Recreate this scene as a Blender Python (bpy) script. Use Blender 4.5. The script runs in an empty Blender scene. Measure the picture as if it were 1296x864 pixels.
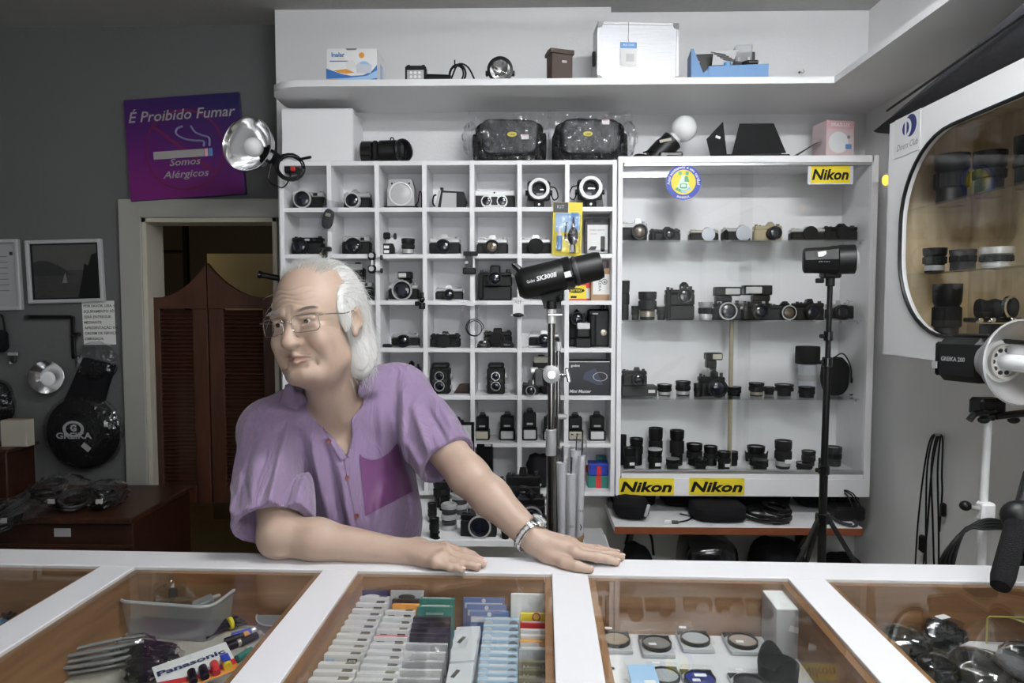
import bpy, math, random
import numpy as np
from mathutils import Vector, Matrix
from mathutils.bvhtree import BVHTree

random.seed(7)
scene = bpy.context.scene
COL = scene.collection
R = math.radians

# ---- camera, light, exposure
F = 864.0                       # focal length in pixels of a 1296 x 864 frame (24 mm on 36 mm)
CZ = 1.45
PITCH = math.atan(47 / F)
YAW = math.atan(18 / F)
cam_d = bpy.data.cameras.new('camera')
cam_d.lens = 24.0
cam_d.sensor_width = 36.0
cam_d.clip_start = 0.02
cam = bpy.data.objects.new('camera', cam_d)
COL.objects.link(cam)
cam.location = (0, 0, CZ)
cam.rotation_euler = (math.pi / 2 - PITCH, 0, YAW)
scene.camera = cam

world = bpy.data.worlds.new('world')
scene.world = world
world.use_nodes = True
world.node_tree.nodes['Background'].inputs[0].default_value = (0.93, 0.96, 1.0, 1)
world.node_tree.nodes['Background'].inputs[1].default_value = 4.0

vs = scene.view_settings
vs.view_transform = 'Standard'
vs.look = 'None'
vs.exposure = 0.14
vs.gamma = 1.0
vs.use_curve_mapping = False

TUBES = [((0.62, 1.05, 2.70), 112.0, 'X'), ((0.95, -0.85, 2.70), 105.0, 'X')]      # ceiling tube fixtures: place, emission strength, direction
CEIL = 2.787
CM = cam.rotation_euler.to_matrix()
CP = Vector((0, 0, CZ))

def ray(px, py):
    return CM @ Vector(((px - 648) / F, -(py - 432) / F, -1.0))

def P(px, py, Y):
    d = ray(px, py)
    return CP + d * (Y / d.y)

def Pz(px, py, z):
    d = ray(px, py)
    return CP + d * ((z - CZ) / d.z)

def Px(px, py, X):
    d = ray(px, py)
    return CP + d * (X / d.x)

def proj(p):
    v = CM.transposed() @ (Vector(p) - CP)
    return 648 + F * v.x / -v.z, 432 - F * v.y / -v.z

# ---- materials
MATS = {}

def mat(name, col, rough=0.5, metal=0.0, noise=None, bump=None, spec=0.5, emit=None, sss=0.0, coat=0.0, sheen=0.0):
    if name in MATS:
        return MATS[name]
    m = bpy.data.materials.new(name)
    m.use_nodes = True
    nt = m.node_tree
    b = nt.nodes['Principled BSDF']
    b.inputs['Base Color'].default_value = (*col, 1)
    b.inputs['Roughness'].default_value = rough
    b.inputs['Metallic'].default_value = metal
    b.inputs['Specular IOR Level'].default_value = spec
    b.inputs['Coat Weight'].default_value = coat
    b.inputs['Sheen Weight'].default_value = sheen
    if sss:
        b.inputs['Subsurface Weight'].default_value = sss
        b.inputs['Subsurface Radius'].default_value = (0.012, 0.005, 0.003)
        b.inputs['Subsurface Scale'].default_value = 1.0
    if emit:
        b.inputs['Emission Color'].default_value = (*emit[0], 1)
        b.inputs['Emission Strength'].default_value = emit[1]
    if noise or bump:
        tc = nt.nodes.new('ShaderNodeTexCoord')
        mp = nt.nodes.new('ShaderNodeMapping')
        nt.links.new(tc.outputs['Object'], mp.inputs[0])
    if noise:
        sc, amt = noise[0], noise[1]
        if len(noise) > 2:
            mp.inputs['Scale'].default_value = noise[2]
        n = nt.nodes.new('ShaderNodeTexNoise')
        n.inputs['Scale'].default_value = sc
        n.inputs['Detail'].default_value = 6
        nt.links.new(mp.outputs[0], n.inputs[0])
        mx = nt.nodes.new('ShaderNodeMix')
        mx.data_type = 'RGBA'
        mx.inputs[6].default_value = (*[max(0, c * (1 - amt)) for c in col], 1)
        mx.inputs[7].default_value = (*[min(1, c * (1 + amt)) for c in col], 1)
        nt.links.new(n.outputs[0], mx.inputs[0])
        nt.links.new(mx.outputs[2], b.inputs['Base Color'])
    if bump:
        n2 = nt.nodes.new('ShaderNodeTexNoise')
        n2.inputs['Scale'].default_value = bump[0]
        n2.inputs['Detail'].default_value = 4
        nt.links.new(mp.outputs[0], n2.inputs[0])
        bp = nt.nodes.new('ShaderNodeBump')
        bp.inputs['Strength'].default_value = bump[1]
        bp.inputs['Distance'].default_value = bump[2]
        nt.links.new(n2.outputs[0], bp.inputs['Height'])
        nt.links.new(bp.outputs[0], b.inputs['Normal'])
    MATS[name] = m
    return m

def glassmat(name, tint=(0.985, 0.987, 0.985), rough=0.0, ior=1.45, bump=None, gain=1.0):
    m = bpy.data.materials.new(name)
    m.use_nodes = True
    nt = m.node_tree
    nt.nodes.clear()
    o = nt.nodes.new('ShaderNodeOutputMaterial')
    t = nt.nodes.new('ShaderNodeBsdfTransparent')
    t.inputs[0].default_value = (*tint, 1)
    g = nt.nodes.new('ShaderNodeBsdfGlossy')
    g.inputs['Roughness'].default_value = rough
    g.inputs[0].default_value = (1, 1, 1, 1)
    fr = nt.nodes.new('ShaderNodeLayerWeight')       # Schlick reflectance, the same from both sides of a thin pane
    f0 = ((ior - 1) / (ior + 1)) ** 2
    pw = nt.nodes.new('ShaderNodeMath')
    pw.operation = 'POWER'
    pw.inputs[1].default_value = 5.0
    nt.links.new(fr.outputs['Facing'], pw.inputs[0])
    ma = nt.nodes.new('ShaderNodeMath')
    ma.operation = 'MULTIPLY_ADD'
    ma.inputs[1].default_value = 1 - f0
    ma.inputs[2].default_value = f0
    nt.links.new(pw.outputs[0], ma.inputs[0])
    mx = nt.nodes.new('ShaderNodeMixShader')
    fac = ma.outputs[0]
    if gain != 1.0:
        ml = nt.nodes.new('ShaderNodeMath')
        ml.operation = 'MULTIPLY'
        ml.use_clamp = True
        ml.inputs[1].default_value = gain
        nt.links.new(fac, ml.inputs[0])
        fac = ml.outputs[0]
    if bump:
        tc = nt.nodes.new('ShaderNodeTexCoord')
        n2 = nt.nodes.new('ShaderNodeTexNoise')
        n2.inputs['Scale'].default_value = bump[0]
        nt.links.new(tc.outputs['Object'], n2.inputs[0])
        bp = nt.nodes.new('ShaderNodeBump')
        bp.inputs['Strength'].default_value = bump[1]
        bp.inputs['Distance'].default_value = bump[2]
        nt.links.new(n2.outputs[0], bp.inputs['Height'])
        nt.links.new(bp.outputs[0], g.inputs['Normal'])
        nt.links.new(bp.outputs[0], fr.inputs['Normal'])
    nt.links.new(fac, mx.inputs[0])
    nt.links.new(t.outputs[0], mx.inputs[1])
    nt.links.new(g.outputs[0], mx.inputs[2])
    nt.links.new(mx.outputs[0], o.inputs[0])
    MATS[name] = m
    return m

def woodmat(name, c0, c1, rough=0.4, scale=(1, 14, 14), sc=3.0):
    m = bpy.data.materials.new(name)
    m.use_nodes = True
    nt = m.node_tree
    b = nt.nodes['Principled BSDF']
    b.inputs['Roughness'].default_value = rough
    tc = nt.nodes.new('ShaderNodeTexCoord')
    mp = nt.nodes.new('ShaderNodeMapping')
    mp.inputs['Scale'].default_value = scale
    n = nt.nodes.new('ShaderNodeTexNoise')
    n.inputs['Scale'].default_value = sc
    n.inputs['Detail'].default_value = 8
    n.inputs['Distortion'].default_value = 0.6
    cr = nt.nodes.new('ShaderNodeValToRGB')
    cr.color_ramp.elements[0].position = 0.3
    cr.color_ramp.elements[0].color = (*c0, 1)
    cr.color_ramp.elements[1].position = 0.72
    cr.color_ramp.elements[1].color = (*c1, 1)
    nt.links.new(tc.outputs['Object'], mp.inputs[0])
    nt.links.new(mp.outputs[0], n.inputs[0])
    nt.links.new(n.outputs[0], cr.inputs[0])
    nt.links.new(cr.outputs[0], b.inputs['Base Color'])
    MATS[name] = m
    return m

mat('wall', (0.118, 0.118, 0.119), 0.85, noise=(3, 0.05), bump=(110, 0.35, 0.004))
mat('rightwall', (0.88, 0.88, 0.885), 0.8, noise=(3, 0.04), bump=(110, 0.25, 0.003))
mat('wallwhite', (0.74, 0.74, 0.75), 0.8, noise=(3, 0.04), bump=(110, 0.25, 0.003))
mat('ceiling', (0.42, 0.415, 0.40), 0.9, noise=(9, 0.08), bump=(60, 0.5, 0.006))
mat('lam', (0.86, 0.855, 0.875), 0.42, noise=(2, 0.025))
mat('shelfwhite', (0.86, 0.86, 0.87), 0.45, noise=(2, 0.02))
mat('facewhite', (0.88, 0.88, 0.89), 0.4)
mat('counterwhite', (0.70, 0.695, 0.72), 0.35, noise=(4, 0.02))
mat('casing', (0.34, 0.335, 0.31), 0.55, noise=(5, 0.06))
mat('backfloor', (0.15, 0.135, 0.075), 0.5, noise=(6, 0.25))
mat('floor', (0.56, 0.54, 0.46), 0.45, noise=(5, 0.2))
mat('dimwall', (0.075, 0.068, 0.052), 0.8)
mat('tanboard', (0.30, 0.26, 0.15), 0.8, noise=(4, 0.1))
mat('yellowwall', (0.50, 0.47, 0.38), 0.8, noise=(4, 0.08))
mat('black', (0.006, 0.006, 0.0065), 0.42, spec=0.35)
mat('blackgloss', (0.008, 0.008, 0.009), 0.14, coat=0.3)
mat('blackmatte', (0.008, 0.008, 0.0085), 0.75, spec=0.3)
mat('leather', (0.008, 0.008, 0.0085), 0.6, spec=0.35, bump=(900, 0.6, 0.0006))
mat('rubber', (0.010, 0.010, 0.0105), 0.7, spec=0.3)
mat('darkgrey', (0.035, 0.035, 0.037), 0.5)
mat('grey', (0.22, 0.22, 0.225), 0.5)
mat('lightgrey', (0.48, 0.48, 0.49), 0.5)
mat('silver', (0.66, 0.655, 0.65), 0.33, 0.45)
mat('satin', (0.46, 0.46, 0.465), 0.42, 0.35)
mat('chrome', (0.75, 0.75, 0.76), 0.14, 1.0)
mat('darkchrome', (0.36, 0.35, 0.34), 0.2, 1.0)
mat('alu', (0.62, 0.62, 0.63), 0.35, 0.9)
mat('champagne', (0.50, 0.45, 0.36), 0.35, 0.7)
mat('white', (0.82, 0.82, 0.82), 0.5)
mat('paper', (0.76, 0.76, 0.74), 0.8)
mat('yellow', (0.82, 0.66, 0.03), 0.45)
mat('blue', (0.03, 0.06, 0.42), 0.45)
mat('navy', (0.02, 0.03, 0.10), 0.5)
mat('skyblue', (0.35, 0.55, 0.80), 0.5)
mat('midblue', (0.12, 0.30, 0.60), 0.45)
mat('red', (0.62, 0.03, 0.03), 0.45)
mat('green', (0.03, 0.20, 0.16), 0.5)
mat('orange', (0.80, 0.35, 0.06), 0.5)
mat('pink', (0.75, 0.45, 0.50), 0.5)
mat('kraft', (0.42, 0.28, 0.17), 0.8, noise=(20, 0.1))
mat('brownleather', (0.045, 0.024, 0.016), 0.5, bump=(300, 0.4, 0.001))
mat('lensglass', (0.01, 0.012, 0.02), 0.05, coat=1.0)
mat('amberglass', (0.12, 0.09, 0.06), 0.05, coat=1.0)
mat('flashwin', (0.62, 0.63, 0.62), 0.25)
mat('flashyel', (0.55, 0.53, 0.42), 0.25)
mat('whitecap', (0.62, 0.64, 0.70), 0.5)
mat('tan', (0.45, 0.38, 0.24), 0.5)
mat('foam', (0.006, 0.006, 0.0065), 0.95, spec=0.2, bump=(400, 0.8, 0.003))
mat('fabric', (0.007, 0.007, 0.0085), 0.9, spec=0.2, bump=(500, 0.4, 0.001))
mat('duskfabric', (0.030, 0.030, 0.037), 0.8, bump=(30, 0.4, 0.01))
mat('redwood', (0.20, 0.055, 0.02), 0.4)
mat('steel', (0.5, 0.49, 0.47), 0.25, 1.0)
mat('bulb', (0.85, 0.86, 0.86), 0.25)
mat('cork', (0.30, 0.18, 0.08), 0.8, noise=(60, 0.35))
mat('beige', (0.45, 0.42, 0.36), 0.7)
mat('rod', (0.38, 0.33, 0.22), 0.5)
mat('amber', (0.9, 0.55, 0.1), 0.3, emit=((1.0, 0.50, 0.06), 1.6))
mat('white_inner', (0.7, 0.7, 0.7), 0.25, 0.4)
glassmat('glass', gain=0.55)
glassmat('shelfglass', (0.93, 0.955, 0.945))
glassmat('tableglass', (0.95, 0.96, 0.955), gain=0.85)
glassmat('bag', (0.93, 0.93, 0.94), 0.12, 1.5, bump=(18, 1.0, 0.02), gain=1.6)
def milky(name, col, clear):
    m = bpy.data.materials.new(name)
    m.use_nodes = True
    nt = m.node_tree
    b = nt.nodes['Principled BSDF']
    b.inputs['Base Color'].default_value = (*col, 1)
    b.inputs['Roughness'].default_value = 0.3
    t = nt.nodes.new('ShaderNodeBsdfTransparent')
    mx = nt.nodes.new('ShaderNodeMixShader')
    mx.inputs[0].default_value = clear
    nt.links.new(b.outputs[0], mx.inputs[1])
    nt.links.new(t.outputs[0], mx.inputs[2])
    nt.links.new(mx.outputs[0], nt.nodes['Material Output'].inputs[0])
    MATS[name] = m

milky('tub', (0.55, 0.56, 0.58), 0.62)
glassmat('specs', (0.98, 0.98, 0.98), 0.0, 1.5)
woodmat('wood', (0.035, 0.012, 0.006), (0.07, 0.025, 0.012), 0.4, (14, 14, 1.2))
woodmat('woodx', (0.17, 0.08, 0.032), (0.33, 0.17, 0.075), 0.45, (1.2, 14, 14))
woodmat('woody', (0.17, 0.08, 0.032), (0.33, 0.17, 0.075), 0.45, (14, 1.2, 14))
woodmat('darkwood', (0.022, 0.007, 0.004), (0.045, 0.014, 0.007), 0.4, (1.5, 14, 14))
woodmat('ply', (0.50, 0.38, 0.23), (0.74, 0.60, 0.41), 0.55, (10, 10, 2.5), 2.2)
woodmat('ceilwood', (0.26, 0.12, 0.05), (0.42, 0.21, 0.09), 0.5, (2, 14, 14))

# ---- mesh builder
def basis(d):
    d = Vector(d).normalized()
    a = Vector((0, 0, 1)) if abs(d.z) < 0.9 else Vector((1, 0, 0))
    u = a.cross(d).normalized()
    return u, d.cross(u).normalized(), d

def catmull(pts, n=6):
    pts = [Vector(p) for p in pts]
    q = [2 * pts[0] - pts[1]] + pts + [2 * pts[-1] - pts[-2]]
    out = []
    for i in range(1, len(q) - 2):
        a, b, c, d = q[i - 1], q[i], q[i + 1], q[i + 2]
        for k in range(n):
            t = k / n
            out.append(0.5 * ((2 * b) + (c - a) * t + (2 * a - 5 * b + 4 * c - d) * t * t + (3 * b - a - 3 * c + d) * t ** 3))
    out.append(pts[-1])
    return out

class MB:
    def __init__(s):
        s.v = []
        s.f = []

    def add(s, vs_, fs):
        o = len(s.v)
        s.v += [tuple(v) for v in vs_]
        s.f += [tuple(i + o for i in f) for f in fs]
        return s

    def box(s, c, sz, b=0.0, rot=None):
        c = Vector(c)
        hx, hy, hz = sz[0] / 2, sz[1] / 2, sz[2] / 2
        if b <= 0:
            vs_ = [Vector((x * hx, y * hy, z * hz)) for x in (-1, 1) for y in (-1, 1) for z in (-1, 1)]
            fs = [(0, 1, 3, 2), (4, 6, 7, 5), (0, 4, 5, 1), (2, 3, 7, 6), (0, 2, 6, 4), (1, 5, 7, 3)]
        else:
            b = min(b, hx * 0.95, hy * 0.95, hz * 0.95)
            vs_ = []
            idx = {}
            for x in (-1, 1):
                for y in (-1, 1):
                    for z in (-1, 1):
                        for k in range(3):
                            idx[(x, y, z, k)] = len(vs_)
                            h = [hx - b, hy - b, hz - b]
                            h[k] += b
                            vs_.append(Vector((x * h[0], y * h[1], z * h[2])))
            fs = []
            for k in range(3):
                k1, k2 = (k + 1) % 3, (k + 2) % 3
                for sg in (-1, 1):
                    q = []
                    for a, bb in ((-1, -1), (1, -1), (1, 1), (-1, 1)):
                        t = [0, 0, 0]
                        t[k], t[k1], t[k2] = sg, a, bb
                        q.append(idx[(*t, k)])
                    fs.append(tuple(q) if sg > 0 else tuple(q[::-1]))
                for a in (-1, 1):
                    for bb in (-1, 1):
                        t0 = [0, 0, 0]
                        t1 = [0, 0, 0]
                        t0[k], t0[k1], t0[k2] = -1, a, bb
                        t1[k], t1[k1], t1[k2] = 1, a, bb
                        q = (idx[(*t0, k1)], idx[(*t1, k1)], idx[(*t1, k2)], idx[(*t0, k2)])
                        fs.append(q if a * bb < 0 else q[::-1])
            for x in (-1, 1):
                for y in (-1, 1):
                    for z in (-1, 1):
                        q = (idx[(x, y, z, 0)], idx[(x, y, z, 1)], idx[(x, y, z, 2)])
                        fs.append(q if x * y * z > 0 else q[::-1])
        if rot is not None:
            vs_ = [rot @ v for v in vs_]
        return s.add([v + c for v in vs_], fs)

    def lathe(s, prof, o=(0, 0, 0), d=(0, 0, 1), n=20, sx=1.0, sy=1.0, ribs=0.0, cap=True):
        u, w, d = basis(d)
        o = Vector(o)
        vs_, fs = [], []
        m = len(prof)
        for (r, z) in prof:
            for k in range(n):
                a = 2 * math.pi * k / n
                rr = r * (1 - ribs * (k % 2))
                vs_.append(o + d * z + u * (rr * sx * math.cos(a)) + w * (rr * sy * math.sin(a)))
        for i in range(m - 1):
            for k in range(n):
                k2 = (k + 1) % n
                fs.append((i * n + k, i * n + k2, (i + 1) * n + k2, (i + 1) * n + k))
        zs = [z for _, z in prof]
        if cap and prof[0][0] > 1e-6 and prof[0][1] <= min(zs) + 1e-9:
            fs.append(tuple(range(n))[::-1])
        if cap and prof[-1][0] > 1e-6 and prof[-1][1] >= max(zs) - 1e-9:
            fs.append(tuple((m - 1) * n + k for k in range(n)))
        return s.add(vs_, fs)

    def cyl(s, p0, p1, r0, r1=None, n=14, b=0.0):
        p0, p1 = Vector(p0), Vector(p1)
        L = (p1 - p0).length
        r1 = r0 if r1 is None else r1
        if b:
            pr = [(r0 - b, 0), (r0, b), (r1, L - b), (r1 - b, L)]
        else:
            pr = [(r0, 0), (r1, L)]
        return s.lathe(pr, p0, p1 - p0, n)

    def tube(s, pts, r, n=8, closed=False):
        pts = [Vector(p) for p in pts]
        m = len(pts)
        vs_, fs = [], []
        up = None
        for i, p in enumerate(pts):
            if closed:
                t = pts[(i + 1) % m] - pts[i - 1]
            else:
                t = pts[min(i + 1, m - 1)] - pts[max(i - 1, 0)]
            if t.length < 1e-9:
                t = Vector((0, 0, 1))
            t.normalize()
            if up is None:
                up = basis(t)[0]
            up = (up - t * up.dot(t))
            if up.length < 1e-6:
                up = basis(t)[0]
            up.normalize()
            w = t.cross(up)
            rr = r[i] if isinstance(r, (list, tuple)) else r
            for k in range(n):
                a = 2 * math.pi * k / n
                vs_.append(p + up * (rr * math.cos(a)) + w * (rr * math.sin(a)))
        for i in range(m if closed else m - 1):
            j = (i + 1) % m
            for k in range(n):
                k2 = (k + 1) % n
                fs.append((i * n + k, i * n + k2, j * n + k2, j * n + k))
        if not closed:
            fs.append(tuple(range(n))[::-1])
            fs.append(tuple((m - 1) * n + k for k in range(n)))
        return s.add(vs_, fs)

    def ell(s, c, rad, nu=16, nv=10, rot=None):
        c = Vector(c)
        vs_, fs = [], []
        for j in range(nv + 1):
            t = math.pi * j / nv
            for i in range(nu):
                a = 2 * math.pi * i / nu
                v = Vector((rad[0] * math.sin(t) * math.cos(a), rad[1] * math.sin(t) * math.sin(a), -rad[2] * math.cos(t)))
                vs_.append(c + (rot @ v if rot is not None else v))
        for j in range(nv):
            for i in range(nu):
                i2 = (i + 1) % nu
                fs.append((j * nu + i, j * nu + i2, (j + 1) * nu + i2, (j + 1) * nu + i))
        return s.add(vs_, fs)

    def prism(s, poly, o, ux, uy, depth):
        """polygon (2D points) in the plane o + ux*x + uy*y, extruded by depth along ux x uy (towards the back if negative)"""
        o, ux, uy = Vector(o), Vector(ux), Vector(uy)
        n = ux.cross(uy).normalized()
        a = [o + ux * x + uy * y for x, y in poly]
        b = [p + n * depth for p in a]
        m = len(poly)
        fs = [tuple(range(m)), tuple(range(m, 2 * m))[::-1]]
        for i in range(m):
            j = (i + 1) % m
            fs.append((j, i, m + i, m + j))
        return s.add(a + b, fs)

    def build(s, name, m, parent=None, loc=(0, 0, 0), rot=(0, 0, 0), angle=35, jitter=0.0):
        me = bpy.data.meshes.new(name)
        vv = s.v
        if jitter:
            vv = [(x + random.uniform(-jitter, jitter), y + random.uniform(-jitter, jitter), z + random.uniform(-jitter, jitter)) for x, y, z in vv]
        me.from_pydata(vv, [], s.f)
        me.validate()
        if m:
            me.materials.append(MATS[m] if isinstance(m, str) else m)
        me.polygons.foreach_set('use_smooth', [True] * len(me.polygons))
        me.set_sharp_from_angle(angle=R(angle))
        me.update()
        ob = bpy.data.objects.new(name, me)
        COL.objects.link(ob)
        ob.location = loc
        ob.rotation_euler = rot
        if parent is not None:
            ob.parent = parent
        return ob

def tag(o, label, cat, group=None):
    o['label'] = label
    o['category'] = cat
    if group:
        o['group'] = group
    return o

def thing(name, label, cat, loc=(0, 0, 0), rotz=0.0, group=None, rot=None):
    o = bpy.data.objects.new(name, None)
    COL.objects.link(o)
    o.location = loc
    o.rotation_euler = rot if rot else (0, 0, rotz)
    o.empty_display_size = 0.05
    return tag(o, label, cat, group)

def struct(o):
    o['kind'] = 'structure'
    return o

def text(body, m, parent, o, ux=(1, 0, 0), uy=(0, 0, 1), h=None, w=None, shear=0.0, bold=0.0, align='CENTER', ext=0.0004, bend=None, name='lettering', squeeze=None, flipbend=False):
    """lettering as a thin mesh in the plane spanned by ux, uy; h = cap height or w = full width"""
    cu = bpy.data.curves.new('t', 'FONT')
    cu.body = body
    cu.align_x = 'LEFT'
    cu.shear = shear
    cu.offset = bold
    cu.resolution_u = 2
    ob = bpy.data.objects.new('t', cu)
    COL.objects.link(ob)
    bpy.context.view_layer.update()
    me0 = bpy.data.meshes.new_from_object(ob.evaluated_get(bpy.context.evaluated_depsgraph_get()))
    bpy.data.objects.remove(ob)
    bpy.data.curves.remove(cu)
    n = len(me0.vertices)
    co = np.empty(n * 3)
    me0.vertices.foreach_get('co', co)
    co = co.reshape(-1, 3)
    x0, x1 = co[:, 0].min(), co[:, 0].max()
    y0, y1 = co[:, 1].min(), co[:, 1].max()
    W, H = x1 - x0, 0.7 + 2 * bold
    if h is None:
        h = w * H / W
    k = h / H
    kx = k
    if w is not None:
        kx = w / W
    X = (co[:, 0] - (x0 + x1) / 2) * kx if align == 'CENTER' else (co[:, 0] - x0) * kx
    Y = co[:, 1] * k
    ux, uy = Vector(ux).normalized(), Vector(uy).normalized()
    nn = ux.cross(uy)
    o = Vector(o)
    vs_ = []
    for a, b in zip(X, Y):
        if bend:
            if flipbend:
                t = a / bend
                a, b = math.sin(t) * (bend - b), -math.cos(t) * (bend - b)
            else:
                t = a / bend
                a, b = math.sin(t) * (bend + b), math.cos(t) * (bend + b)
        vs_.append(o + ux * a + uy * b + nn * ext)
    me = bpy.data.meshes.new(name)
    me.from_pydata(vs_, [], [tuple(p.vertices) for p in me0.polygons])
    bpy.data.meshes.remove(me0)
    me.materials.append(MATS[m])
    ob = bpy.data.objects.new(name, me)
    COL.objects.link(ob)
    if parent is not None:
        ob.parent = parent
    return ob

def circle(r, n=28, cx=0, cy=0):
    return [(cx + r * math.cos(2 * math.pi * i / n), cy + r * math.sin(2 * math.pi * i / n)) for i in range(n)]

def rrect(w, h, r, n=5):
    out = []
    for cx, cy, a0 in ((w / 2 - r, h / 2 - r, 0), (-w / 2 + r, h / 2 - r, 90), (-w / 2 + r, -h / 2 + r, 180), (w / 2 - r, -h / 2 + r, 270)):
        for i in range(n + 1):
            a = R(a0 + 90 * i / n)
            out.append((cx + r * math.cos(a), cy + r * math.sin(a)))
    return out

FX, FZ = (1, 0, 0), (0, 0, 1)          # a front facing the camera: ux, uy -> normal is -Y

def px(n, Y):
    return n * Y / F
# ---- the room
YL, YM, YR = 3.33, 3.16, 3.22            # left wall, projecting panel in the middle, wall on the right
XR = 1.56                                # right wall
XL = -3.0
YF = -3.2                                # wall behind the camera
XA = P(353, 300, YM).x
XB = P(771, 300, YM).x
DZ = P(260, 276, YL).z                   # head of the door opening
DX0, DX1 = P(182, 300, YL).x, P(352, 300, YL).x

def sbox(name, x0, x1, y0, y1, z0, z1, m, parent=None, b=0.0):
    o = MB().box(((x0 + x1) / 2, (y0 + y1) / 2, (z0 + z1) / 2), (x1 - x0, y1 - y0, z1 - z0), b).build(name, m, parent)
    return struct(o) if parent is None else o

sbox('floor', XL - 0.1, XR + 0.1, YF - 0.1, YL + 0.05, -0.1, 0.0, 'floor')
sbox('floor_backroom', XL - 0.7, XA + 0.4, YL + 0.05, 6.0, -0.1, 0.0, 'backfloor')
sbox('ceiling', XL - 0.1, XR + 0.1, YF - 0.1, YL + 0.12, CEIL, CEIL + 0.1, 'ceiling')
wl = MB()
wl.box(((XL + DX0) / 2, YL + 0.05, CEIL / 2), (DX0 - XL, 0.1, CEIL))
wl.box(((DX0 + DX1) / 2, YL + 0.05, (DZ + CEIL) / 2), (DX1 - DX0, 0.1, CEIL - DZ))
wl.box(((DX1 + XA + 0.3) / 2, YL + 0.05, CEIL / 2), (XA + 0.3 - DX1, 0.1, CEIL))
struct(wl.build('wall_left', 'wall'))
sbox('wall_middle', XA, XB, YM, YM + 0.3, 0, CEIL, 'wallwhite')
sbox('wall_back', XB - 0.1, XR + 0.1, YR, YR + 0.2, 0, CEIL, 'wallwhite')
sbox('wall_right', XR, XR + 0.1, YF, YR + 0.2, 0, CEIL, 'rightwall')
# unseen wall behind the viewer, its glazed opening added to let in fill daylight
WX0, WX1, WZ0, WZ1 = -0.5, 1.2, 0.25, 2.25
wf = MB()
wf.box(((XL - 0.1 + WX0) / 2, YF - 0.05, CEIL / 2), (WX0 - XL + 0.1, 0.1, CEIL))
wf.box(((WX1 + XR + 0.1) / 2, YF - 0.05, CEIL / 2), (XR + 0.1 - WX1, 0.1, CEIL))
wf.box(((WX0 + WX1) / 2, YF - 0.05, (WZ1 + CEIL) / 2), (WX1 - WX0, 0.1, CEIL - WZ1))
wf.box(((WX0 + WX1) / 2, YF - 0.05, WZ0 / 2), (WX1 - WX0, 0.1, WZ0))
struct(wf.build('wall_front', 'wallwhite'))
win = struct(MB().box(((WX0 + WX1) / 2, YF - 0.05, (WZ0 + WZ1) / 2), (0.05, 0.06, WZ1 - WZ0), 0.003).build('added_window_1', 'alu'))
MB().box(((WX0 + WX1) / 2, YF - 0.05, (WZ0 + WZ1) / 2), (WX1 - WX0, 0.006, WZ1 - WZ0)).build('window_pane', 'glass', win)
po = bpy.data.lights.new('added_window_portal', 'AREA')
po.shape = 'RECTANGLE'
po.size, po.size_y = WX1 - WX0, WZ1 - WZ0
po.cycles.is_portal = True
pob = bpy.data.objects.new('added_window_portal', po)
COL.objects.link(pob)
pob.location = ((WX0 + WX1) / 2, YF + 0.005, (WZ0 + WZ1) / 2)
pob.rotation_euler = (R(90), 0, 0)
sbox('wall_side', XL - 0.1, XL, YF - 0.1, YL + 0.1, 0, CEIL, 'wall')

# casing of the doorway
cs = struct(MB().box((DX0 - 0.055, YL - 0.012, (DZ + 0.09) / 2), (0.11, 0.03, DZ + 0.09), 0.004).build('trim_1', 'casing'))
MB().box(((DX0 + DX1) / 2 + 0.02, YL - 0.014, DZ + 0.045), (DX1 - DX0 + 0.06, 0.03, 0.09), 0.004).build('head_casing', 'casing', cs)
MB().box((DX0 + 0.011, YL + 0.06, DZ / 2), (0.022, 0.16, DZ), 0.002).build('jamb', 'yellowwall', cs)
MB().box(((DX0 + DX1) / 2, YL + 0.06, DZ - 0.011), (DX1 - DX0, 0.16, 0.022), 0.002).build('jamb', 'yellowwall', cs)
MB().box((DX1 - 0.011, YL + 0.06, DZ / 2), (0.022, 0.16, DZ), 0.002).build('jamb', 'yellowwall', cs)

# the back room behind the doorway
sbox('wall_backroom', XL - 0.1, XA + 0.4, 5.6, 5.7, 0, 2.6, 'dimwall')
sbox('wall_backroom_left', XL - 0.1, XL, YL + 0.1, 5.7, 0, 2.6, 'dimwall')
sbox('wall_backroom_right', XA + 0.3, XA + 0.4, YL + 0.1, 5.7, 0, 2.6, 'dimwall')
sl = MB()
sl.add([(-3.6, YL + 0.12, 2.0), (XA + 0.4, YL + 0.12, 2.45), (XA + 0.4, 5.7, 2.25), (-3.6, 5.7, 2.1), (-3.6, YL + 0.12, 2.04), (XA + 0.4, YL + 0.12, 2.5), (XA + 0.4, 5.7, 2.3), (-3.6, 5.7, 2.14)],
       [(0, 1, 2, 3), (7, 6, 5, 4), (0, 4, 5, 1), (1, 5, 6, 2), (2, 6, 7, 3), (3, 7, 4, 0)])
struct(sl.build('ceiling_backroom', 'ceilwood'))
q0, q1 = P(262, 321, 4.5), P(362, 330, 4.5)
sbox('wall_partition', q0.x, q1.x, 4.5, 4.54, 0, q0.z, 'tanboard')
q0 = P(233, 300, 5.55)
sbox('trim_2', q0.x - 0.015, q0.x + 0.015, 5.55, 5.6, 0, 2.5, 'black')
q1 = P(190, 318, 5.55)
sbox('trim_3', XL - 0.05, q0.x, 5.56, 5.6, q1.z - 0.012, q1.z + 0.012, 'black')
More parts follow.
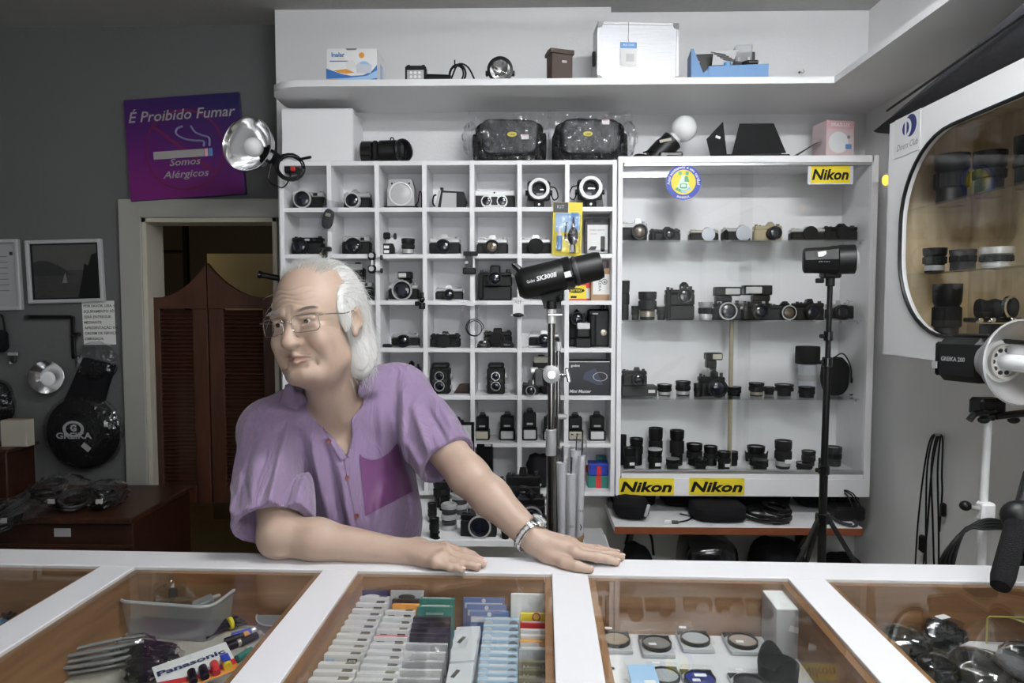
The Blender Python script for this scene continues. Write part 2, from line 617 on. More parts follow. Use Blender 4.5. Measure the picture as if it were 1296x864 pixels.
# unseen warm bulb, added to light the back room
bl = thing('added_bulb', 'unseen warm bulb added to light the room behind the swing doors', 'bulb', (-2.6, 4.2, 1.85))
MB().cyl((0, 0, 0.0), (0, 0, 0.06), 0.015).build('socket', 'black', bl)
MB().ell((0, 0, -0.035), (0.03, 0.03, 0.04)).build('bulb', mat('warmbulb', (0.9, 0.8, 0.6), 0.3, emit=((1, 0.75, 0.4), 4.0)), bl)
MB().cyl((0, 0, 0.06), (0, 0, 0.21), 0.003, n=6).build('cable', 'black', bl)
ld = bpy.data.lights.new('added_bulb_light', 'POINT')
ld.energy = 5.0
ld.color = (1, 0.8, 0.5)
ld.shadow_soft_size = 0.04
lo = bpy.data.objects.new('added_bulb_light', ld)
COL.objects.link(lo)
lo.parent = bl
lo.location = (0, 0, -0.085)

# ceiling tube fixtures
for (c, power, ax) in TUBES:
    t = thing('tube_light', 'white fluorescent tube fixture on the ceiling ' + ('over the counter' if c[1] > 0 else 'just behind the viewer' if c[1] > -1.5 else 'near the shop front'), 'lamp', c, R(90) if ax == 'Y' else 0)
    MB().box((0, 0, 0.06), (1.28, 0.16, 0.054), 0.01).build('housing', 'white', t)
    tm = mat('tube%d' % int(c[1] * 10 + 50), (0.9, 0.9, 0.9), 0.3, emit=((0.965, 0.985, 1.0), power))
    for sy in (-0.04, 0.04):
        MB().cyl((-0.58, sy, 0.005), (0.58, sy, 0.005), 0.016, n=12).build('tube', tm, t)
        for e in (-0.595, 0.595):
            MB().box((e, sy, 0.012), (0.03, 0.04, 0.05), 0.004).build('tube_holder', 'white', t)

# ---- swing doors: two louvred leaves
YD = YL + 0.03

def leaf(name, label, x0, x1, peak_left):
    zt, zpk, zb = P(230, 375, YD).z, P(230, 333, YD).z, P(230, 637, YD).z
    o = bpy.data.objects.new(name, None)
    COL.objects.link(o)
    o.location = (x0, YD, zb)
    struct(o)
    o['label'] = label
    w = x1 - x0
    H = zt - zb
    st = 0.075
    n = 14
    crest = [(0, H - 0.06), (w, H - 0.06)]
    top = []
    for i in range(n + 1):
        t = i / n
        k = (1 - t) if peak_left else t
        zz = H + (zpk - zt) * (k ** 3.2) + 0.006 * math.sin(math.pi * t * 2) * (1 if peak_left else -1)
        top.append((t * w, zz))
    MB().prism(crest + top[::-1], (0, 0, 0), FX, FZ, -0.03).build('crest_rail', 'wood', o)
    for xx in (st / 2, w - st / 2):
        MB().box((xx, 0.015, (H - 0.06) / 2), (st, 0.03, H - 0.06), 0.004).build('stile', 'wood', o)
    MB().box((w / 2, 0.015, 0.045), (w - 2 * st, 0.03, 0.09), 0.003).build('bottom_rail', 'wood', o)
    N = 44
    sm = MB().box((0, 0, 0), (w - 2 * st, 0.034, 0.006), 0.0015, rot=Matrix.Rotation(R(38), 3, 'X'))
    z0, z1 = 0.10, H - 0.07
    first = None
    for i in range(N):
        zz = z0 + (z1 - z0) * (i + 0.5) / N
        if first is None:
            first = sm.build('slat', 'darkwood', o, (w / 2, 0.016, zz))
        else:
            c = first.copy()
            COL.objects.link(c)
            c.parent = o
            c.location = (w / 2, 0.016, zz)
    for zz in (0.12, H - 0.13):
        xx = -0.006 if peak_left is False else w + 0.006
        MB().cyl((xx, 0, zz - 0.045), (xx, 0, zz + 0.045), 0.008).build('hinge', 'darkchrome', o)
    return o

leaf('door_1', 'left leaf of the dark louvred wooden saloon doors', P(183, 400, YD).x, P(262, 400, YD).x, False)
leaf('door_2', 'right leaf of the dark louvred wooden saloon doors', P(263.5, 400, YD).x, P(351, 400, YD).x, True)

# ---- long upper shelf (L shaped)
ZS = P(700, 99, 2.78).z
YS = 2.78
XS = P(1056, 98, YS).x
x0 = P(355, 112, YM - 0.16).x
sh = thing('wall_shelf', 'long white wall shelf under the ceiling, running on along the right wall', 'shelf', (0, YM, ZS))
pl = [(max(x0 + 0.02, XA + 0.002), YM), (x0, YM - 0.12), (x0 + 0.004, YS + 0.13), (x0 + 0.03, YS + 0.06), (x0 + 0.08, YS + 0.015), (x0 + 0.15, YS)]
pl += [(XS, YS), (XS, YF + 0.5), (XR, YF + 0.5), (XR, YR), (XB, YR), (XB, YM)]
th = 0.026
m = MB()
m.prism([(a, b) for a, b in pl], (0, -YM, 0), (1, 0, 0), (0, 1, 0), -th)
m.build('board', 'shelfwhite', sh)

# ---- cubby unit
YC, YCB = 2.95, 3.15
NX = [359 + i * 59.7 for i in range(8)]
NZ = [206, 265, 324, 383, 443, 503, 563, 624]
CXS = [P(a, 400, YC).x for a in NX]
CZS = [P(570, a, YC).z for a in NZ]
TH = 0.02
cub = thing('cubby_shelf', 'white laminate cubby shelf unit of seven by seven open compartments', 'shelf unit', ((CXS[0] + CXS[7]) / 2, YC, CZS[7] - TH / 2))
cx0, cz0 = cub.location.x, cub.location.z
for x in CXS:
    MB().box((x - cx0, (YCB - YC) / 2, (CZS[0] + CZS[7]) / 2 - cz0), (TH, YCB - YC, CZS[0] - CZS[7] + TH), 0.0012).build('upright', 'lam', cub)
for z in CZS:
    MB().box((0, (YCB - YC) / 2 + 0.0005, z - cz0), (CXS[7] - CXS[0], YCB - YC - 0.001, TH - 0.001), 0.0012).build('shelf_board', 'lam', cub)
MB().box((0, YCB - YC + 0.003, (CZS[0] + CZS[7]) / 2 - cz0), (CXS[7] - CXS[0] + TH, 0.006, CZS[0] - CZS[7] + TH)).build('back_panel', 'lam', cub)

def row(r):                     # top of the board under row r (1..7)
    return CZS[r] + TH / 2 - 0.0005

# low white table in front of the cubbies
ZT = 0.60
YT0 = 2.42
tb = thing('low_table', 'low white table under the cubby shelf, piled with old cameras', 'table', (0, 2.68, 0))
tx0, tx1 = P(360, 690, YT0).x, P(697, 690, YT0).x
MB().box(((tx0 + tx1) / 2, 0, ZT - 0.0125), (tx1 - tx0, 2 * (2.68 - YT0), 0.025), 0.002).build('table_top', 'shelfwhite', tb)
for xx in (tx0 + 0.03, tx1 - 0.03):
    for yy in (-0.22, 0.22):
        MB().box((xx, yy, (ZT - 0.025) / 2), (0.04, 0.04, ZT - 0.025), 0.003).build('leg', 'shelfwhite', tb)

# ---- glass cabinet
YG, YGB = 2.93, 3.205
gx0, gx1 = P(781, 400, YG).x, P(1107, 400, YG).x
gz1, gz0 = P(940, 197, YG).z, P(940, 628, YG).z
gc = thing('glass_cabinet', 'white wall cabinet with sliding glass doors full of cameras and lenses', 'cabinet', ((gx0 + gx1) / 2, YG, gz0))
gcx = gc.location.x
W, H, D = gx1 - gx0, gz1 - gz0, YGB - YG
zfl = P(940, 600, YG).z - gz0            # interior floor
MB().box((-W / 2 + 0.01, D / 2, H / 2), (0.02, D, H), 0.001).build('side_panel', 'lam', gc)
MB().box((W / 2 - 0.014, D / 2, H / 2), (0.028, D, H), 0.001).build('side_panel', 'lam', gc)
MB().box((0, D / 2, H - 0.014), (W - 0.04, D, 0.028), 0.001).build('top_panel', 'lam', gc)
MB().box((0, D / 2, zfl - 0.01), (W - 0.05, D - 0.004, 0.02), 0.001).build('bottom_panel', 'lam', gc)
MB().box((0, 0.008, (zfl - 0.02) / 2), (W - 0.05, 0.016, zfl - 0.02), 0.001).build('plinth_board', 'lam', gc)
MB().box((0, D - 0.004, H / 2), (W - 0.04, 0.008, H - 0.02)).build('back_panel', 'lam', gc)
MB().box((0, 0.014, H - 0.0345), (W - 0.05, 0.026, 0.013), 0.002).build('top_track', 'alu', gc)
MB().box((0, 0.014, zfl + 0.008), (W - 0.05, 0.026, 0.016), 0.002).build('bottom_track', 'alu', gc)
gmid = P(936, 400, YG).x - gcx
for (a, b, yy) in ((-W / 2 + 0.02, gmid + 0.05, 0.010), (gmid, W / 2 - 0.03, 0.019)):
    MB().box(((a + b) / 2, yy, (zfl + 0.012 + H - 0.035) / 2), (b - a, 0.004, H - 0.035 - zfl - 0.012)).build('glass_door', 'glass', gc)
MB().box((gmid + 0.01, D * 0.52, (zfl + P(936, 393, YG + 0.14).z - gz0) / 2), (0.016, 0.016, P(936, 393, YG + 0.14).z - gz0 - zfl), 0.002).build('support_post', 'rod', gc)
SHZ = []
for k, pyy in enumerate((304.5, 406, 505)):
    z = P(940, pyy, YG + 0.04).z
    SHZ.append(z + 0.003)
    MB().box((-0.005, D * 0.55 - 0.002, z - gz0), (W - 0.056, D * 0.80, 0.006), 0.001).build('glass_shelf', 'shelfglass', gc)
    for sx in (-1, 1):
        for yy in (0.08, 0.24):
            MB().cyl((sx * (W / 2 - 0.028) + (0.006 if sx < 0 else -0.006), yy, z - gz0 - 0.008), (sx * (W / 2 - 0.02), yy, z - gz0 - 0.008), 0.005, n=8).build('shelf_pin', 'alu', gc)
SHZ.append(gz0 + zfl)

YELLOW = 'yellow'

def nikon(x0, y0, x1, y1, Y, label, border=False):
    c = P((x0 + x1) / 2, (y0 + y1) / 2, Y)
    w, h = px(x1 - x0, Y), px(y1 - y0, Y)
    t = thing('brand_sticker', label, 'sticker', (c.x, Y, c.z))
    if border:
        MB().box((0, -0.0005, 0), (w * 1.16, 0.001, h * 1.12)).build('border', 'whitecap', t)
    MB().box((0, -0.0012, 0), (w, 0.001, h)).build('backing', 'yellow', t)
    text('Nikon', 'black', t, (-0.001, -0.0018, -h * 0.29), h=h * 0.62, w=w * 0.94, shear=0.22, bold=0.035)
    return t

nikon(783, 604.5, 853, 626.5, YG - 0.001, 'yellow sticker with black lettering, left of the two under the cabinet glass')
nikon(872, 604.5, 942, 626.5, YG - 0.001, 'yellow sticker with black lettering, right of the two under the cabinet glass')
nikon(1027, 209.5, 1075, 231.5, YG + 0.0145, 'yellow sticker with pale border in the upper right corner of the cabinet glass', True)

# round bank sticker on the glass
c = P(865, 230.5, YG + 0.007)
rs = px(22, YG)
st = thing('round_sticker', 'round blue and yellow card acceptance sticker on the cabinet glass', 'sticker', (c.x, YG + 0.0075, c.z))
MB().prism(circle(rs, 36), (0, -0.001, 0), FX, FZ, -0.0006).build('blue_ring', 'blue', st)
MB().prism(circle(rs * 0.70, 32), (0, -0.0014, 0), FX, FZ, -0.0003).build('yellow_disc', 'yellow', st)
q = rs
mat('stgreen', (0.12, 0.40, 0.18), 0.5)
mat('stpale', (0.68, 0.80, 0.70), 0.5)
MB().prism([(-0.42 * q, -0.42 * q), (0.40 * q, -0.42 * q), (0.12 * q, 0.40 * q), (-0.10 * q, 0.40 * q)], (0, -0.0018, 0), FX, FZ, -0.0003).build('emblem', 'stpale', st)
MB().prism([(0.05 * q, 0.02 * q), (0.34 * q, 0.02 * q), (0.22 * q, 0.34 * q), (0.06 * q, 0.34 * q)], (0, -0.0021, 0), FX, FZ, -0.0002).build('emblem_mark', 'stgreen', st)
MB().prism(rrect(0.40 * q, 0.28 * q, 0.06 * q), (0, -0.0021, -0.22 * q), FX, FZ, -0.0002).build('emblem_mark', 'stgreen', st)
MB().prism(rrect(0.28 * q, 0.15 * q, 0.03 * q), (0, -0.0024, -0.20 * q), FX, FZ, -0.0002).build('emblem_mark', 'stpale', st)
for sx in (-0.2, 0.2):
    MB().prism([(-0.08 * q, 0), (0.08 * q, 0), (0.10 * q, 0.2 * q), (-0.10 * q, 0.2 * q)], (sx * q, -0.0020, 0.40 * q), FX, FZ, -0.0002).build('emblem_mark', 'stgreen', st)
MB().prism([(-0.5 * q, -0.40 * q), (-0.1 * q, -0.60 * q), (0.0, -0.5 * q), (-0.36 * q, -0.28 * q)], (0, -0.0024, 0), FX, FZ, -0.0002).build('emblem_mark', 'stgreen', st)
MB().prism([(-0.18 * q, -0.52 * q), (0.1 * q, -0.64 * q), (0.2 * q, -0.5 * q), (-0.06 * q, -0.42 * q)], (0, -0.0026, 0), FX, FZ, -0.0002).build('emblem_mark', 'skyblue', st)
MB().prism([(0.2 * q, -0.5 * q), (0.46 * q, -0.40 * q), (0.36 * q, -0.26 * q), (0.14 * q, -0.42 * q)], (0, -0.0026, 0), FX, FZ, -0.0002).build('emblem_mark', 'skyblue', st)
text('Aqui aceitamos o seu cartão!', 'white', st, (0, -0.0018, 0), h=rs * 0.17, bend=rs * 0.77, bold=0.02)
text('BANRISUL', 'white', st, (0, -0.0018, 0), h=rs * 0.13, bend=rs * 0.92, bold=0.02, flipbend=True)

# shelf with the red-brown edge below the cabinet
YE0 = 2.80
rz = P(930, 667, YE0).z
rx0, rx1 = P(778, 667, YE0).x, P(1092, 667, YE0).x
rsf = thing('low_shelf', 'white shelf with red-brown front edge below the glass cabinet', 'shelf', ((rx0 + rx1) / 2, YE0, rz - 0.03))
MB().box((0, (YR - YE0) / 2, 0.015), (rx1 - rx0, YR - YE0, 0.03), 0.001).build('board', 'shelfwhite', rsf)
MB().box((0, -0.002, 0.014), (rx1 - rx0, 0.004, 0.030), 0.001).build('edge_strip', 'redwood', rsf)
for sx in (-0.4, 0.4):
    MB().prism([(0, 0), (0.22, 0), (0.02, -0.2), (0, -0.2)], (sx, YR - YE0, 0), (0, -1, 0), FZ, -0.02).build('bracket', 'darkgrey', rsf)

# ---- display counter
ZK = 0.92
TK = R(-1.4)
YK = 1.405
KM = Matrix.Translation((0, YK, ZK)) @ Matrix.Rotation(TK, 4, 'Z')
KI = KM.inverted()
kc = thing('display_counter', 'white framed shop counter with glass topped wooden display trays', 'counter', (0, YK, 0), TK)
kx0, kx1 = -2.35, 1.52
DIV = []
for i in range(-3, 4):
    c = (424 + 300 * i - 666) / F * 1.316
    DIV.append(c)
RW = 0.084                                # rear rail
KY1 = -0.62                               # front edge of the counter (towards the viewer)
FR = 0.018                                # frame thickness
MB().box(((kx0 + kx1) / 2, -RW / 2, ZK - FR / 2), (kx1 - kx0, RW, FR), 0.001).build('rear_rail', 'counterwhite', kc)
MB().box(((kx0 + kx1) / 2, KY1 + 0.035, ZK - FR / 2), (kx1 - kx0, 0.07, FR), 0.001).build('front_rail', 'counterwhite', kc)
dw = 0.070
TF = 0.105                                # tray depth
for c in DIV:
    MB().box((c, (KY1 + 0.07 - RW) / 2, ZK - FR / 2), (dw, -KY1 - 0.07 - RW, FR), 0.0008).build('divider', 'counterwhite', kc)
for a, b in zip(DIV[:-1], DIV[1:]):
    xa, xb = a + dw / 2, b - dw / 2
    ya, yb = KY1 + 0.07, -RW
    MB().box(((xa + xb) / 2, (ya + yb) / 2, ZK - 0.0035), (xb - xa - 0.001, yb - ya - 0.001, 0.004)).build('glass_pane', 'tableglass', kc)
    wz = ZK - 0.006 - TF
    MB().box((xa + 0.004, (ya + yb) / 2, ZK - 0.007 - TF / 2), (0.020, yb - ya, TF)).build('lining_board', 'woody', kc)
    MB().box((xb - 0.004, (ya + yb) / 2, ZK - 0.007 - TF / 2), (0.020, yb - ya, TF)).build('lining_board', 'woody', kc)
    MB().box(((xa + xb) / 2, yb - 0.004, ZK - 0.007 - TF / 2), (xb - xa - 0.03, 0.020, TF)).build('lining_board', 'woodx', kc)
    MB().box(((xa + xb) / 2, ya + 0.004, ZK - 0.007 - TF / 2), (xb - xa - 0.03, 0.020, TF)).build('lining_board', 'woodx', kc)
    MB().box(((xa + xb) / 2, (ya + yb) / 2, wz - 0.008), (xb - xa + 0.01, yb - ya + 0.01, 0.016)).build('tray_floor', 'beige' if a < DIV[2] + 0.01 else 'counterwhite', kc)
MB().box(((kx0 + kx1) / 2, -0.03, (ZK - FR) / 2), (kx1 - kx0, 0.02, ZK - FR)).build('rear_panel', 'wood', kc)
MB().box(((kx0 + kx1) / 2, KY1 + 0.012, (ZK - FR) / 2), (kx1 - kx0, 0.02, ZK - FR)).build('front_panel', 'shelfwhite', kc)
for xx in (kx0 + 0.01, kx1 - 0.01):
    MB().box((xx, (KY1 - 0.01) / 2, (ZK - FR) / 2), (0.02, -KY1 - 0.06, ZK - FR)).build('end_panel', 'shelfwhite', kc)
ZF = ZK - 0.006 - TF                      # top of the tray floors

# ---- oval-window cabinet on the right wall
XO = 1.27
YO1 = Px(1122, 300, XO).y
YO0 = 0.75
oz1, oz0 = P(1127, 157, YO1).z, P(1117, 447, YO1).z
oc = thing('oval_cabinet', 'white wall cabinet with rounded black-edged window and plywood lining', 'cabinet', (XO, YO1, oz0))
H = oz1 - oz0
Lo = YO1 - YO0
fw0, fw1 = Px(1140, 300, XO).y, YO0 + 0.12           # window from far to near (world y)
wz0 = Px(1245, 424, XO).z - oz0 - 0.012
wz1 = Px(1222, 160, XO).z - oz0 + 0.022
wl_, wh_ = fw0 - fw1, wz1 - wz0
hole = rrect(wl_, wh_, wh_ * 0.42, 10)
outer = []
m = MB()
# face: ring between hole and rectangle. local coordinates u along -y (towards the viewer), v up
cu_, cv_ = (YO1 - (fw0 + fw1) / 2), (wz0 + wz1) / 2
hp = [(cu_ + a, cv_ + b) for a, b in hole]
n = len(hp)
op = []
for (a, b) in hp:
    du, dv = a - cu_, b - cv_
    ts = []
    if du > 0: ts.append((Lo - cu_) / du)
    if du < 0: ts.append((0 - cu_) / du)
    if dv > 0: ts.append((H - cv_) / dv)
    if dv < 0: ts.append((0 - cv_) / dv)
    t = min(ts)
    op.append((cu_ + du * t, cv_ + dv * t))
# snap the nearest outer points to the corners
for cr in ((0, 0), (0, H), (Lo, 0), (Lo, H)):
    k = min(range(n), key=lambda i: (op[i][0] - cr[0]) ** 2 + (op[i][1] - cr[1]) ** 2)
    op[k] = cr
tk = 0.018
vs_ = [(0, -a, b) for a, b in hp] + [(0, -a, b) for a, b in op] + [(tk, -a, b) for a, b in hp] + [(tk, -a, b) for a, b in op]
fs = []
for i in range(n):
    j = (i + 1) % n
    fs += [(i, j, n + j, n + i), (2 * n + i, 3 * n + i, 3 * n + j, 2 * n + j), (i, 2 * n + i, 2 * n + j, j), (n + i, n + j, 3 * n + j, 3 * n + i)]
m.add(vs_, fs)
m.build('face_board', 'facewhite', oc)
MB().tube([(-0.002, -a, b) for a, b in hp], 0.006, 6, closed=True).build('black_edging', 'black', oc)
dpt = XR - XO
MB().box((dpt / 2 + tk / 2, -0.009, H / 2), (dpt - tk, 0.018, H - 0.002)).build('end_panel', 'ply', oc)
MB().box((dpt / 2 + tk / 2, -Lo + 0.009, H / 2), (dpt - tk, 0.018, H - 0.002)).build('end_panel', 'ply', oc)
MB().box((dpt / 2 + tk / 2, -Lo / 2, H - 0.009), (dpt - tk, Lo - 0.036, 0.018)).build('top_panel', 'ply', oc)
MB().box((dpt / 2 + tk / 2, -Lo / 2, 0.009), (dpt - tk, Lo - 0.036, 0.018)).build('bottom_panel', 'ply', oc)
MB().box((dpt - 0.006, -Lo / 2, H / 2), (0.010, Lo - 0.036, H - 0.036)).build('back_panel', 'ply', oc)
MB().prism([(a, b) for a, b in hp], (tk * 0.4, 0, 0), (0, -1, 0), FZ, -0.003).build('window_pane', 'glass', oc)
OSH = []
for (a, b) in ((1146, 267), (1146, 348)):
    z = Px(a, b, XO + 0.03).z
    OSH.append(z + 0.003)
    MB().box((tk + (dpt - tk) / 2, -Lo / 2, z - oz0), (dpt - tk - 0.03, Lo - 0.04, 0.006), 0.001).build('glass_shelf', 'shelfglass', oc)
OSH.append(oz0 + 0.018)
# card company sticker on the face: flat print
cs_ = Px(1150, 168, XO)
sk = thing('card_sticker', 'white paper sticker with dark blue card emblem on the cabinet corner', 'sticker', (XO - 0.0005, cs_.y, cs_.z))
MB().box((-0.0005, 0.008, -0.004), (0.001, 0.155, 0.13)).build('paper', 'white', sk)
UY = (0, -1, 0)
MB().prism(circle(0.036, 26), (-0.0015, -0.012, 0.022), UY, FZ, -0.0004).build('emblem', 'navy2' if 'navy2' in MATS else mat('navy2', (0.015, 0.025, 0.16), 0.5), sk)
MB().prism(circle(0.033, 26), (-0.0020, 0.014, 0.018), UY, FZ, -0.0004).build('emblem_disc', 'white', sk)
MB().prism([(-0.006, -0.022), (-0.006, 0.022), (-0.016, 0.014), (-0.021, 0), (-0.016, -0.014)][::-1], (-0.0025, 0.014, 0.018), UY, FZ, -0.0004).build('emblem_half', 'navy2', sk)
MB().prism([(0.006, -0.022), (0.016, -0.014), (0.021, 0), (0.016, 0.014), (0.006, 0.022)], (-0.0025, 0.014, 0.018), UY, FZ, -0.0004).build('emblem_half', 'navy2', sk)
text('Diners Club', 'grey', sk, (-0.0012, 0.004, -0.048), ux=UY, uy=FZ, w=0.125, h=0.021, shear=0.3)
# ---- builders for the small things
def at(pxx, pyy, Y, z=None):
    p = P(pxx, pyy, Y)
    return (p.x, Y, p.z if z is None else z)

def lens_front(parent, o, r, L, body='black', glass='lensglass', rim='black', cap=None, d=(0, -1, 0), ring=None, n=22):
    """a camera lens pointing along d from o: barrel, focus ring, rim, glass or cap"""
    d = Vector(d).normalized()
    o = Vector(o)
    lp = MB().lathe([(r * 0.86, 0), (r * 0.86, L * 0.25), (r * 0.95, L * 0.27), (r * 0.95, L * 0.8), (r, L * 0.82), (r, L), (r * 0.86, L), (r * 0.80, L * 0.8)], o, d, n).build('lens', body, parent)
    MB().lathe([(r * 0.97, L * 0.34), (r * 1.02, L * 0.36), (r * 1.02, L * 0.66), (r * 0.97, L * 0.68)], o, d, 30, ribs=0.04).build('focus_ring', 'rubber' if body != 'silver' else 'satin', lp)
    if ring:
        MB().lathe([(r * 1.0, L * 0.86), (r * 1.03, L * 0.87), (r * 1.03, L * 1.02), (r * 0.88, L * 1.02), (r * 0.86, L * 0.9)], o, d, n).build('front_ring', ring, lp)
    if cap:
        MB().lathe([(r * 1.0, L * 0.98), (r * 1.0, L * 1.06), (r * 0.94, L * 1.10), (0.0001, L * 1.10)], o, d, n).build('lens_cap', cap, lp)
    else:
        MB().lathe([(r * 0.80, L * 0.84), (r * 0.62, L * 0.90), (r * 0.35, L * 0.95), (0.0001, L * 0.965)], o, d, n).build('lens_glass', glass, lp)
        MB().lathe([(r * 0.86, L * 0.99), (r * 0.66, L * 0.86)], o, d, n).build('name_ring', rim, lp)
    return lp

def flash_head(parent, o, w, h, d, win='flashwin', foot=0.02, stem=0.0, side=1, name='flash'):
    """flash unit on a hot shoe at o: stem, head, window"""
    o = Vector(o)
    f = MB().box(o + Vector((0, 0, foot / 2)), (w * 0.34, d * 0.5, foot), 0.001).build(name, 'black', parent)
    if stem:
        MB().box(o + Vector((-side * w * 0.14, 0, foot + stem / 2)), (w * 0.62, d * 0.8, stem), 0.004).build('flash_body', 'black', f)
    zc = foot + stem + h / 2
    MB().box(o + Vector((0, -d * 0.05, zc)), (w, d, h), 0.004).build('flash_head', 'black', f)
    MB().box(o + Vector((side * w * 0.16, -d * 0.55, zc)), (w * 0.56, 0.006, h * 0.66), 0.002).build('flash_window', win, f)
    return f

def slr(label, x0, x1, ytop, Y, zb, ybase=None, top='silver', body='leather', prism='tri', lens=0.30, lensL=0.05, cap=None, lx=0.0,
        ring=None, brand=None, grip=False, motor=0.0, flash=None, rotz=0.0, group=None, glass='lensglass', lensbody='black', lz=None, name='film_camera'):
    """a still camera whose outline covers x0..x1 across and rises to ytop; zb is the board it stands on"""
    xc = (x0 + x1) / 2
    w = px(x1 - x0, Y)
    z1 = P(xc, ytop, Y).z
    H = max(z1 - zb, 0.02)
    flashH = 0.0
    t = thing(name, label, 'camera', (P(xc, ytop, Y).x, Y, zb), rotz, group)
    d = 0.045
    hp = 0.20 if prism in ('tri', 'box', 'round') else 0.0     # share of the height taken by the prism
    hb = H * (1 - hp)
    if flash:
        hb = H * flash[0]
        hp = 0.16
    mo = motor * hb
    if mo:
        MB().box((0, 0, mo / 2), (w * 0.98, d * 1.15, mo), 0.006).build('motor_drive', 'black', t)
        MB().box((-w * 0.42, -d * 0.5, hb * 0.52), (w * 0.18, d * 0.6, hb * 0.95), 0.008).build('hand_grip', 'rubber', t)
    tz = hb - (hb - mo) * 0.26
    MB().box((0, 0, (mo + tz) / 2), (w, d, tz - mo), 0.006).build('body', body, t)
    MB().box((0, 0, mo + 0.004), (w * 0.99, d * 0.98, 0.008), 0.002).build('base_plate', top, t)
    m = MB().box((0, 0, (tz + hb) / 2), (w * 0.985, d * 0.92, hb - tz), 0.004)
    m.build('top_plate', top, t)
    zt = hb
    if prism == 'tri':
        pw = w * 0.17
        m = MB()
        m.add([(lx * w - pw, -d * 0.42, tz), (lx * w + pw, -d * 0.42, tz), (lx * w + pw * 0.5, -d * 0.30, hb + H * hp), (lx * w - pw * 0.5, -d * 0.30, hb + H * hp),
               (lx * w - pw, d * 0.42, tz), (lx * w + pw, d * 0.42, tz), (lx * w + pw * 0.45, d * 0.34, hb + H * hp * 0.8), (lx * w - pw * 0.45, d * 0.34, hb + H * hp * 0.8)],
              [(0, 1, 2, 3), (5, 4, 7, 6), (3, 2, 6, 7), (1, 5, 6, 2), (4, 0, 3, 7)])
        m.build('prism', top, t)
        zt = hb + H * hp
    elif prism in ('round', 'box'):
        MB().box((lx * w, -d * 0.05, (tz + hb + H * hp) / 2), (w * 0.30, d * 0.9, hb + H * hp - tz), 0.012 if prism == 'round' else 0.004).build('prism', top, t)
        zt = hb + H * hp
    elif prism == 'none':
        MB().box((w * 0.22, -d * 0.47, (tz + hb) / 2), (w * 0.14, 0.004, (hb - tz) * 0.6), 0.001).build('viewfinder', 'lensglass', t)
        MB().box((0, -d * 0.47, (tz + hb) / 2), (w * 0.16, 0.004, (hb - tz) * 0.5), 0.001).build('light_window', 'flashwin', t)
    # dials
    dm = 'satin' if top in ('silver', 'satin', 'champagne') else 'darkgrey'
    MB().cyl((-w * 0.40, 0, hb), (-w * 0.40, 0, hb + H * 0.07), w * 0.055, n=12, b=0.001).build('shutter_dial', dm, t)
    MB().cyl((-w * 0.27, 0, hb), (-w * 0.27, 0, hb + H * 0.045), w * 0.045, n=12).build('film_counter', dm, t)
    MB().cyl((w * 0.38, 0, hb), (w * 0.38, 0, hb + H * 0.09), w * 0.065, n=12, b=0.001).build('rewind_knob', dm, t)
    for sx in (-1, 1):
        MB().box((sx * (w / 2 + 0.002), 0, tz), (0.005, 0.008, 0.010), 0.001).build('strap_lug', 'silver', t)
    if lens:
        lr = lens * H if not flash else lens * hb
        zc = lz * H if lz else mo + (hb - mo) * 0.47
        zc = max(zc, lr * 1.04)
        lens_front(t, (lx * w, -d / 2 + 0.002, zc), lr, lensL, lensbody, glass, 'black', cap, ring=ring)
    if grip:
        MB().box((-w * 0.41, -d * 0.55, hb * 0.46), (w * 0.17, d * 0.6, hb * 0.85), 0.009).build('hand_grip', 'rubber', t)
    if brand:
        text(brand, 'white', t, (lx * w, -d * 0.47, (tz + zt) / 2 - 0.002), w=w * 0.22, bold=0.02)
    if flash:
        flash_head(t, (flash[1] * w, 0, zt), flash[2] * w, (H - zt) * flash[3], 0.05, foot=(H - zt) * 0.12, stem=(H - zt) * (0.88 - flash[3]), side=flash[4], win=flash[5] if len(flash) > 5 else 'flashwin')
    return t

def lens(label, x0, x1, ytop, Y, zb, seed=0, body='black', ring=None, cap=None, flare=1.0, group=None, tagged=False, glass='lensglass', tilt=None, parts=3):
    """a lens standing upright on its mount"""
    rnd = random.Random(seed * 31 + 5)
    xc = (x0 + x1) / 2
    r = px(x1 - x0, Y) / 2
    p = P(xc, ytop, Y)
    H = max(p.z - zb, 0.008)
    t = thing('camera_lens', label, 'lens', (p.x, Y, zb), 0, group)
    rb = r * rnd.uniform(0.80, 0.92) / max(1, flare * 0.9)
    s1, s2 = rnd.uniform(0.30, 0.42), rnd.uniform(0.62, 0.74)
    MB().lathe([(rb * 0.9, 0), (rb, H * 0.03), (rb, H * s1), (rb * 0.96, H * (s1 + 0.02)), (rb * 1.02, H * s2), (r * 0.97, H * (s2 + 0.06)), (r, H * 0.9), (r, H), (r * 0.86, H), (r * 0.78, H * 0.93)], n=22).build('barrel', body, t)
    MB().lathe([(rb * 0.97, H * s1), (r * 0.99, H * (s1 + 0.03)), (r * 0.99, H * (s2 - 0.03)), (rb * 0.97, H * s2)], n=40, ribs=0.05).build('focus_ring', 'rubber', t)
    if ring:
        MB().lathe([(rb * 0.98, H * 0.10), (rb * 1.05, H * 0.12), (rb * 1.05, H * (s1 - 0.06)), (rb * 0.98, H * (s1 - 0.04))], n=24).build('metal_ring', ring, t)
    if cap:
        MB().lathe([(r, H * 0.965), (r * 1.01, H), (r * 0.97, H * 1.03), (0.0001, H * 1.03)], n=22).build('lens_cap', cap, t)
    else:
        MB().lathe([(r * 0.80, H * 0.94), (r * 0.5, H * 0.965), (0.0001, H * 0.975)], n=20).build('front_glass', glass, t)
    if tagged:
        MB().box((r * 0.25, -r * 0.98, H * 0.30), (r * 0.75, 0.0025, r * 0.45), 0.0).build('price_tag', 'white', t)
    return t

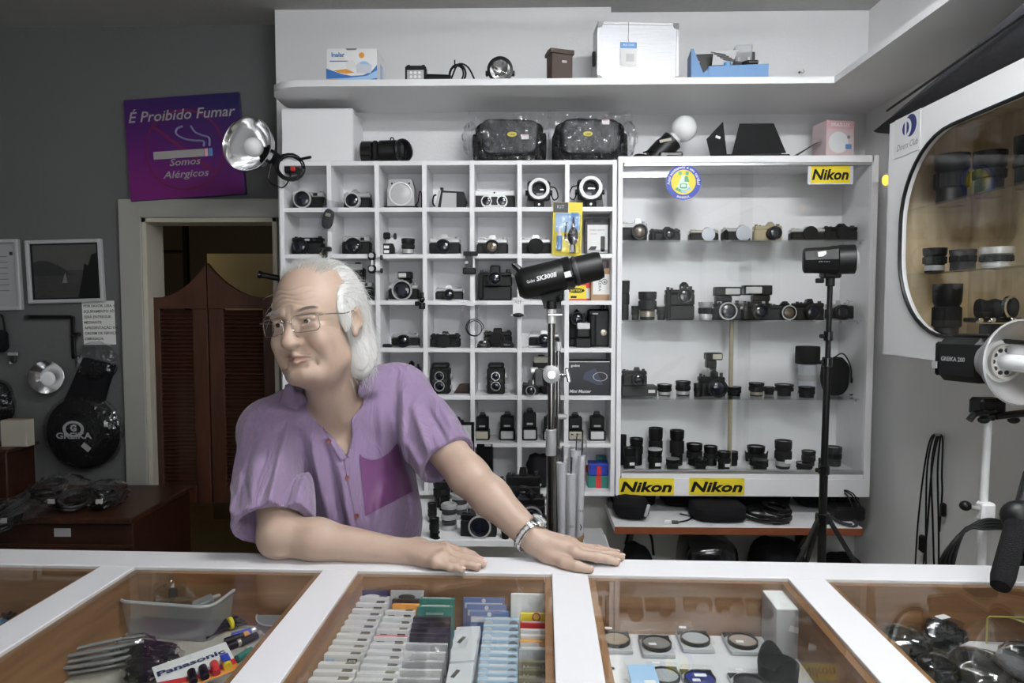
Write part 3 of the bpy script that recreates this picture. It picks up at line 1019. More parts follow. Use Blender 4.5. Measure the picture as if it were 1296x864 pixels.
def flashgun(label, x0, x1, ytop, Y, zb, win='flashwin', wz=(0.06, 0.34), group=None, mark=True):
    """flash gun standing with its window at the bottom and the foot on top"""
    w = px(x1 - x0, Y)
    p = P((x0 + x1) / 2, ytop, Y)
    H = p.z - zb
    t = thing('flash_gun', label, 'flash', (p.x, Y, zb), 0, group)
    d = 0.06
    MB().box((0, 0, H * 0.19), (w, d, H * 0.38), 0.005).build('head', 'black', t)
    MB().box((0, -d / 2 - 0.001, H * (wz[0] + wz[1]) / 2), (w * 0.80, 0.006, H * (wz[1] - wz[0])), 0.003).build('flash_window', win, t)
    MB().box((0, 0.004, H * 0.62), (w * 0.86, d * 0.8, H * 0.48), 0.006).build('body', 'black', t)
    if mark:
        MB().box((0, -d * 0.4 + 0.004 - 0.001, H * 0.52), (w * 0.40, 0.002, H * 0.06)).build('maker_plate', 'lightgrey', t)
    MB().box((0, 0.004, H * 0.895), (w * 0.45, d * 0.5, H * 0.08), 0.003).build('locking_collar', 'rubber', t)
    MB().box((0, 0.004, H * 0.965), (w * 0.34, d * 0.4, H * 0.07), 0.002).build('hot_shoe_foot', 'darkgrey', t)
    return t

def tlr(label, x0, x1, ytop, Y, zb, rings='satin'):
    w = px(x1 - x0, Y)
    p = P((x0 + x1) / 2, ytop, Y)
    H = p.z - zb
    d = 0.08
    t = thing('twin_lens_camera', label, 'camera', (p.x, Y, zb))
    MB().box((0, 0, H * 0.42), (w * 0.80, d, H * 0.84), 0.006).build('body', 'leather', t)
    MB().box((0, -0.004, H * 0.92), (w * 0.72, d * 0.8, H * 0.16), 0.006).build('viewing_hood', 'leather', t)
    MB().box((0, -d * 0.42, H * 0.92), (w * 0.5, 0.006, H * 0.06), 0.002).build('name_plate', 'darkgrey', t)
    MB().prism(rrect(w * 0.56, H * 0.66, w * 0.22), (0, -d / 2 - 0.008, H * 0.42), FX, FZ, -0.012).build('lens_board', 'black', t)
    for zz, k in ((0.60, 1.0), (0.28, 1.12)):
        lens_front(t, (0, -d / 2 - 0.004, H * zz), w * 0.19 * k, 0.018, 'black', ring=rings)
    for sx in (-1, 1):
        MB().cyl((sx * w * 0.40, 0, H * 0.55), (sx * w * 0.50, 0, H * 0.55), w * 0.13, n=14, b=0.001).build('winding_knob', 'satin', t)
        MB().cyl((sx * w * 0.22, -d / 2 - 0.014, H * 0.44), (sx * w * 0.22, -d / 2, H * 0.44), w * 0.07, n=10).build('aperture_wheel', 'darkgrey', t)
        MB().cyl((sx * w * 0.40, 0, H * 0.2), (sx * w * 0.47, 0, H * 0.2), w * 0.09, n=12).build('spool_knob', 'satin', t)
    return t

def pouch(name, label, cat, c, size, m='fabric', seed=1, lump=0.12, rotz=0.0, power=2.6, rot=None):
    """a soft rounded box (bag, case) standing with its base at c; returns thing with one body part"""
    rnd = random.Random(seed)
    t = thing(name, label, cat, c, rotz, rot=rot)
    soft(t, 'body', size, m, seed, lump, power)
    return t

def soft(parent, name, size, m, seed=1, lump=0.12, power=2.6, off=(0, 0, 0), nu=28, nv=16):
    rnd = random.Random(seed)
    ph = [rnd.uniform(0, 6.28) for _ in range(8)]
    vs_, fs = [], []
    e = 2.0 / power

    def sp(c):
        return math.copysign(abs(c) ** e, c)
    for j in range(nv + 1):
        t = math.pi * j / nv
        for i in range(nu):
            a = 2 * math.pi * i / nu
            x, y, z = sp(math.sin(t)) * sp(math.cos(a)), sp(math.sin(t)) * sp(math.sin(a)), -sp(math.cos(t))
            k = 1 + lump * (0.5 * math.sin(3.1 * x + 2.2 * z + ph[0]) + 0.35 * math.sin(5.3 * y - 3.7 * x + ph[1]) + 0.3 * math.sin(7.1 * z + 4.3 * y + ph[2]) + 0.22 * math.sin(11.3 * x + 9.7 * z + ph[3]))
            vs_.append((x * k * size[0] / 2 + off[0], y * k * size[1] / 2 + off[1], max(0.0, (z * (1 + (k - 1) * (1 if z > 0 else 0)) + 1) * size[2] / 2) + off[2]))
    for j in range(nv):
        for i in range(nu):
            i2 = (i + 1) % nu
            fs.append((j * nu + i, j * nu + i2, (j + 1) * nu + i2, (j + 1) * nu + i))
    return MB().add(vs_, fs).build(name, m, parent, angle=60)

def crumple(parent, name, size, m='bag', seed=1, off=(0, 0, 0), amp=0.35, nu=22, nv=12, rot=None):
    """thin crumpled film bag"""
    rnd = random.Random(seed)
    vs_, fs = [], []
    for j in range(nv + 1):
        t = math.pi * j / nv
        for i in range(nu):
            a = 2 * math.pi * i / nu
            k = 1 + rnd.uniform(-amp, amp) * (1 if 0 < j < nv else 0)
            v = Vector((math.sin(t) * math.cos(a) * k * size[0] / 2, math.sin(t) * math.sin(a) * k * size[1] / 2, -math.cos(t) * (0.85 + 0.15 * k) * size[2] / 2))
            if rot is not None:
                v = rot @ v
            v.z = max(v.z, -size[2] / 2)
            vs_.append(v + Vector(off) + Vector((0, 0, size[2] / 2)))
    for j in range(nv):
        for i in range(nu):
            i2 = (i + 1) % nu
            fs.append((j * nu + i, j * nu + i2, (j + 1) * nu + i2, (j + 1) * nu + i))
    return MB().add(vs_, fs).build(name, m, parent, angle=20)

def coil(parent, name, c, r, n=4, wire=0.003, m='black', seed=1, flat=0.3, axis=(0, 0, 1), squash=1.0):
    rnd = random.Random(seed)
    u, w, d = basis(axis)
    pts = []
    c = Vector(c)
    for i in range(n * 18 + 1):
        a = 2 * math.pi * i / 18
        rr = r * (1 + flat * 0.4 * math.sin(a * 0.31 + seed) + rnd.uniform(-0.02, 0.02))
        pts.append(c + u * (rr * math.cos(a)) + w * (rr * squash * math.sin(a)) + d * (wire * 2.0 * (i / 18) * 0.6 + wire))
    return MB().tube(pts, wire, 6).build(name, m, parent)

def cable(parent, name, pts, r=0.003, m='black', n=6, smooth=6):
    return MB().tube(catmull(pts, smooth), r, n).build(name, m, parent)

def carton(name, label, cat, x0, y0, x1, y1, Y, zb=None, depth=0.1, m='white', rotz=0.0, group=None, b=0.0015):
    p0, p1 = P(x0, y1, Y), P(x1, y0, Y)
    z0 = p0.z if zb is None else zb
    w, h = p1.x - p0.x, p1.z - z0
    t = thing(name, label, cat, ((p0.x + p1.x) / 2, Y, z0), rotz, group)
    MB().box((0, depth / 2, h / 2), (w, depth, h), b).build('carton', m, t)
    return t, w, h

def plate(parent, name, cx, cz, w, h, m, y=-0.0006, th=0.0008):
    return MB().box((cx, y, cz), (w, th, h)).build(name, m, parent)
# ---- things in the cubbies
YI = YC + 0.085
G1 = 'old cameras in the cubby shelf'

# row 1
slr('chrome rangefinder camera with wide silver lens, top left cubby', 372, 412, 244, YI, row(1), top='silver', prism='none', lens=0.50, lensL=0.045, ring='silver', lx=-0.1, group=G1, lz=0.42)
slr('silver and black reflex camera with chrome lens, second cubby of the top row', 436, 470, 240, YI, row(1), top='satin', prism='round', lens=0.36, lensL=0.05, lensbody='silver', ring='silver', group=G1, lx=-0.08)

# square spot lamp
c = at(509, 262, YI, row(1))
t = thing('spot_lamp', 'silver square-fronted lamp with round pale lens in the top cubby row', 'lamp', c)
w, h = px(40, YI), P(509, 232, YI).z - row(1)
MB().box((0, 0, 0.008), (w * 1.05, 0.06, 0.016), 0.004).build('base', 'black', t)
MB().prism([(-0.42 * w, 0), (0.42 * w, 0), (0.42 * w, h * 0.62), (0.34 * w, h * 0.98), (-0.34 * w, h * 0.98), (-0.42 * w, h * 0.62)], (0, -0.03, 0.014), FX, FZ, -0.06).build('housing', 'satin', t)
MB().lathe([(0.36 * w, -0.002), (0.37 * w, 0.008), (0.33 * w, 0.010), (0.32 * w, 0.002)], (0, -0.03, 0.014 + h * 0.44), (0, -1, 0), 26).build('bezel', 'white', t)
MB().lathe([(0.33 * w, 0.002), (0.22 * w, 0.010), (0.0001, 0.014)], (0, -0.03, 0.014 + h * 0.44), (0, -1, 0), 26).build('lens_glass', mat('frost', (0.55, 0.55, 0.56), 0.3), t)
for sx in (-1, 1):
    MB().cyl((sx * w * 0.27, -0.036, h * 0.95), (sx * w * 0.27, -0.03, h * 0.95), 0.004, n=10).build('screw', 'black', t)
cable(t, 'cord', [(w * 0.42, 0, 0.02), (w * 0.5, 0, 0.035), (w * 0.56, -0.01, h * 0.65), (w * 0.62, -0.01, h * 0.6), (w * 0.62, 0, 0.01)], 0.0025)

# folding viewer
c = at(570, 260, YI, row(1))
t = thing('slide_viewer', 'small black folding slide viewer with metal screen, fourth cubby of the top row', 'viewer', c)
w, h = px(42, YI), P(570, 238, YI).z - row(1)
MB().prism([(-w * 0.36, 0), (w * 0.42, 0), (w * 0.5, h * 0.4), (w * 0.42, h * 0.78), (-w * 0.25, h * 0.85)], (0, -0.03, 0), FX, FZ, -0.06).build('body', 'black', t)
MB().prism([(-w * 0.26, h * 0.08), (w * 0.20, h * 0.08), (w * 0.20, h * 0.72), (-w * 0.20, h * 0.74)], (0, -0.033, 0), FX, FZ, -0.006).build('screen', 'satin', t)
MB().prism([(-w * 0.44, 0), (-w * 0.36, 0), (-w * 0.25, h * 0.85), (-w * 0.32, h * 0.85)], (0, -0.035, 0), FX, FZ, -0.05).build('side_frame', 'satin', t)
MB().cyl((-w * 0.24, -0.01, h * 0.85), (-w * 0.24, -0.01, h * 1.0), 0.008, n=10).build('knob', 'black', t)
cable(t, 'handle', [(-w * 0.42, 0, h * 0.7), (-w * 0.50, 0, h * 0.62), (-w * 0.52, 0, h * 0.3), (-w * 0.42, 0, 0.012)], 0.004)

# stereo camera
c = at(626, 259, YI, row(1))
t = thing('stereo_camera', 'white-topped stereo camera with two small round lenses', 'camera', c, 0, G1)
w, h = px(51, YI), P(626, 241.5, YI).z - row(1)
MB().box((0, 0, h * 0.36), (w, 0.045, h * 0.72), 0.005).build('body', 'leather', t)
MB().box((0, 0, h * 0.84), (w, 0.043, h * 0.26), 0.004).build('top_plate', 'shelfwhite', t)
MB().prism(rrect(w * 0.64, h * 0.72, h * 0.34), (0.0, -0.028, h * 0.40), FX, FZ, -0.01).build('lens_panel', 'silver', t)
for sx in (-1, 1):
    lens_front(t, (sx * w * 0.19, -0.024, h * 0.40), h * 0.27, 0.014, 'silver', ring='silver')
    MB().cyl((sx * w * 0.42, 0, h * 0.96), (sx * w * 0.42, 0, h * 1.04), 0.008, n=10).build('knob', 'satin', t)
MB().prism(rrect(w * 0.16, h * 0.44, 0.003), (0.0, -0.030, h * 0.42), FX, FZ, -0.004).build('centre_plate', 'black', t)
MB().cyl((0, -0.023, h * 0.86), (0, -0.021, h * 0.86), 0.004, n=8).build('counter_window', 'black', t)

# two viewing loupes / bellows lenses with broad metal rings
for k, (xa, xb, yt, lab, rx) in enumerate(((664, 700, 226, 'black bellows unit with broad silver ring and loop strap, sixth cubby of the top row', -0.02), (727, 766, 224, 'black bellows unit with broad silver ring in the top right cubby', 0.02))):
    zc = row(1)
    xc = (xa + xb) / 2
    t = thing('bellows_unit', lab, 'lens', at(xc, 258, YI, zc))
    w, h = px(xb - xa, YI), P(xc, yt, YI).z - zc
    MB().prism([(-w * 0.45, 0), (w * 0.45, 0), (w * 0.38, h * 0.55), (-w * 0.38, h * 0.55)], (0, 0.0, 0), FX, FZ, -0.06).build('stand', 'darkgrey', t)
    MB().box((0, 0.02, h * 0.60), (w * 0.80, 0.05, h * 0.66), 0.008).build('rear_frame', 'black', t)
    r = w * 0.37
    MB().lathe([(r * 0.9, 0), (r, 0.01), (r, 0.045), (r * 0.98, 0.05), (r * 0.70, 0.05), (r * 0.66, 0.02)], (0, 0.0, h * 0.62), (0, -1, 0), 28).build('silver_ring', 'satin', t)
    MB().lathe([(r * 0.68, 0.004), (r * 0.4, 0.006), (0.0001, 0.006)], (0, 0, h * 0.62), (0, -1, 0), 24).build('glass', 'lensglass', t)
    MB().box((rx * 0, -0.035, h * 0.10), (w * 0.34, 0.03, h * 0.24), 0.004).build('foot', 'blackmatte', t)
    MB().cyl((0, -0.052, h * 0.12), (0, -0.049, h * 0.12), 0.005, n=10).build('screw', 'silver', t)
    sg = 1 if k == 0 else -1
    cable(t, 'strap', [(sg * w * 0.40, 0.01, h * 0.75), (sg * w * 0.58, 0, h * 0.68), (sg * w * 0.66, -0.01, h * 0.4), (sg * w * 0.52, -0.01, h * 0.3), (sg * w * 0.42, 0.01, h * 0.5)], 0.003)
    for sx in (-1, 1):
        MB().cyl((sx * w * 0.38, 0.01, h * 0.55), (sx * w * 0.47, 0.01, h * 0.55), 0.012, n=12).build('focus_knob', 'black', t)

# row 2
slr('black camera with dark lens in the second cubby of the left column', 371, 410, 301, YI, row(2), top='black', prism='none', lens=0.42, lensL=0.04, lx=-0.16, group=G1)
slr('chrome and black rangefinder with black lens, second row second cubby', 434, 470, 300, YI, row(2), top='satin', prism='none', lens=0.44, lensL=0.04, lx=-0.04, group=G1, lz=0.40)
t = thing('flash_bracket', 'small black metal bracket with round knob beside a lens tube', 'bracket', at(490, 322, YI, row(2)))
MB().prism([(-0.034, 0), (0.034, 0), (0.034, 0.034), (0.026, 0.052), (-0.03, 0.052), (-0.036, 0.034)], (0, -0.012, 0), FX, FZ, -0.024).build('frame', 'black', t)
MB().box((0.0, -0.013, 0.036), (0.022, 0.003, 0.012)).build('slot', 'lam', t)
MB().box((0.0, -0.013, 0.016), (0.022, 0.003, 0.012)).build('slot', 'lam', t)
MB().cyl((0, 0, 0.05), (0, 0, 0.072), 0.003, n=8).build('stem', 'silver', t)
MB().box((0, 0, 0.086), (0.030, 0.022, 0.030), 0.005).build('clamp', 'black', t)
MB().cyl((0.014, 0, 0.084), (0.032, 0, 0.084), 0.006, n=10).build('screw', 'satin', t)
MB().cyl((0.030, 0, 0.084), (0.042, 0, 0.084), 0.014, n=12, b=0.002).build('knob', 'darkgrey', t)
lens('plain black lens tube alone beside a small bracket in the third cubby column', 508, 525, 302, YI, row(2), 3, ring='satin')
slr('silver-topped reflex camera, fourth cubby of the second row', 544, 583, 297, YI, row(2), top='silver', prism='tri', lens=0.36, lensL=0.045, group=G1, lx=-0.02)
slr('silver-topped reflex camera with amber lens glint, fifth cubby of the second row', 604, 643, 298, YI, row(2), top='silver', prism='tri', lens=0.36, lensL=0.045, group=G1, glass='amberglass')
slr('silver-topped reflex camera with black front cap, sixth cubby of the second row', 659, 697, 298, YI, row(2), top='silver', prism='tri', lens=0.40, lensL=0.035, cap='blackmatte', group=G1)

# cleaning kit blister hanging on the front
c = P(717, 323, YC - 0.012)
w, h = px(40, YC), px(66, YC)
t = thing('cleaning_kit', 'yellow blister pack with blower and brush hanging before the cubbies', 'blister pack', (c.x, YC - 0.005, c.z), rot=(0, R(1.5), 0))
MB().box((0, 0, h / 2), (w * 0.92, 0.002, h), 0.0).build('card', 'yellow', t)
plate(t, 'header_print', -w * 0.22, h * 0.90, w * 0.46, h * 0.19, 'darkgrey', -0.0016)
text('KIT', 'lightgrey', t, (-w * 0.22, -0.0022, h * 0.88), w=w * 0.22)
plate(t, 'print_panel', 0.0, h * 0.62, w * 0.76, h * 0.36, 'skyblue', -0.0016)
plate(t, 'print_panel', w * 0.22, h * 0.64, w * 0.24, h * 0.34, 'midblue', -0.0022)
MB().ell((w * 0.18, -0.014, h * 0.36), (w * 0.17, 0.016, h * 0.17)).build('air_blower', 'black', t)
MB().cyl((w * 0.18, -0.012, h * 0.50), (w * 0.18, -0.010, h * 0.72), w * 0.06, w * 0.02, n=10).build('blower_nozzle', 'black', t)
MB().cyl((w * 0.18, -0.012, h * 0.06), (w * 0.18, -0.012, h * 0.2), w * 0.10, w * 0.08, n=12).build('blower_valve', 'black', t)
MB().cyl((-w * 0.24, -0.010, h * 0.10), (-w * 0.24, -0.010, h * 0.36), w * 0.09, n=12).build('spray_bottle', 'midblue', t)
MB().cyl((-w * 0.24, -0.010, h * 0.36), (-w * 0.24, -0.010, h * 0.50), w * 0.06, n=12).build('bottle_cap', 'white', t)
MB().cyl((-w * 0.06, -0.008, h * 0.30), (-w * 0.03, -0.008, h * 0.62), w * 0.03, n=8).build('brush', 'black', t)
MB().box((0, -0.015, h * 0.40), (w * 0.82, 0.030, h * 0.74), 0.006).build('clear_blister', 'bag', t)

# boxed remote
t, w, h = carton('remote_box', 'white and black retail box with a picture of a remote, second row right cubby', 'box', 740, 276, 771, 319, YI, row(2), 0.06, 'darkgrey')
plate(t, 'printed_face', 0.003, h * 0.44, w * 0.84, h * 0.76, 'white')
text('CAMERA REMOTE', 'grey', t, (0, -0.0012, h * 0.66), w=w * 0.62)
text('SHUTTER', 'red', t, (-w * 0.14, -0.0012, h * 0.56), w=w * 0.25)
MB().prism(rrect(w * 0.18, h * 0.42, 0.004), (w * 0.24, -0.0014, h * 0.30), FX, FZ, -0.0006).build('picture', 'darkgrey', t)
MB().prism([(-w * 0.36, h * 0.14), (-w * 0.24, h * 0.24), (0, h * 0.24), (-w * 0.08, h * 0.12)], (0, -0.0014, 0), FX, FZ, -0.0006).build('picture', 'darkgrey', t)
plate(t, 'picture_ground', 0.003, h * 0.10, w * 0.84, h * 0.09, 'lightgrey', -0.0010)
MB().prism(rrect(w * 0.30, h * 0.05, 0.003), (0, -0.001, h * 0.92), FX, FZ, -0.0006).build('euro_slot', 'black', t)

# row 3
flashgun('black flash gun leaning upright behind the man\'s hair', 443, 463, 332, YI + 0.02, row(3) + 0.0, 'flashwin', (0.80, 0.95), mark=False)
slr('dark camera half hidden by the man\'s white hair, third row', 446, 472, 357, YI - 0.015, row(3), top='satin', prism='none', lens=0.42, lensL=0.04, lx=-0.3, group=G1)
slr('chrome rangefinder with a small flash on top, third cubby row', 492, 530, 344, YI, row(3), top='silver', prism='none', lens=0.62, lensL=0.03, ring='satin', lx=0.0, flash=(0.55, 0.06, 0.46, 0.55, -1), group=G1)
slr('silver reflex camera angled slightly, fourth cubby of the third row', 551, 586, 361, YI, row(3), top='satin', prism='tri', lens=0.36, lensL=0.05, group=G1, rotz=R(8), lx=-0.02)
slr('large black reflex camera with motor drive, fifth cubby of the third row', 606, 648, 336, YI, row(3), top='black', prism='box', lens=0.20, lensL=0.05, motor=0.52, brand='Nikon', group=G1, lz=0.62)
slr('black camera mostly hidden behind the studio light, third row', 671, 714, 362, YI, row(3), top='satin', prism='none', lens=0.40, lensL=0.04, group=G1)
t, w, h = carton('battery_box', 'yellow and red battery charger box in the third row right cubby', 'box', 717, 361, 742, 380.5, YI - 0.03, row(3), 0.05, 'yellow')
MB().prism([(0.42 * w * math.cos(a), h * 0.66 + 0.16 * h * math.sin(a)) for a in [2 * math.pi * i / 20 for i in range(20)]], (0, -0.0008, 0), FX, FZ, -0.0006).build('label_oval', 'black', t)
text('BATTERY', 'yellow', t, (0, -0.0012, h * 0.60), w=w * 0.6, bold=0.03)
plate(t, 'red_band', 0, h * 0.06, w, h * 0.10, 'red')
plate(t, 'picture', -w * 0.14, h * 0.24, w * 0.3, h * 0.14, 'black', -0.0010)
t, w, h = carton('red_pack', 'red and white pack leaning behind the yellow battery box', 'box', 728, 354, 748, 380.5, YI + 0.04, row(3), 0.03, 'red')
plate(t, 'white_panel', 0, h * 0.35, w * 0.9, h * 0.5, 'white')
t, w, h = carton('kraft_box', 'brown cardboard box with white label in the third row right cubby', 'box', 748, 339, 773, 380.5, YI - 0.01, row(3), 0.08, 'kraft')
plate(t, 'white_label', 0.0015, h * 0.50, w * 0.86, h * 0.62, 'white')
MB().lathe([(0.010, 0), (0.0125, 0), (0.0125, 0.0005), (0.010, 0.0005)], (w * 0.18, -0.0012, h * 0.58), (0, -1, 0), 20, cap=False).build('logo_ring', 'black', t)
text('G', 'black', t, (w * 0.18, -0.0012, h * 0.54), h=h * 0.08, bold=0.05)
text('GREIKA', 'black', t, (-w * 0.12, -0.0014, h * 0.50), ux=(0, 0, -1), uy=(1, 0, 0), w=h * 0.42)

# row 4
slr('black reflex camera with bright silver prism beside a small accessory, fourth row third cubby', 496, 531, 419, YI, row(4), top='satin', prism='tri', lens=0.40, lensL=0.06, group=G1)
t = thing('hot_shoe_cover', 'tiny flat black accessory lying left of a reflex camera', 'accessory', at(490, 440, YI - 0.03, row(4)))
MB().box((0, 0, 0.006), (0.045, 0.03, 0.012), 0.002).build('body', 'black', t)
MB().box((0.0, 0.0, 0.013), (0.03, 0.022, 0.003), 0.001).build('rail', 'darkgrey', t)
slr('black and silver reflex camera with capped long lens, fourth row fourth cubby', 545, 583, 419, YI, row(4), top='black', prism='tri', lens=0.42, lensL=0.06, cap='black', group=G1, brand='Nikon')
slr('black reflex camera with two separate caps before it, fourth row fifth cubby', 612, 648, 415, YI + 0.02, row(4), top='black', prism='box', lens=0.40, lensL=0.05, cap='blackmatte', group=G1, brand='Nikon')
for xx, lab in ((612, 'left'), (642, 'right')):
    t = thing('body_cap', 'black leather cap piece on the %s before the dark reflex camera' % lab, 'cap', at(xx, 441, YC + 0.03, row(4)))
    MB().prism([(-0.03, 0), (0.03, 0), (0.027, 0.018), (0.012, 0.030), (-0.016, 0.030), (-0.028, 0.018)], (0, -0.01, 0), FX, FZ, -0.022).build('shell', 'leather', t)
    text('Nikon', 'lightgrey', t, (0, -0.0102, 0.010), w=0.026)
slr('silver-topped reflex camera behind the chrome stand pole, fourth row', 669, 708, 418, YI, row(4), top='silver', prism='tri', lens=0.40, lensL=0.05, group=G1)
t, w, h = carton('paper_card', 'small white card standing left of the camera behind the chrome pole', 'card', 657.5, 424, 667, 442, YI + 0.03, row(4), 0.004, 'white')
# crowded right cubby
slr('tall black camera at the back left of the crowded fourth-row cubby', 718, 742, 391, YI + 0.05, row(4), top='black', prism='round', lens=0.18, lensL=0.04, motor=0.3, group=G1, lz=0.75)
t = flashgun('black flash gun with white window in the crowded fourth-row cubby', 728, 748, 407, YI - 0.02, row(4), 'flashwin', (0.72, 0.96), mark=False)
t, w, h = carton('power_grip', 'tall black motor grip with round metal dial in the crowded fourth-row cubby', 'grip', 744, 391, 772, 442, YI, row(4), 0.07, 'black', b=0.008)
MB().lathe([(0.014, 0), (0.014, 0.004), (0.010, 0.005), (0.0001, 0.005)], (w * 0.22, -0.001, h * 0.38), (0, -1, 0), 20).build('dial', 'champagne', t)
MB().box((-w * 0.30, -0.012, h * 0.45), (w * 0.34, 0.03, h * 0.86), 0.01).build('hand_grip', 'leather', t)
MB().cyl((w * 0.2, 0.03, h), (w * 0.2, 0.03, h + 0.022), 0.008, n=12).build('release_knob', 'darkgrey', t)
plate(t, 'name_strip', -w * 0.2, h * 0.88, w * 0.25, 0.005, 'lightgrey', -0.028)

# row 5
slr('dark camera peeking out behind the man\'s shoulder, fifth row', 510, 532, 456, YI + 0.03, row(5), top='black', prism='round', lens=0.3, lensL=0.04, group=G1)
tlr('black twin-lens reflex camera with a dark wallet beside it', 543, 573, 459, YI, row(5))
t = thing('leather_wallet', 'flat dark brown wallet lying beside the twin-lens camera', 'wallet', at(584, 500, YI, row(5)))
MB().prism([(-0.034, 0), (0.034, 0), (0.034, 0.040), (-0.008, 0.040)], (0, -0.02, 0), FX, FZ, -0.04).build('cover', 'brownleather', t)
MB().box((0.006, -0.021, 0.008), (0.055, 0.003, 0.003)).build('seam', 'black', t)
tlr('black twin-lens reflex camera with two bright lens rings, standing alone', 614, 642, 459, YI, row(5), 'chrome')
flashgun('black flash with beige window at the back, behind the chrome pole', 673, 697, 449, YI + 0.04, row(5), 'flashyel', (0.80, 0.98), mark=False)
slr('small black camera in front of the beige-window flash, fifth row', 661, 682, 481, YI - 0.03, row(5), top='darkgrey', prism='box', lens=0.34, lensL=0.05, group=G1, ring='satin')
pouch('lens_pouch', 'small black soft pouch behind the chrome pole, fifth row', 'pouch', at(691, 500, YI - 0.03, row(5)), (0.055, 0.05, 0.06), 'fabric', 5)
t, w, h = carton('reflector_box', 'black printed box with a picture of a snoot reflector, fifth row right cubby', 'box', 718.5, 457, 772, 502, YC + 0.012, row(5), 0.12, mat('boxblack', (0.012, 0.013, 0.018), 0.35))
text('godox', 'white', t, (-w * 0.32, -0.0006, h * 0.84), w=w * 0.22, bold=0.02)
text('Mini Master', 'white', t, (-w * 0.20, -0.0006, h * 0.08), w=w * 0.52, shear=0.2, bold=0.025)
mat('printblue', (0.045, 0.055, 0.09), 0.4)
MB().prism([(-w * 0.14, h * 0.48), (w * 0.22, h * 0.30), (w * 0.34, h * 0.32), (w * 0.16, h * 0.80), (-w * 0.10, h * 0.66)], (0, -0.0008, 0), FX, FZ, -0.0004).build('picture', 'printblue', t)
MB().lathe([(w * 0.155, 0), (w * 0.175, 0), (w * 0.175, 0.0004), (w * 0.155, 0.0004)], (w * 0.27, -0.001, h * 0.55), (0, -1, 0), 24, sx=1.0, sy=0.62, cap=False).build('picture_ring', 'lightgrey', t)
plate(t, 'tape', 0, h * 0.985, w, 0.003, 'white', -0.001)

# row 6: flash guns
FG = 'flash guns in the sixth cubby row'
for xa, xb, yt, lab, wn in ((601, 620, 522, 'black flash gun beside the framed sheet, sixth row', 'flashyel'), (632, 652, 521, 'black flash gun with light maker plate, sixth row', 'flashwin'),
                            (661, 680, 516, 'tallest black flash gun left of the chrome pole, sixth row', 'flashwin'), (687, 705, 522, 'black flash gun hidden behind the chrome pole, sixth row', 'flashwin'),
                            (718, 738, 522, 'left flash gun of the pair in the right cubby, sixth row', 'flashyel'), (745, 766, 521, 'right flash gun of the pair in the right cubby, sixth row', 'flashwin')):
    flashgun(lab, xa, xb, yt, YI, row(6), wn, group=FG)
flashgun('black flash lying low behind the man\'s sleeve, sixth row', 570, 588, 528, YI + 0.03, row(6), 'flashyel', group=FG)
# framed sheet leaning in front of the sixth row
c = P(588, 572, YC - 0.03)
t = thing('framed_sheet', 'black framed white sheet leaning at the cubbies behind the sleeve', 'frame', (c.x, YC - 0.012, row(7)))
h = P(588, 534, YC - 0.012).z - row(7)
MB().box((-0.01, 0, h / 2), (px(26, YC), 0.004, h), 0.0).build('sheet', 'white', t)
for sx in (-1, 1):
    MB().box((-0.01 + sx * px(13, YC), -0.001, h / 2), (0.012, 0.012, h), 0.001).build('frame_side', 'black', t)
MB().box((-0.01, -0.001, h - 0.006), (px(26, YC), 0.012, 0.012), 0.001).build('frame_top', 'black', t)

# row 7
t, w, h = carton('black_box', 'black glossy box with silver corner beside the man\'s sleeve, bottom row', 'box', 603, 561, 624, 622, YC - 0.0, row(7), 0.10, 'blackgloss', b=0.003)
plate(t, 'silver_corner', w * 0.2, h * 0.96, w * 0.4, h * 0.04, 'lightgrey')
pouch('camera_bag', 'dark soft camera bag in the bottom row by the rolled sheets', 'bag', at(684, 620, YI, row(7)), (0.12, 0.12, 0.15), 'fabric', 11)
t, w, h = carton('gift_box', 'small blue gift box with red ribbon in the bottom right cubby', 'gift box', 746, 587, 770, 604, YI - 0.02, row(7) + 0.055, 0.07, 'blue', b=0.003)
plate(t, 'ribbon', 0, h / 2, w * 0.24, h, 'red')
MB().box((0, 0.035, h * 0.9), (w * 1.06, 0.074, h * 0.22), 0.002).build('lid', 'blue', t)
t, w, h = carton('green_box', 'dark green box with red ribbon under the blue gift box', 'gift box', 744, 603.5, 771, 619, YI - 0.022, row(7), 0.08, 'green', b=0.003)
t.location.z = row(7)
plate(t, 'ribbon', 0, 0.027, w * 0.24, 0.053, 'red')
for ob in list(t.children):
    if ob.name.startswith('carton'):
        ob.scale.z = 0.054 / h
t, w, h = carton('teal_box', 'small dark teal box at the back of the bottom right cubby', 'box', 755, 577, 769, 590, YI + 0.06, row(7), 0.03, 'green', b=0.003)
plate(t, 'tape', 0, h * 0.7, w, 0.004, 'darkgrey')
t, w, h = carton('red_box', 'small red box behind the blue gift box, bottom right cubby', 'box', 742, 590, 755, 600, YI + 0.06, row(7), 0.03, 'red', b=0.002)
plate(t, 'tape', 0, h * 0.7, w, 0.004, 'darkgrey')

# small things clipped or hung on the front edges
YH = YC - 0.012

def hung(name, label, cat, x, y):
    p = P(x, y, YH)
    return thing(name, label, cat, (p.x, YH, p.z))

t = hung('hanging_pouch', 'small grey pouch in clear film hanging between the first two columns', 'pouch', 412, 290)
soft(t, 'pouch', (0.05, 0.022, 0.085), 'duskfabric', 3, 0.08, off=(0, 0, 0.002))
t.rotation_euler = (0, R(14), 0)
MB().box((0.002, -0.006, 0.06), (0.066, 0.0012, 0.13), 0.0).build('clear_film', 'bag', t)
MB().box((0.0, -0.0115, 0.062), (0.022, 0.002, 0.014)).build('label', 'champagne', t)

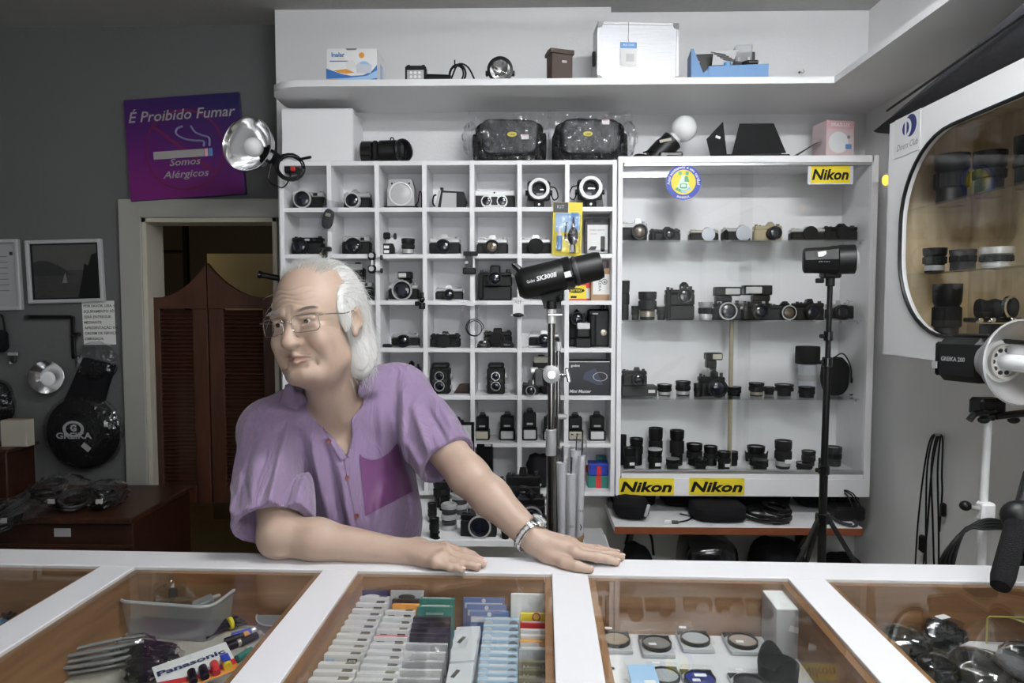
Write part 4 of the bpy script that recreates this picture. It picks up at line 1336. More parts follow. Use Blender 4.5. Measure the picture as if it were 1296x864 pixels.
def clampset(t, m='black', s=1.0):
    MB().box((0, 0, 0.045 * s), (0.022 * s, 0.022 * s, 0.06 * s), 0.004).build('stem', m, t)
    MB().box((0.004, -0.002, 0.078 * s), (0.052 * s, 0.026 * s, 0.018 * s), 0.004).build('jaw', m, t)
    MB().box((0.002, 0, 0.008 * s), (0.040 * s, 0.024 * s, 0.024 * s), 0.004).build('base', m, t)
    MB().cyl((0.02 * s, 0, 0.03 * s), (0.036 * s, 0, 0.03 * s), 0.010 * s, n=12, b=0.001).build('knob', m, t)

t = hung('light_clamp', 'black clamp with pink tip hanging above the man\'s head', 'clamp', 411, 338)
clampset(t)
MB().cyl((-0.004, -0.004, -0.012), (-0.004, -0.004, 0.004), 0.008, n=10).build('pink_tip', 'pink', t)
MB().cyl((-0.02, 0, 0.055), (-0.010, 0, 0.055), 0.007, n=8).build('brass_screw', 'champagne', t)
t = hung('swivel_clamp', 'pair of silver and black swivel clips on the second upright', 'clamp', 471, 346)
for zz in (0.0, 0.056):
    MB().box((0, 0, zz + 0.018), (0.034, 0.024, 0.036), 0.008).build('clip_body', 'black', t)
    MB().cyl((0, -0.016, zz + 0.020), (0, -0.010, zz + 0.020), 0.011, n=14).build('silver_disc', 'silver', t)
    MB().cyl((0.017, 0, zz + 0.012), (0.044, 0, zz + 0.012), 0.004, n=8).build('bolt', 'silver', t)
    MB().cyl((0.036, 0, zz + 0.012), (0.046, 0, zz + 0.012), 0.011, n=12, b=0.002).build('knob', 'darkgrey', t)
MB().cyl((0.0, 0, 0.03), (0.0, 0, 0.06), 0.006, n=8).build('stem', 'silver', t)
t = hung('phone_bracket', 'black plastic bracket hanging between fourth and fifth columns', 'bracket', 594, 347)
MB().box((0, 0, 0.014), (0.056, 0.018, 0.028), 0.004).build('lower_jaw', 'black', t)
MB().box((0, 0, 0.052), (0.030, 0.014, 0.062), 0.003).build('stem', 'darkgrey', t)
MB().box((0.006, -0.002, 0.088), (0.062, 0.018, 0.018), 0.003).build('upper_jaw', 'black', t)
MB().cyl((-0.01, -0.014, 0.05), (-0.01, -0.006, 0.05), 0.007, n=10).build('screw', 'satin', t)
t = hung('ball_head', 'miniature black ball head hanging from the third row edge', 'ball head', 533, 391)
MB().cyl((0.004, 0, 0.0), (0.004, 0, 0.028), 0.014, n=14, b=0.002).build('base', 'black', t)
MB().ell((0.004, 0, 0.042), (0.013, 0.013, 0.014)).build('ball_housing', 'blackgloss', t)
MB().cyl((0.004, 0, 0.052), (0.004, 0, 0.072), 0.008, n=10).build('top_screw', 'black', t)
MB().cyl((-0.026, 0, 0.024), (-0.008, 0, 0.024), 0.010, n=12, b=0.002).build('knob', 'black', t)
t = hung('price_tag', 'white paper tag on black clip hanging below the studio light', 'tag', 656, 400)
MB().box((0.0, 0, 0.045), (0.048, 0.0012, 0.07)).build('paper', 'white', t)
MB().ell((0.0, -0.004, 0.005), (0.024, 0.008, 0.009)).build('clip', 'black', t)
text('REF', 'grey', t, (0, -0.0012, 0.055), w=0.03)
for sx in (-1, 1):
    MB().ell((sx * 0.028, 0, 0.003), (0.007, 0.006, 0.005), 10, 6).build('clip_ear', 'silver', t)
# clear bag with a cable loop
p = P(596, 440, YC - 0.02)
t = thing('bagged_cable', 'clear bag with a black cable loop hanging across the fourth row', 'bag', (p.x, YC - 0.012, p.z), rot=(0, R(5), 0))
w, h = px(40, YC), px(60, YC)
mm = MB()
vs_, fs = [], []
nn = 8
for j in range(nn + 1):
    for i in range(nn + 1):
        vs_.append(((i / nn - 0.5) * w * (0.75 + 0.25 * (1 - j / nn)), -0.008 * math.sin(i * 1.7 + j * 1.1) - 0.004 * math.sin(j * 2.3 - i), j / nn * h))
for j in range(nn):
    for i in range(nn):
        a = j * (nn + 1) + i
        fs.append((a, a + 1, a + nn + 2, a + nn + 1))
mm.add(vs_, fs).build('film', 'bag', t)
coil(t, 'cable_loop', (w * 0.06, -0.012, h * 0.42), 0.036, 2, 0.0022, 'black', 2, axis=(0, -1, 0.05))
MB().box((-w * 0.14, -0.012, h * 0.92), (w * 0.3, 0.001, h * 0.08)).build('label', 'white', t)

# ---- pile on the low table
def onT(x, y):
    return Pz(x, y, ZT)

def tcam(label, x0, x1, ytop, ybase, **k):
    p = onT((x0 + x1) / 2, ybase)
    return slr(label, x0, x1, ytop, p.y + 0.03, ZT, **k)

tcam('black rangefinder body with white lettering, front of the low table', 583, 629, 642, 680, top='black', prism='tri', lens=0.40, lensL=0.022, ring='satin', brand='LEICA', rotz=R(-3), lz=0.34, lx=0.06)
for k, (xa, xb, yt, yb) in enumerate(((558, 579, 636, 669), (571, 592, 624, 655), (556, 570, 628, 645))):
    p = onT((xa + xb) / 2, yb)
    w = px(xb - xa, p.y)
    H = P((xa + xb) / 2, yt, p.y).z - ZT
    t = thing('adapter_rings', ['stack of silver adapter rings beside the lettered camera body', 'stack of grey adapter rings behind the silver ring stack', 'narrow stack of dark rings left of the grey stack'][k], 'rings', (p.x, p.y, ZT))
    n = 5
    for i in range(n):
        r = w / 2 * (1 - 0.08 * (i % 2))
        MB().lathe([(r * 0.7, 0), (r, 0.001), (r, H / n * 0.7), (r * 0.85, H / n * 0.92), (r * 0.7, H / n * 0.9), (r * 0.66, 0.002)], (0, 0, i * H / n), n=20).build('ring', ['satin', 'darkgrey'][i % 2] if k < 2 else 'black', t)
lens('small black lens at the left front of the low table', 543, 556, 655, onT(550, 680).y, ZT, 21)
lens('black lens with chrome ring beside the man\'s shirt on the low table', 541, 553, 636, onT(548, 660).y, ZT, 22, ring='chrome')
t = thing('roll_holder', 'tiny black film spool lying at the front of the low table', 'spool', tuple(onT(552, 681)))
MB().lathe([(0.014, 0), (0.014, 0.004), (0.007, 0.005), (0.007, 0.02), (0.014, 0.021), (0.014, 0.025)], n=16).build('spool', 'black', t)
MB().cyl((0, 0, 0.025), (0, 0, 0.031), 0.004, n=8).build('spindle', 'darkgrey', t)
lens('tall black lens behind the ring stacks on the low table', 548, 570, 608, onT(558, 640).y, ZT, 23)
lens('black lens at the right front of the low table, under the forearm', 634, 645, 662, onT(640, 681).y, ZT, 24)
tcam('black camera with silver prism behind the lettered body', 592, 618, 632, 660, top='satin', prism='tri', lens=0.3, lensL=0.03)
tcam('big black camera with lens on the right of the low table', 655, 690, 620, 668, top='black', prism='round', lens=0.30, lensL=0.05, ring='satin')
tcam('black camera with tall prism at the back right of the low table', 640, 684, 590, 650, top='black', prism='tri', lens=0.26, lensL=0.05)
tcam('black camera at the back of the low table under the man\'s arm', 600, 640, 598, 645, top='black', prism='round', lens=0.3, lensL=0.05)
tcam('black camera with chrome lens rim at the right edge of the low table', 664, 693, 648, 684, top='black', prism='box', lens=0.34, lensL=0.04, ring='chrome')
# ---- things in the glass cabinet
G2 = 'cameras in the glass cabinet'
G3 = 'lenses in the glass cabinet'
YV = YG + 0.13
A, B_, C_, D_ = SHZ
# top shelf
slr('silver-topped reflex camera at the left end of the top glass shelf', 786, 818, 277, YV, A, top='satin', prism='tri', lens=0.33, lensL=0.06, group=G2, lx=0.14, glass='amberglass')
slr('black reflex camera, second from left on the top glass shelf', 822, 860, 287, YV, A, top='black', prism='round', lens=0.40, lensL=0.05, group=G2, grip=True, lx=0.08)
slr('champagne-topped camera with pale round body cap on the top glass shelf', 872, 908, 288, YV, A, top='champagne', prism='round', lens=0.46, lensL=0.012, cap='whitecap', group=G2, lx=0.12)
slr('dark-gripped camera with pale body cap before the sliding door edge', 914, 948, 285, YV, A, top='satin', prism='tri', lens=0.46, lensL=0.012, cap='whitecap', group=G2, lx=0.22, grip=True)
slr('tan camera with white tag on the top glass shelf', 954, 988, 281, YV, A, top='tan', body='tan', prism='round', lens=0.34, lensL=0.05, group=G2, lx=0.1)
slr('camera with silver top and dark red-brown grip, second from right on the top glass shelf', 1000, 1042, 286, YV, A, top='silver', prism='tri', lens=0.46, lensL=0.02, cap='blackmatte', group=G2, lx=0.02)
slr('big plain black camera at the right end of the top glass shelf', 1042, 1083, 283, YV, A, top='black', prism='round', lens=0.40, lensL=0.02, cap='blackmatte', group=G2, grip=True, lx=0.04)
# second shelf
lens('very tall dark lens at the left end of the second glass shelf', 786, 797, 355, YV, B_, 31, group=G3)
lens('small dark lens beside the tall one on the second glass shelf', 799, 809, 387, YV + 0.03, B_, 32, group=G3)
lens('wide two-tier dark zoom lens on the second glass shelf', 808, 831, 369, YV, B_, 33, flare=1.2, ring='champagne', group=G3)
lens('short dark lens right of the wide zoom lens', 831, 843, 388, YV, B_, 34, group=G3)
slr('tall black camera with battery grip on the second glass shelf', 842, 878, 357, YV, B_, top='black', prism='round', lens=0.20, lensL=0.02, motor=0.50, group=G2, brand='Nikon', lz=0.62, lx=0.15)
lens('silver and grey banded lens on the second glass shelf', 884, 902, 382, YV, B_, 36, body='satin', ring='silver', group=G3)
slr('black camera with side-facing flash left of the beige post', 903, 937, 363, YV, B_, top='black', prism='none', lens=0.52, lensL=0.05, ring='satin', flash=(0.50, 0.0, 0.94, 0.55, 1), group=G2, lx=-0.1)
slr('black camera with wide flash right of the beige post', 940, 975, 361, YV, B_, top='black', prism='none', lens=0.46, lensL=0.05, flash=(0.48, 0.0, 1.0, 0.55, -1), group=G2, lx=0.0)
slr('black camera with bright lens rim right of the flash camera', 972, 1008, 381, YV, B_, top='black', prism='round', lens=0.38, lensL=0.04, ring='silver', glass='amberglass', group=G2, lx=0.08)
slr('camera with grey prism behind the black light stand', 1006, 1041, 378, YV, B_, top='black', prism='tri', lens=0.36, lensL=0.04, group=G2)
slr('silver-topped camera right of the black light stand', 1046, 1072, 380, YV, B_, top='satin', prism='tri', lens=0.38, lensL=0.05, group=G2)
slr('little silver compact camera at the right end of the second glass shelf', 1071, 1087, 381, YV + 0.02, B_, top='silver', prism='none', lens=0.0, group=G2)
# third shelf
t, w, h = carton('dark_case', 'flat smoky case under a camera at the left end of the third glass shelf', 'case', 787, 488.5, 832, 503, YV - 0.03, C_, 0.08, 'darkgrey', b=0.003)
MB().box((w * 0.34, -0.001, h * 0.5), (0.03, 0.002, 0.014)).build('price_tag', 'white', t)
slr('black reflex camera standing on the flat smoky case', 787, 818, 464, YV, C_ + h + 0.0005, top='black', prism='tri', lens=0.34, lensL=0.05, group=G2, lx=0.1)
lens('short lens with silver band, third glass shelf left', 832, 850, 486, YV, C_, 41, ring='silver', group=G3)
lens('stubby lens with two silver bands, third glass shelf', 855, 874, 482, YV, C_, 42, ring='silver', flare=0.9, group=G3)
slr('black camera with tilted flash on the third glass shelf', 884, 917, 446, YV, C_, top='black', prism='round', lens=0.48, lensL=0.06, flash=(0.44, 0.06, 0.62, 0.42, 1, 'flashyel'), group=G2, lx=0.1)
lens('short black lens left of the tilted-flash camera', 878, 889, 485, YV - 0.03, C_, 43, group=G3)
lens('low wide black lens left of the beige post, third glass shelf', 920, 938, 489, YV, C_, 44, group=G3)
lens('black lens with yellow mark right of the beige post', 948, 967, 484, YV, C_, 45, ring='champagne', group=G3)
lens('small black lens in the gap at the back of the third glass shelf', 967, 980, 489, YV + 0.05, C_, 46, group=G3)
lens('cup-shaped black lens hood on the third glass shelf', 981, 1004, 486, YV, C_, 47, flare=1.3, group=G3)
lens('low black lens cap set at the front of the white lens', 1011, 1031, 489, YV - 0.04, C_, 48, group=G3)
t = thing('white_telephoto', 'tall white barrelled lens with broad black hood behind the light stand', 'lens', at(1021, 500, YV + 0.03, C_))
h = P(1021, 438, YV + 0.03).z - C_
r = px(14, YV)
MB().lathe([(r * 0.75, 0), (r * 0.8, 0.002), (r * 0.8, h * 0.62), (r * 0.9, h * 0.66)], n=24).build('barrel', 'whitecap', t)
MB().lathe([(r * 0.95, h * 0.64), (r * 1.06, h * 0.66), (r * 1.06, h * 0.98), (r, h), (r * 0.9, h), (r * 0.88, h * 0.8)], n=24).build('hood', 'blackmatte', t)
MB().lathe([(r * 0.8, h * 0.30), (r * 0.84, h * 0.31), (r * 0.84, h * 0.42), (r * 0.8, h * 0.43)], n=36, ribs=0.03).build('focus_ring', 'lightgrey', t)
t = pouch('strapped_case', 'black soft case with thin strap at the right end of the third glass shelf', 'case', at(1056, 502, YV + 0.02, C_), (px(34, YV), 0.08, P(1056, 452, YV).z - C_), 'fabric', 9, 0.05)
cable(t, 'strap', [(-0.02, -0.02, 0.17), (0.02, -0.03, 0.19), (0.055, -0.03, 0.13), (0.06, -0.03, 0.06), (0.075, -0.03, 0.10), (0.11, -0.02, 0.06), (0.115, -0.02, 0.012), (0.05, -0.04, 0.008)], 0.003)
# cabinet floor: two rows of lenses
bk, fr = YG + 0.17, YG + 0.085
FL = [(784, 793, 550, bk, 'black lens at the far left corner of the cabinet floor', {}), (789, 805, 566, fr, 'black tagged lens at the left front of the cabinet floor', dict(tagged=True)),
      (797, 814, 554, bk, 'tall lens with pale cap edge, second at the back of the cabinet floor', {}), (821, 839, 541, bk, 'tallest lens with flared hood on the cabinet floor', dict(flare=1.15)),
      (820, 838, 568, fr, 'tagged lens before the tallest one on the cabinet floor', dict(tagged=True, cap='lightgrey')), (848, 866, 544, bk, 'tall lens with square hood, left half of the cabinet floor', dict(flare=1.2)),
      (843, 860, 580, fr, 'short lens with grey cap at the front of the cabinet floor', dict(cap='grey')), (869, 889, 561, bk, 'lens with broad flat rim at the back of the cabinet floor', dict(flare=1.3)),
      (878, 895, 580, fr, 'small dull lens before the broad-rimmed one', {}), (891, 908, 564, bk, 'plain lens between the broad-rimmed and the tagged one', {}),
      (908, 925, 571, fr, 'tagged lens nearest left of the beige post on the cabinet floor', dict(tagged=True)), (920, 934, 571, bk, 'lens right behind the beige post on the cabinet floor', {}),
      (946, 968, 564, bk, 'lens with petal hood right of the beige post', dict(flare=1.2)), (952, 972, 581, fr, 'glossy lens before the petal-hood lens', dict(cap='darkgrey')),
      (981, 1002, 557, fr + 0.03, 'tall two-banded lens in the right half of the cabinet floor', dict(ring='satin', tagged=True)), (1015, 1032, 570, bk, 'lens behind the low one, left of the light stand pole', {}),
      (1008, 1028, 585, fr, 'low flat lens left of the light stand pole on the cabinet floor', {}), (1045, 1065, 565, bk, 'grey-black lens alone at the right end of the cabinet floor', dict(body='darkgrey')),
      (1036, 1046, 580, fr, 'little lens partly behind the light stand pole', {})]
for i, (xa, xb, yt, yy, lab, kw) in enumerate(FL):
    lens(lab, xa, xb, yt, yy, D_, 60 + i, group=G3, **kw)
# petals of the hood
p = P(957, 590, bk)
for sx in (-1, 1):
    o = MB().prism([(0, 0), (0.012, 0), (0.016, 0.05), (0.002, 0.03)] if sx > 0 else [(0, 0), (-0.002, 0.03), (-0.016, 0.05), (-0.012, 0)], (sx * 0.036, -0.01, 0.02), FX, FZ, -0.004)
    o.build('hood_petal', 'blackmatte', [c for c in bpy.data.objects if c.get('label') == 'lens with petal hood right of the beige post'][0])

# ---- things below the cabinet
zt = rz
t = pouch('camera_bag', 'black camera bag with grey strap end at the left on the red-edged shelf', 'bag', at(798, 660, 2.93, zt), (0.16, 0.16, 0.10), 'fabric', 4, 0.08)
MB().box((0.055, -0.09, 0.055), (0.014, 0.006, 0.055), 0.002, rot=Matrix.Rotation(R(15), 3, 'Y')).build('strap_end', 'lightgrey', t)
t = thing('white_plug', 'small white plug with dark cord on the red-edged shelf', 'plug', at(845, 660, 2.84, zt))
MB().box((0, 0, 0.009), (0.032, 0.02, 0.018), 0.004).build('plug_body', 'white', t)
MB().box((0.03, 0, 0.007), (0.03, 0.016, 0.012), 0.003).build('sleeve', 'darkgrey', t)
cable(t, 'cord', [(0.04, 0, 0.007), (0.09, 0.03, 0.006), (0.12, 0.08, 0.006), (0.08, 0.12, 0.006)], 0.003)
pouch('camera_bag', 'wide black flat bag in the middle of the red-edged shelf', 'bag', at(907, 660, 2.93, zt), (0.23, 0.20, 0.075), 'fabric', 8, 0.05, power=4)
t = thing('cord_heap', 'black tangle of cords between flat bag and light stand', 'cords', at(970, 660, 2.92, zt))
coil(t, 'cord', (0, 0, 0), 0.09, 4, 0.006, 'black', 5)
coil(t, 'cord', (0.05, 0.02, 0.02), 0.07, 4, 0.006, 'black', 6, squash=0.7)
MB().box((0.05, -0.07, 0.012), (0.04, 0.025, 0.018), 0.004).build('plug', 'darkgrey', t)
t = thing('cord_heap', 'black wire loops at the right end of the red-edged shelf', 'cords', at(1070, 660, 2.93, zt))
for k in range(3):
    coil(t, 'cord', (0, 0, 0.055 + 0.004 * k), 0.05 + 0.006 * k, 1, 0.003, 'black', 7 + k, axis=(1, 0.4 * k, 0.2))
coil(t, 'cord', (-0.03, -0.05, 0.0), 0.075, 2, 0.004, 'darkgrey', 12, squash=0.5)
MB().box((0.0, 0.0, 0.03), (0.13, 0.10, 0.06), 0.01).build('adapter', 'black', t)
for k, (xx, ww, lab) in enumerate(((800, 0.20, 'back left'), (872, 0.27, 'back middle left'), (955, 0.30, 'back middle right'), (1043, 0.27, 'back right'))):
    pouch('camera_bag', 'tall black bag pushed to the %s under the glass cabinet' % lab, 'bag', at(xx, 660, 3.12, zt), (ww, 0.14, 0.145), 'fabric', 28 + k, 0.03, power=5)
# floor things under the shelf (their tops are in view)
t = pouch('camera_bag', 'small black bag with handle standing low at the left under the shelf', 'bag', at(806, 690, 2.95, 0.0), (0.16, 0.16, P(806, 684, 2.95).z - 0.01), 'fabric', 14, 0.05)
cable(t, 'handle', [(-0.05, 0, 0.40), (-0.03, 0, 0.455), (0.02, 0, 0.46), (0.06, 0, 0.44), (0.07, -0.02, 0.36)], 0.006)
pouch('hard_case', 'glossy black case standing low under the middle of the shelf', 'case', at(895, 690, 3.0, 0.0), (0.24, 0.3, P(905, 681, 2.95).z), 'blackgloss', 15, 0.04, power=5)
pouch('camera_bag', 'long black bag standing low under the right of the shelf', 'bag', at(985, 690, 3.0, 0.0), (0.24, 0.3, P(985, 679, 3.0).z), 'fabric', 16, 0.05)
pouch('camera_bag', 'black bag at the foot of the right wall behind the tripod stand', 'bag', at(1065, 690, 3.0, 0.0), (0.22, 0.2, P(1060, 700, 3.0).z), 'fabric', 17, 0.05)
# white box with print behind the hand
t, w, h = carton('paper_box', 'white printed carton standing low behind the man\'s left hand', 'box', 737, 693, 772, 720, 2.66, 0.0, 0.16, 'white')
text('Softbox', 'grey', t, (0.0, -0.0006, h - 0.035), w=w * 0.66, bold=0.02)
MB().box((0, 0.125, h + 0.0005), (w * 0.9, 0.22, 0.001)).build('lid_flap', 'lightgrey', t)
# ---- on the long upper shelf
ZT1 = ZS
YQ = 2.84

def shelfcarton(name, label, cat, x0, y0, x1, Y=YQ, depth=0.1, m='white', rotz=0, **k):
    return carton(name, label, cat, x0, y0, x1, 100, Y, ZT1, depth, m, rotz, **k)

t, w, h = shelfcarton('inhaler_box', 'white and blue printed carton at the left on the upper shelf', 'box', 413, 61, 477, 2.82, 0.16, 'white')
mat('inkblue', (0.04, 0.16, 0.45), 0.5)
yy = -0.0008
MB().prism([(-w / 2, 0.0), (w / 2, 0.0), (w / 2, h * 0.52), (w * 0.40, h * 0.34), (w * 0.22, h * 0.22), (0, h * 0.20), (-w * 0.2, h * 0.26), (-w * 0.5, h * 0.42)], (0, yy, 0), FX, FZ, -0.0006).build('blue_print', 'inkblue', t)
MB().prism([(-w / 2, h * 0.12), (-w * 0.1, h * 0.14), (w * 0.3, h * 0.20), (w / 2, h * 0.36), (w / 2, h * 0.14), (w * 0.2, h * 0.05), (-w / 2, h * 0.03)], (0, yy - 0.0004, 0), FX, FZ, -0.0004).build('pale_print', 'skyblue', t)
MB().prism([(-w * 0.36, h * 0.36), (-w * 0.1, h * 0.40), (w * 0.06, h * 0.30), (-w * 0.1, h * 0.26), (-w * 0.26, h * 0.30)], (0, yy - 0.0006, 0), FX, FZ, -0.0004).build('orange_print', 'orange', t)
plate(t, 'orange_print', -w * 0.38, h * 0.06, w * 0.22, h * 0.09, 'orange', yy - 0.0008)
MB().prism(circle(h * 0.085, 16, w * 0.20, h * 0.80), (0, yy, 0), FX, FZ, -0.0006).build('orange_seal', 'orange', t)
MB().prism([(w * 0.10, h * 0.28), (w * 0.38, h * 0.28), (w * 0.40, h * 0.50), (w * 0.30, h * 0.62), (w * 0.16, h * 0.60), (w * 0.08, h * 0.5)], (0, yy - 0.0006, 0), FX, FZ, -0.0004).build('picture', 'whitecap', t)
MB().prism([(w * 0.16, h * 0.54), (w * 0.36, h * 0.52), (w * 0.28, h * 0.62), (w * 0.2, h * 0.62)], (0, yy - 0.0008, 0), FX, FZ, -0.0004).build('picture', 'skyblue', t)
MB().prism(circle(h * 0.15, 16, -w * 0.02, h * 0.52), (0, yy - 0.0004, 0), FX, FZ, -0.0004).build('picture', 'paper', t)
text('Inalar', 'inkblue', t, (-w * 0.26, yy, h * 0.76), w=w * 0.26, bold=0.03)
text('compact', 'orange', t, (-w * 0.20, yy, h * 0.69), w=w * 0.14)
plate(t, 'blue_line', -w * 0.25, h * 0.63, w * 0.36, h * 0.025, 'inkblue', yy)
MB().box((w / 2 + 0.0004, 0.08, h * 0.45), (0.0006, 0.05, h * 0.5)).build('side_print', 'skyblue', t)
MB().prism([(-w * 0.12, 0), (w * 0.12, 0), (w * 0.08, -h * 0.05), (-w * 0.08, -h * 0.05)][::-1], (0, -0.0008, h), FX, FZ, -0.0006).build('lid_notch', 'grey', t)

# led lamp on its side with grip and cord
t = thing('video_light', 'black square video light with pistol grip lying on the upper shelf', 'lamp', at(527, 101, YQ, ZT1))
w, h = px(26, YQ), P(527, 85, YQ).z - ZT1
MB().box((0, 0, h / 2), (w, 0.05, h), 0.006).build('head', 'black', t)
MB().box((0, -0.026, h * 0.42), (w * 0.8, 0.004, h * 0.55), 0.001).build('lamp_panel', 'lightgrey', t)
for i in range(3):
    for j in range(2):
        MB().cyl((w * (-0.2 + 0.2 * i), -0.029, h * (0.30 + 0.24 * j)), (w * (-0.2 + 0.2 * i), -0.027, h * (0.30 + 0.24 * j)), 0.006, n=10).build('led', 'white', t)
for sx in (-1, 1):
    MB().box((sx * w * 0.35, 0, h + 0.003), (0.012, 0.02, 0.008), 0.002).build('cold_shoe', 'black', t)
MB().cyl((w * 0.5, 0, 0.022), (w * 0.5 + 0.10, -0.01, 0.020), 0.018, 0.013, n=12, b=0.002).build('grip', 'black', t)
coil(t, 'cord', (w * 0.5 + 0.12, -0.0, 0.04), 0.036, 3, 0.0035, 'black', 4, axis=(0.5, 1, 0.1))
cable(t, 'cord_end', [(w * 0.5 + 0.10, 0, 0.02), (w * 0.5 + 0.13, -0.02, 0.07), (w * 0.5 + 0.17, -0.02, 0.06), (w * 0.5 + 0.20, -0.01, 0.006)], 0.0035)
MB().cyl((w * 0.5 + 0.115, 0, 0.06), (w * 0.5 + 0.115, 0, 0.095), 0.003, n=6).build('pin', 'black', t)

# round lamp
t = thing('round_lamp', 'small round reflector lamp with black rim on the upper shelf', 'lamp', at(633, 101, YQ, ZT1))
r = px(16, YQ)
MB().lathe([(r * 0.6, -0.05), (r * 0.95, -0.01), (r, 0), (r, 0.012), (r * 0.80, 0.014), (r * 0.78, 0.004)], (0, 0, r), (0, -1, 0), 28).build('rim', 'black', t)
MB().lathe([(r * 0.80, 0.004), (r * 0.55, -0.012), (r * 0.2, -0.022), (0.0001, -0.024)], (0, 0, r), (0, -1, 0), 28).build('reflector', 'chrome', t)
MB().lathe([(r * 0.78, 0.006), (r * 0.4, 0.012), (0.0001, 0.014)], (0, 0, r), (0, -1, 0), 24).build('front_glass', 'glass', t)
for sx in (-1, 1):
    MB().box((sx * r * 1.02, 0, r * 0.75), (0.012, 0.02, 0.02), 0.003).build('side_hinge', 'black', t)
MB().cyl((-r * 0.3, -0.018, r * 0.55), (-r * 0.3, -0.015, r * 0.55), 0.005, n=8).build('stud', 'black', t)

# brown leather case
t = thing('leather_case', 'small brown leather camera case with flap on the upper shelf', 'case', at(708, 99, YQ, ZT1), R(18))
w, h = px(28, YQ), P(708, 66, YQ).z - ZT1
MB().box((0, 0, h * 0.45), (w, 0.06, h * 0.9), 0.004).build('body', 'brownleather', t)
MB().prism([(-0.036, h * 0.86), (0.036, h * 0.86), (0.036, h * 0.96), (0, h * 1.02), (-0.036, h)], (w * 0.55, 0, 0), (0, 1, 0), FZ, -w * 1.1).build('flap', 'brownleather', t)
MB().box((w * 0.1, -0.031, h * 0.62), (0.022, 0.003, 0.010), 0.002).build('badge', 'silver', t)
MB().box((-w * 0.52, 0, h * 0.3), (0.006, 0.014, h * 0.4), 0.002).build('strap_tab', 'brownleather', t)

# aluminium case
t = thing('aluminium_case', 'large silver aluminium case with paper tag on the upper shelf', 'case', at(807, 99, 2.83, ZT1), R(4))
w, h = px(101, 2.83), P(807, 29, 2.83).z - ZT1
MB().box((0, 0.055, h / 2), (w, 0.11, h), 0.004).build('shell', mat('alushell', (0.66, 0.67, 0.70), 0.4, 0.25, bump=None), t)
for sx in (-1, 1):
    MB().box((sx * (w / 2 - 0.004), -0.0015, h / 2), (0.010, 0.004, h), 0.001).build('edge_profile', 'alu', t)
    MB().box((0, -0.0015, h / 2 + sx * (h / 2 - 0.004)), (w, 0.004, 0.010), 0.001).build('edge_profile', 'alu', t)
    for sz in (-1, 1):
        MB().prism([(0, 0), (-sx * 0.026, 0), (-sx * 0.018, -sz * 0.018), (0, -sz * 0.026)] if sx * sz < 0 else [(0, 0), (0, -sz * 0.026), (-sx * 0.018, -sz * 0.018), (-sx * 0.026, 0)], (sx * w / 2, -0.006, h / 2 + sz * h / 2), FX, FZ, -0.006).build('corner_cap', 'grey', t)
for i in range(18):
    MB().box((0, -0.0006, h * (0.06 + 0.05 * i)), (w - 0.022, 0.0014, 0.003)).build('rib', 'alushell', t)
MB().box((-w / 2 - 0.006, 0.05, h * 0.45), (0.012, 0.02, 0.06), 0.004).build('handle', 'black', t)
plate(t, 'paper_tag', -w * 0.12, h * 0.46, px(20, 2.9), px(28, 2.9), 'paper', -0.005)
plate(t, 'tag_header', -w * 0.12, h * 0.61, px(20, 2.9), px(7, 2.9), 'midblue', -0.0058)
text('ALU CASE', 'white', t, (-w * 0.12, -0.0064, h * 0.60), w=px(14, 2.9))
plate(t, 'tag_picture', -w * 0.10, h * 0.40, px(10, 2.9), px(9, 2.9), 'lightgrey', -0.0058)
cable(t, 'string', [(-w * 0.12, -0.004, h), (-w * 0.12, -0.006, h * 0.85), (-w * 0.125, -0.006, h * 0.74), (-w * 0.115, -0.006, h * 0.66)], 0.001, 'black', 5)

# blue film editor
t = thing('film_editor', 'blue film editing machine with clear cover on the upper shelf', 'machine', at(922, 99, 2.83, ZT1), R(-6))
w, h = px(92, 2.83), P(918, 58, 2.83).z - ZT1
mat('editblue', (0.10, 0.24, 0.48), 0.45)
MB().prism([(-w / 2, 0), (w / 2, 0), (w / 2, h * 0.40), (-w * 0.27, h * 0.40), (-w * 0.27, 0.008), (-w / 2, 0.008)], (0, -0.02, 0), FX, FZ, -0.12).build('base', 'editblue', t)
MB().prism([(-w / 2, 0), (-w * 0.27, 0), (-w * 0.27, h * 0.34), (-w * 0.34, h * 0.22), (-w * 0.47, h * 0.92), (-w / 2, h * 0.92)], (0, -0.018, 0), FX, FZ, -0.12).build('side_wedge', 'editblue', t)
MB().box((-w * 0.05, 0.055, h * 0.64), (w * 0.84, 0.02, h * 0.56), 0.003).build('backboard', 'black', t)
MB().prism([(-w * 0.22, h * 0.46), (w * 0.04, h * 0.46), (w * 0.12, h * 0.86), (-w * 0.20, h * 0.86)], (0, -0.005, 0), FX, FZ, -0.006).build('diagram_plate', 'lightgrey', t)
for i in range(5):
    MB().box((-w * 0.06 + 0.012 * (i - 2), -0.0062, h * (0.78 - 0.055 * i)), (w * 0.20, 0.001, 0.004), 0, rot=Matrix.Rotation(R(12), 3, 'Y')).build('diagram_line', 'black', t)
MB().cyl((-w * 0.02, 0, h * 0.40), (-w * 0.02, 0, h * 0.52), 0.016, n=16, b=0.002).build('film_roller', 'midblue', t)
MB().cyl((w * 0.24, 0, h * 0.40), (w * 0.24, 0, h * 0.52), 0.022, n=16, b=0.002).build('film_roller', 'blackgloss', t)
MB().box((w * 0.19, 0.02, h * 0.76), (w * 0.22, 0.05, h * 0.50), 0.003).build('clear_cover', 'tub', t)
for sx in (0.13, 0.25):
    MB().cyl((w * sx, -0.005, h * 0.56), (w * sx, -0.005, h * 0.64), 0.006, n=10).build('sprocket', 'silver', t)
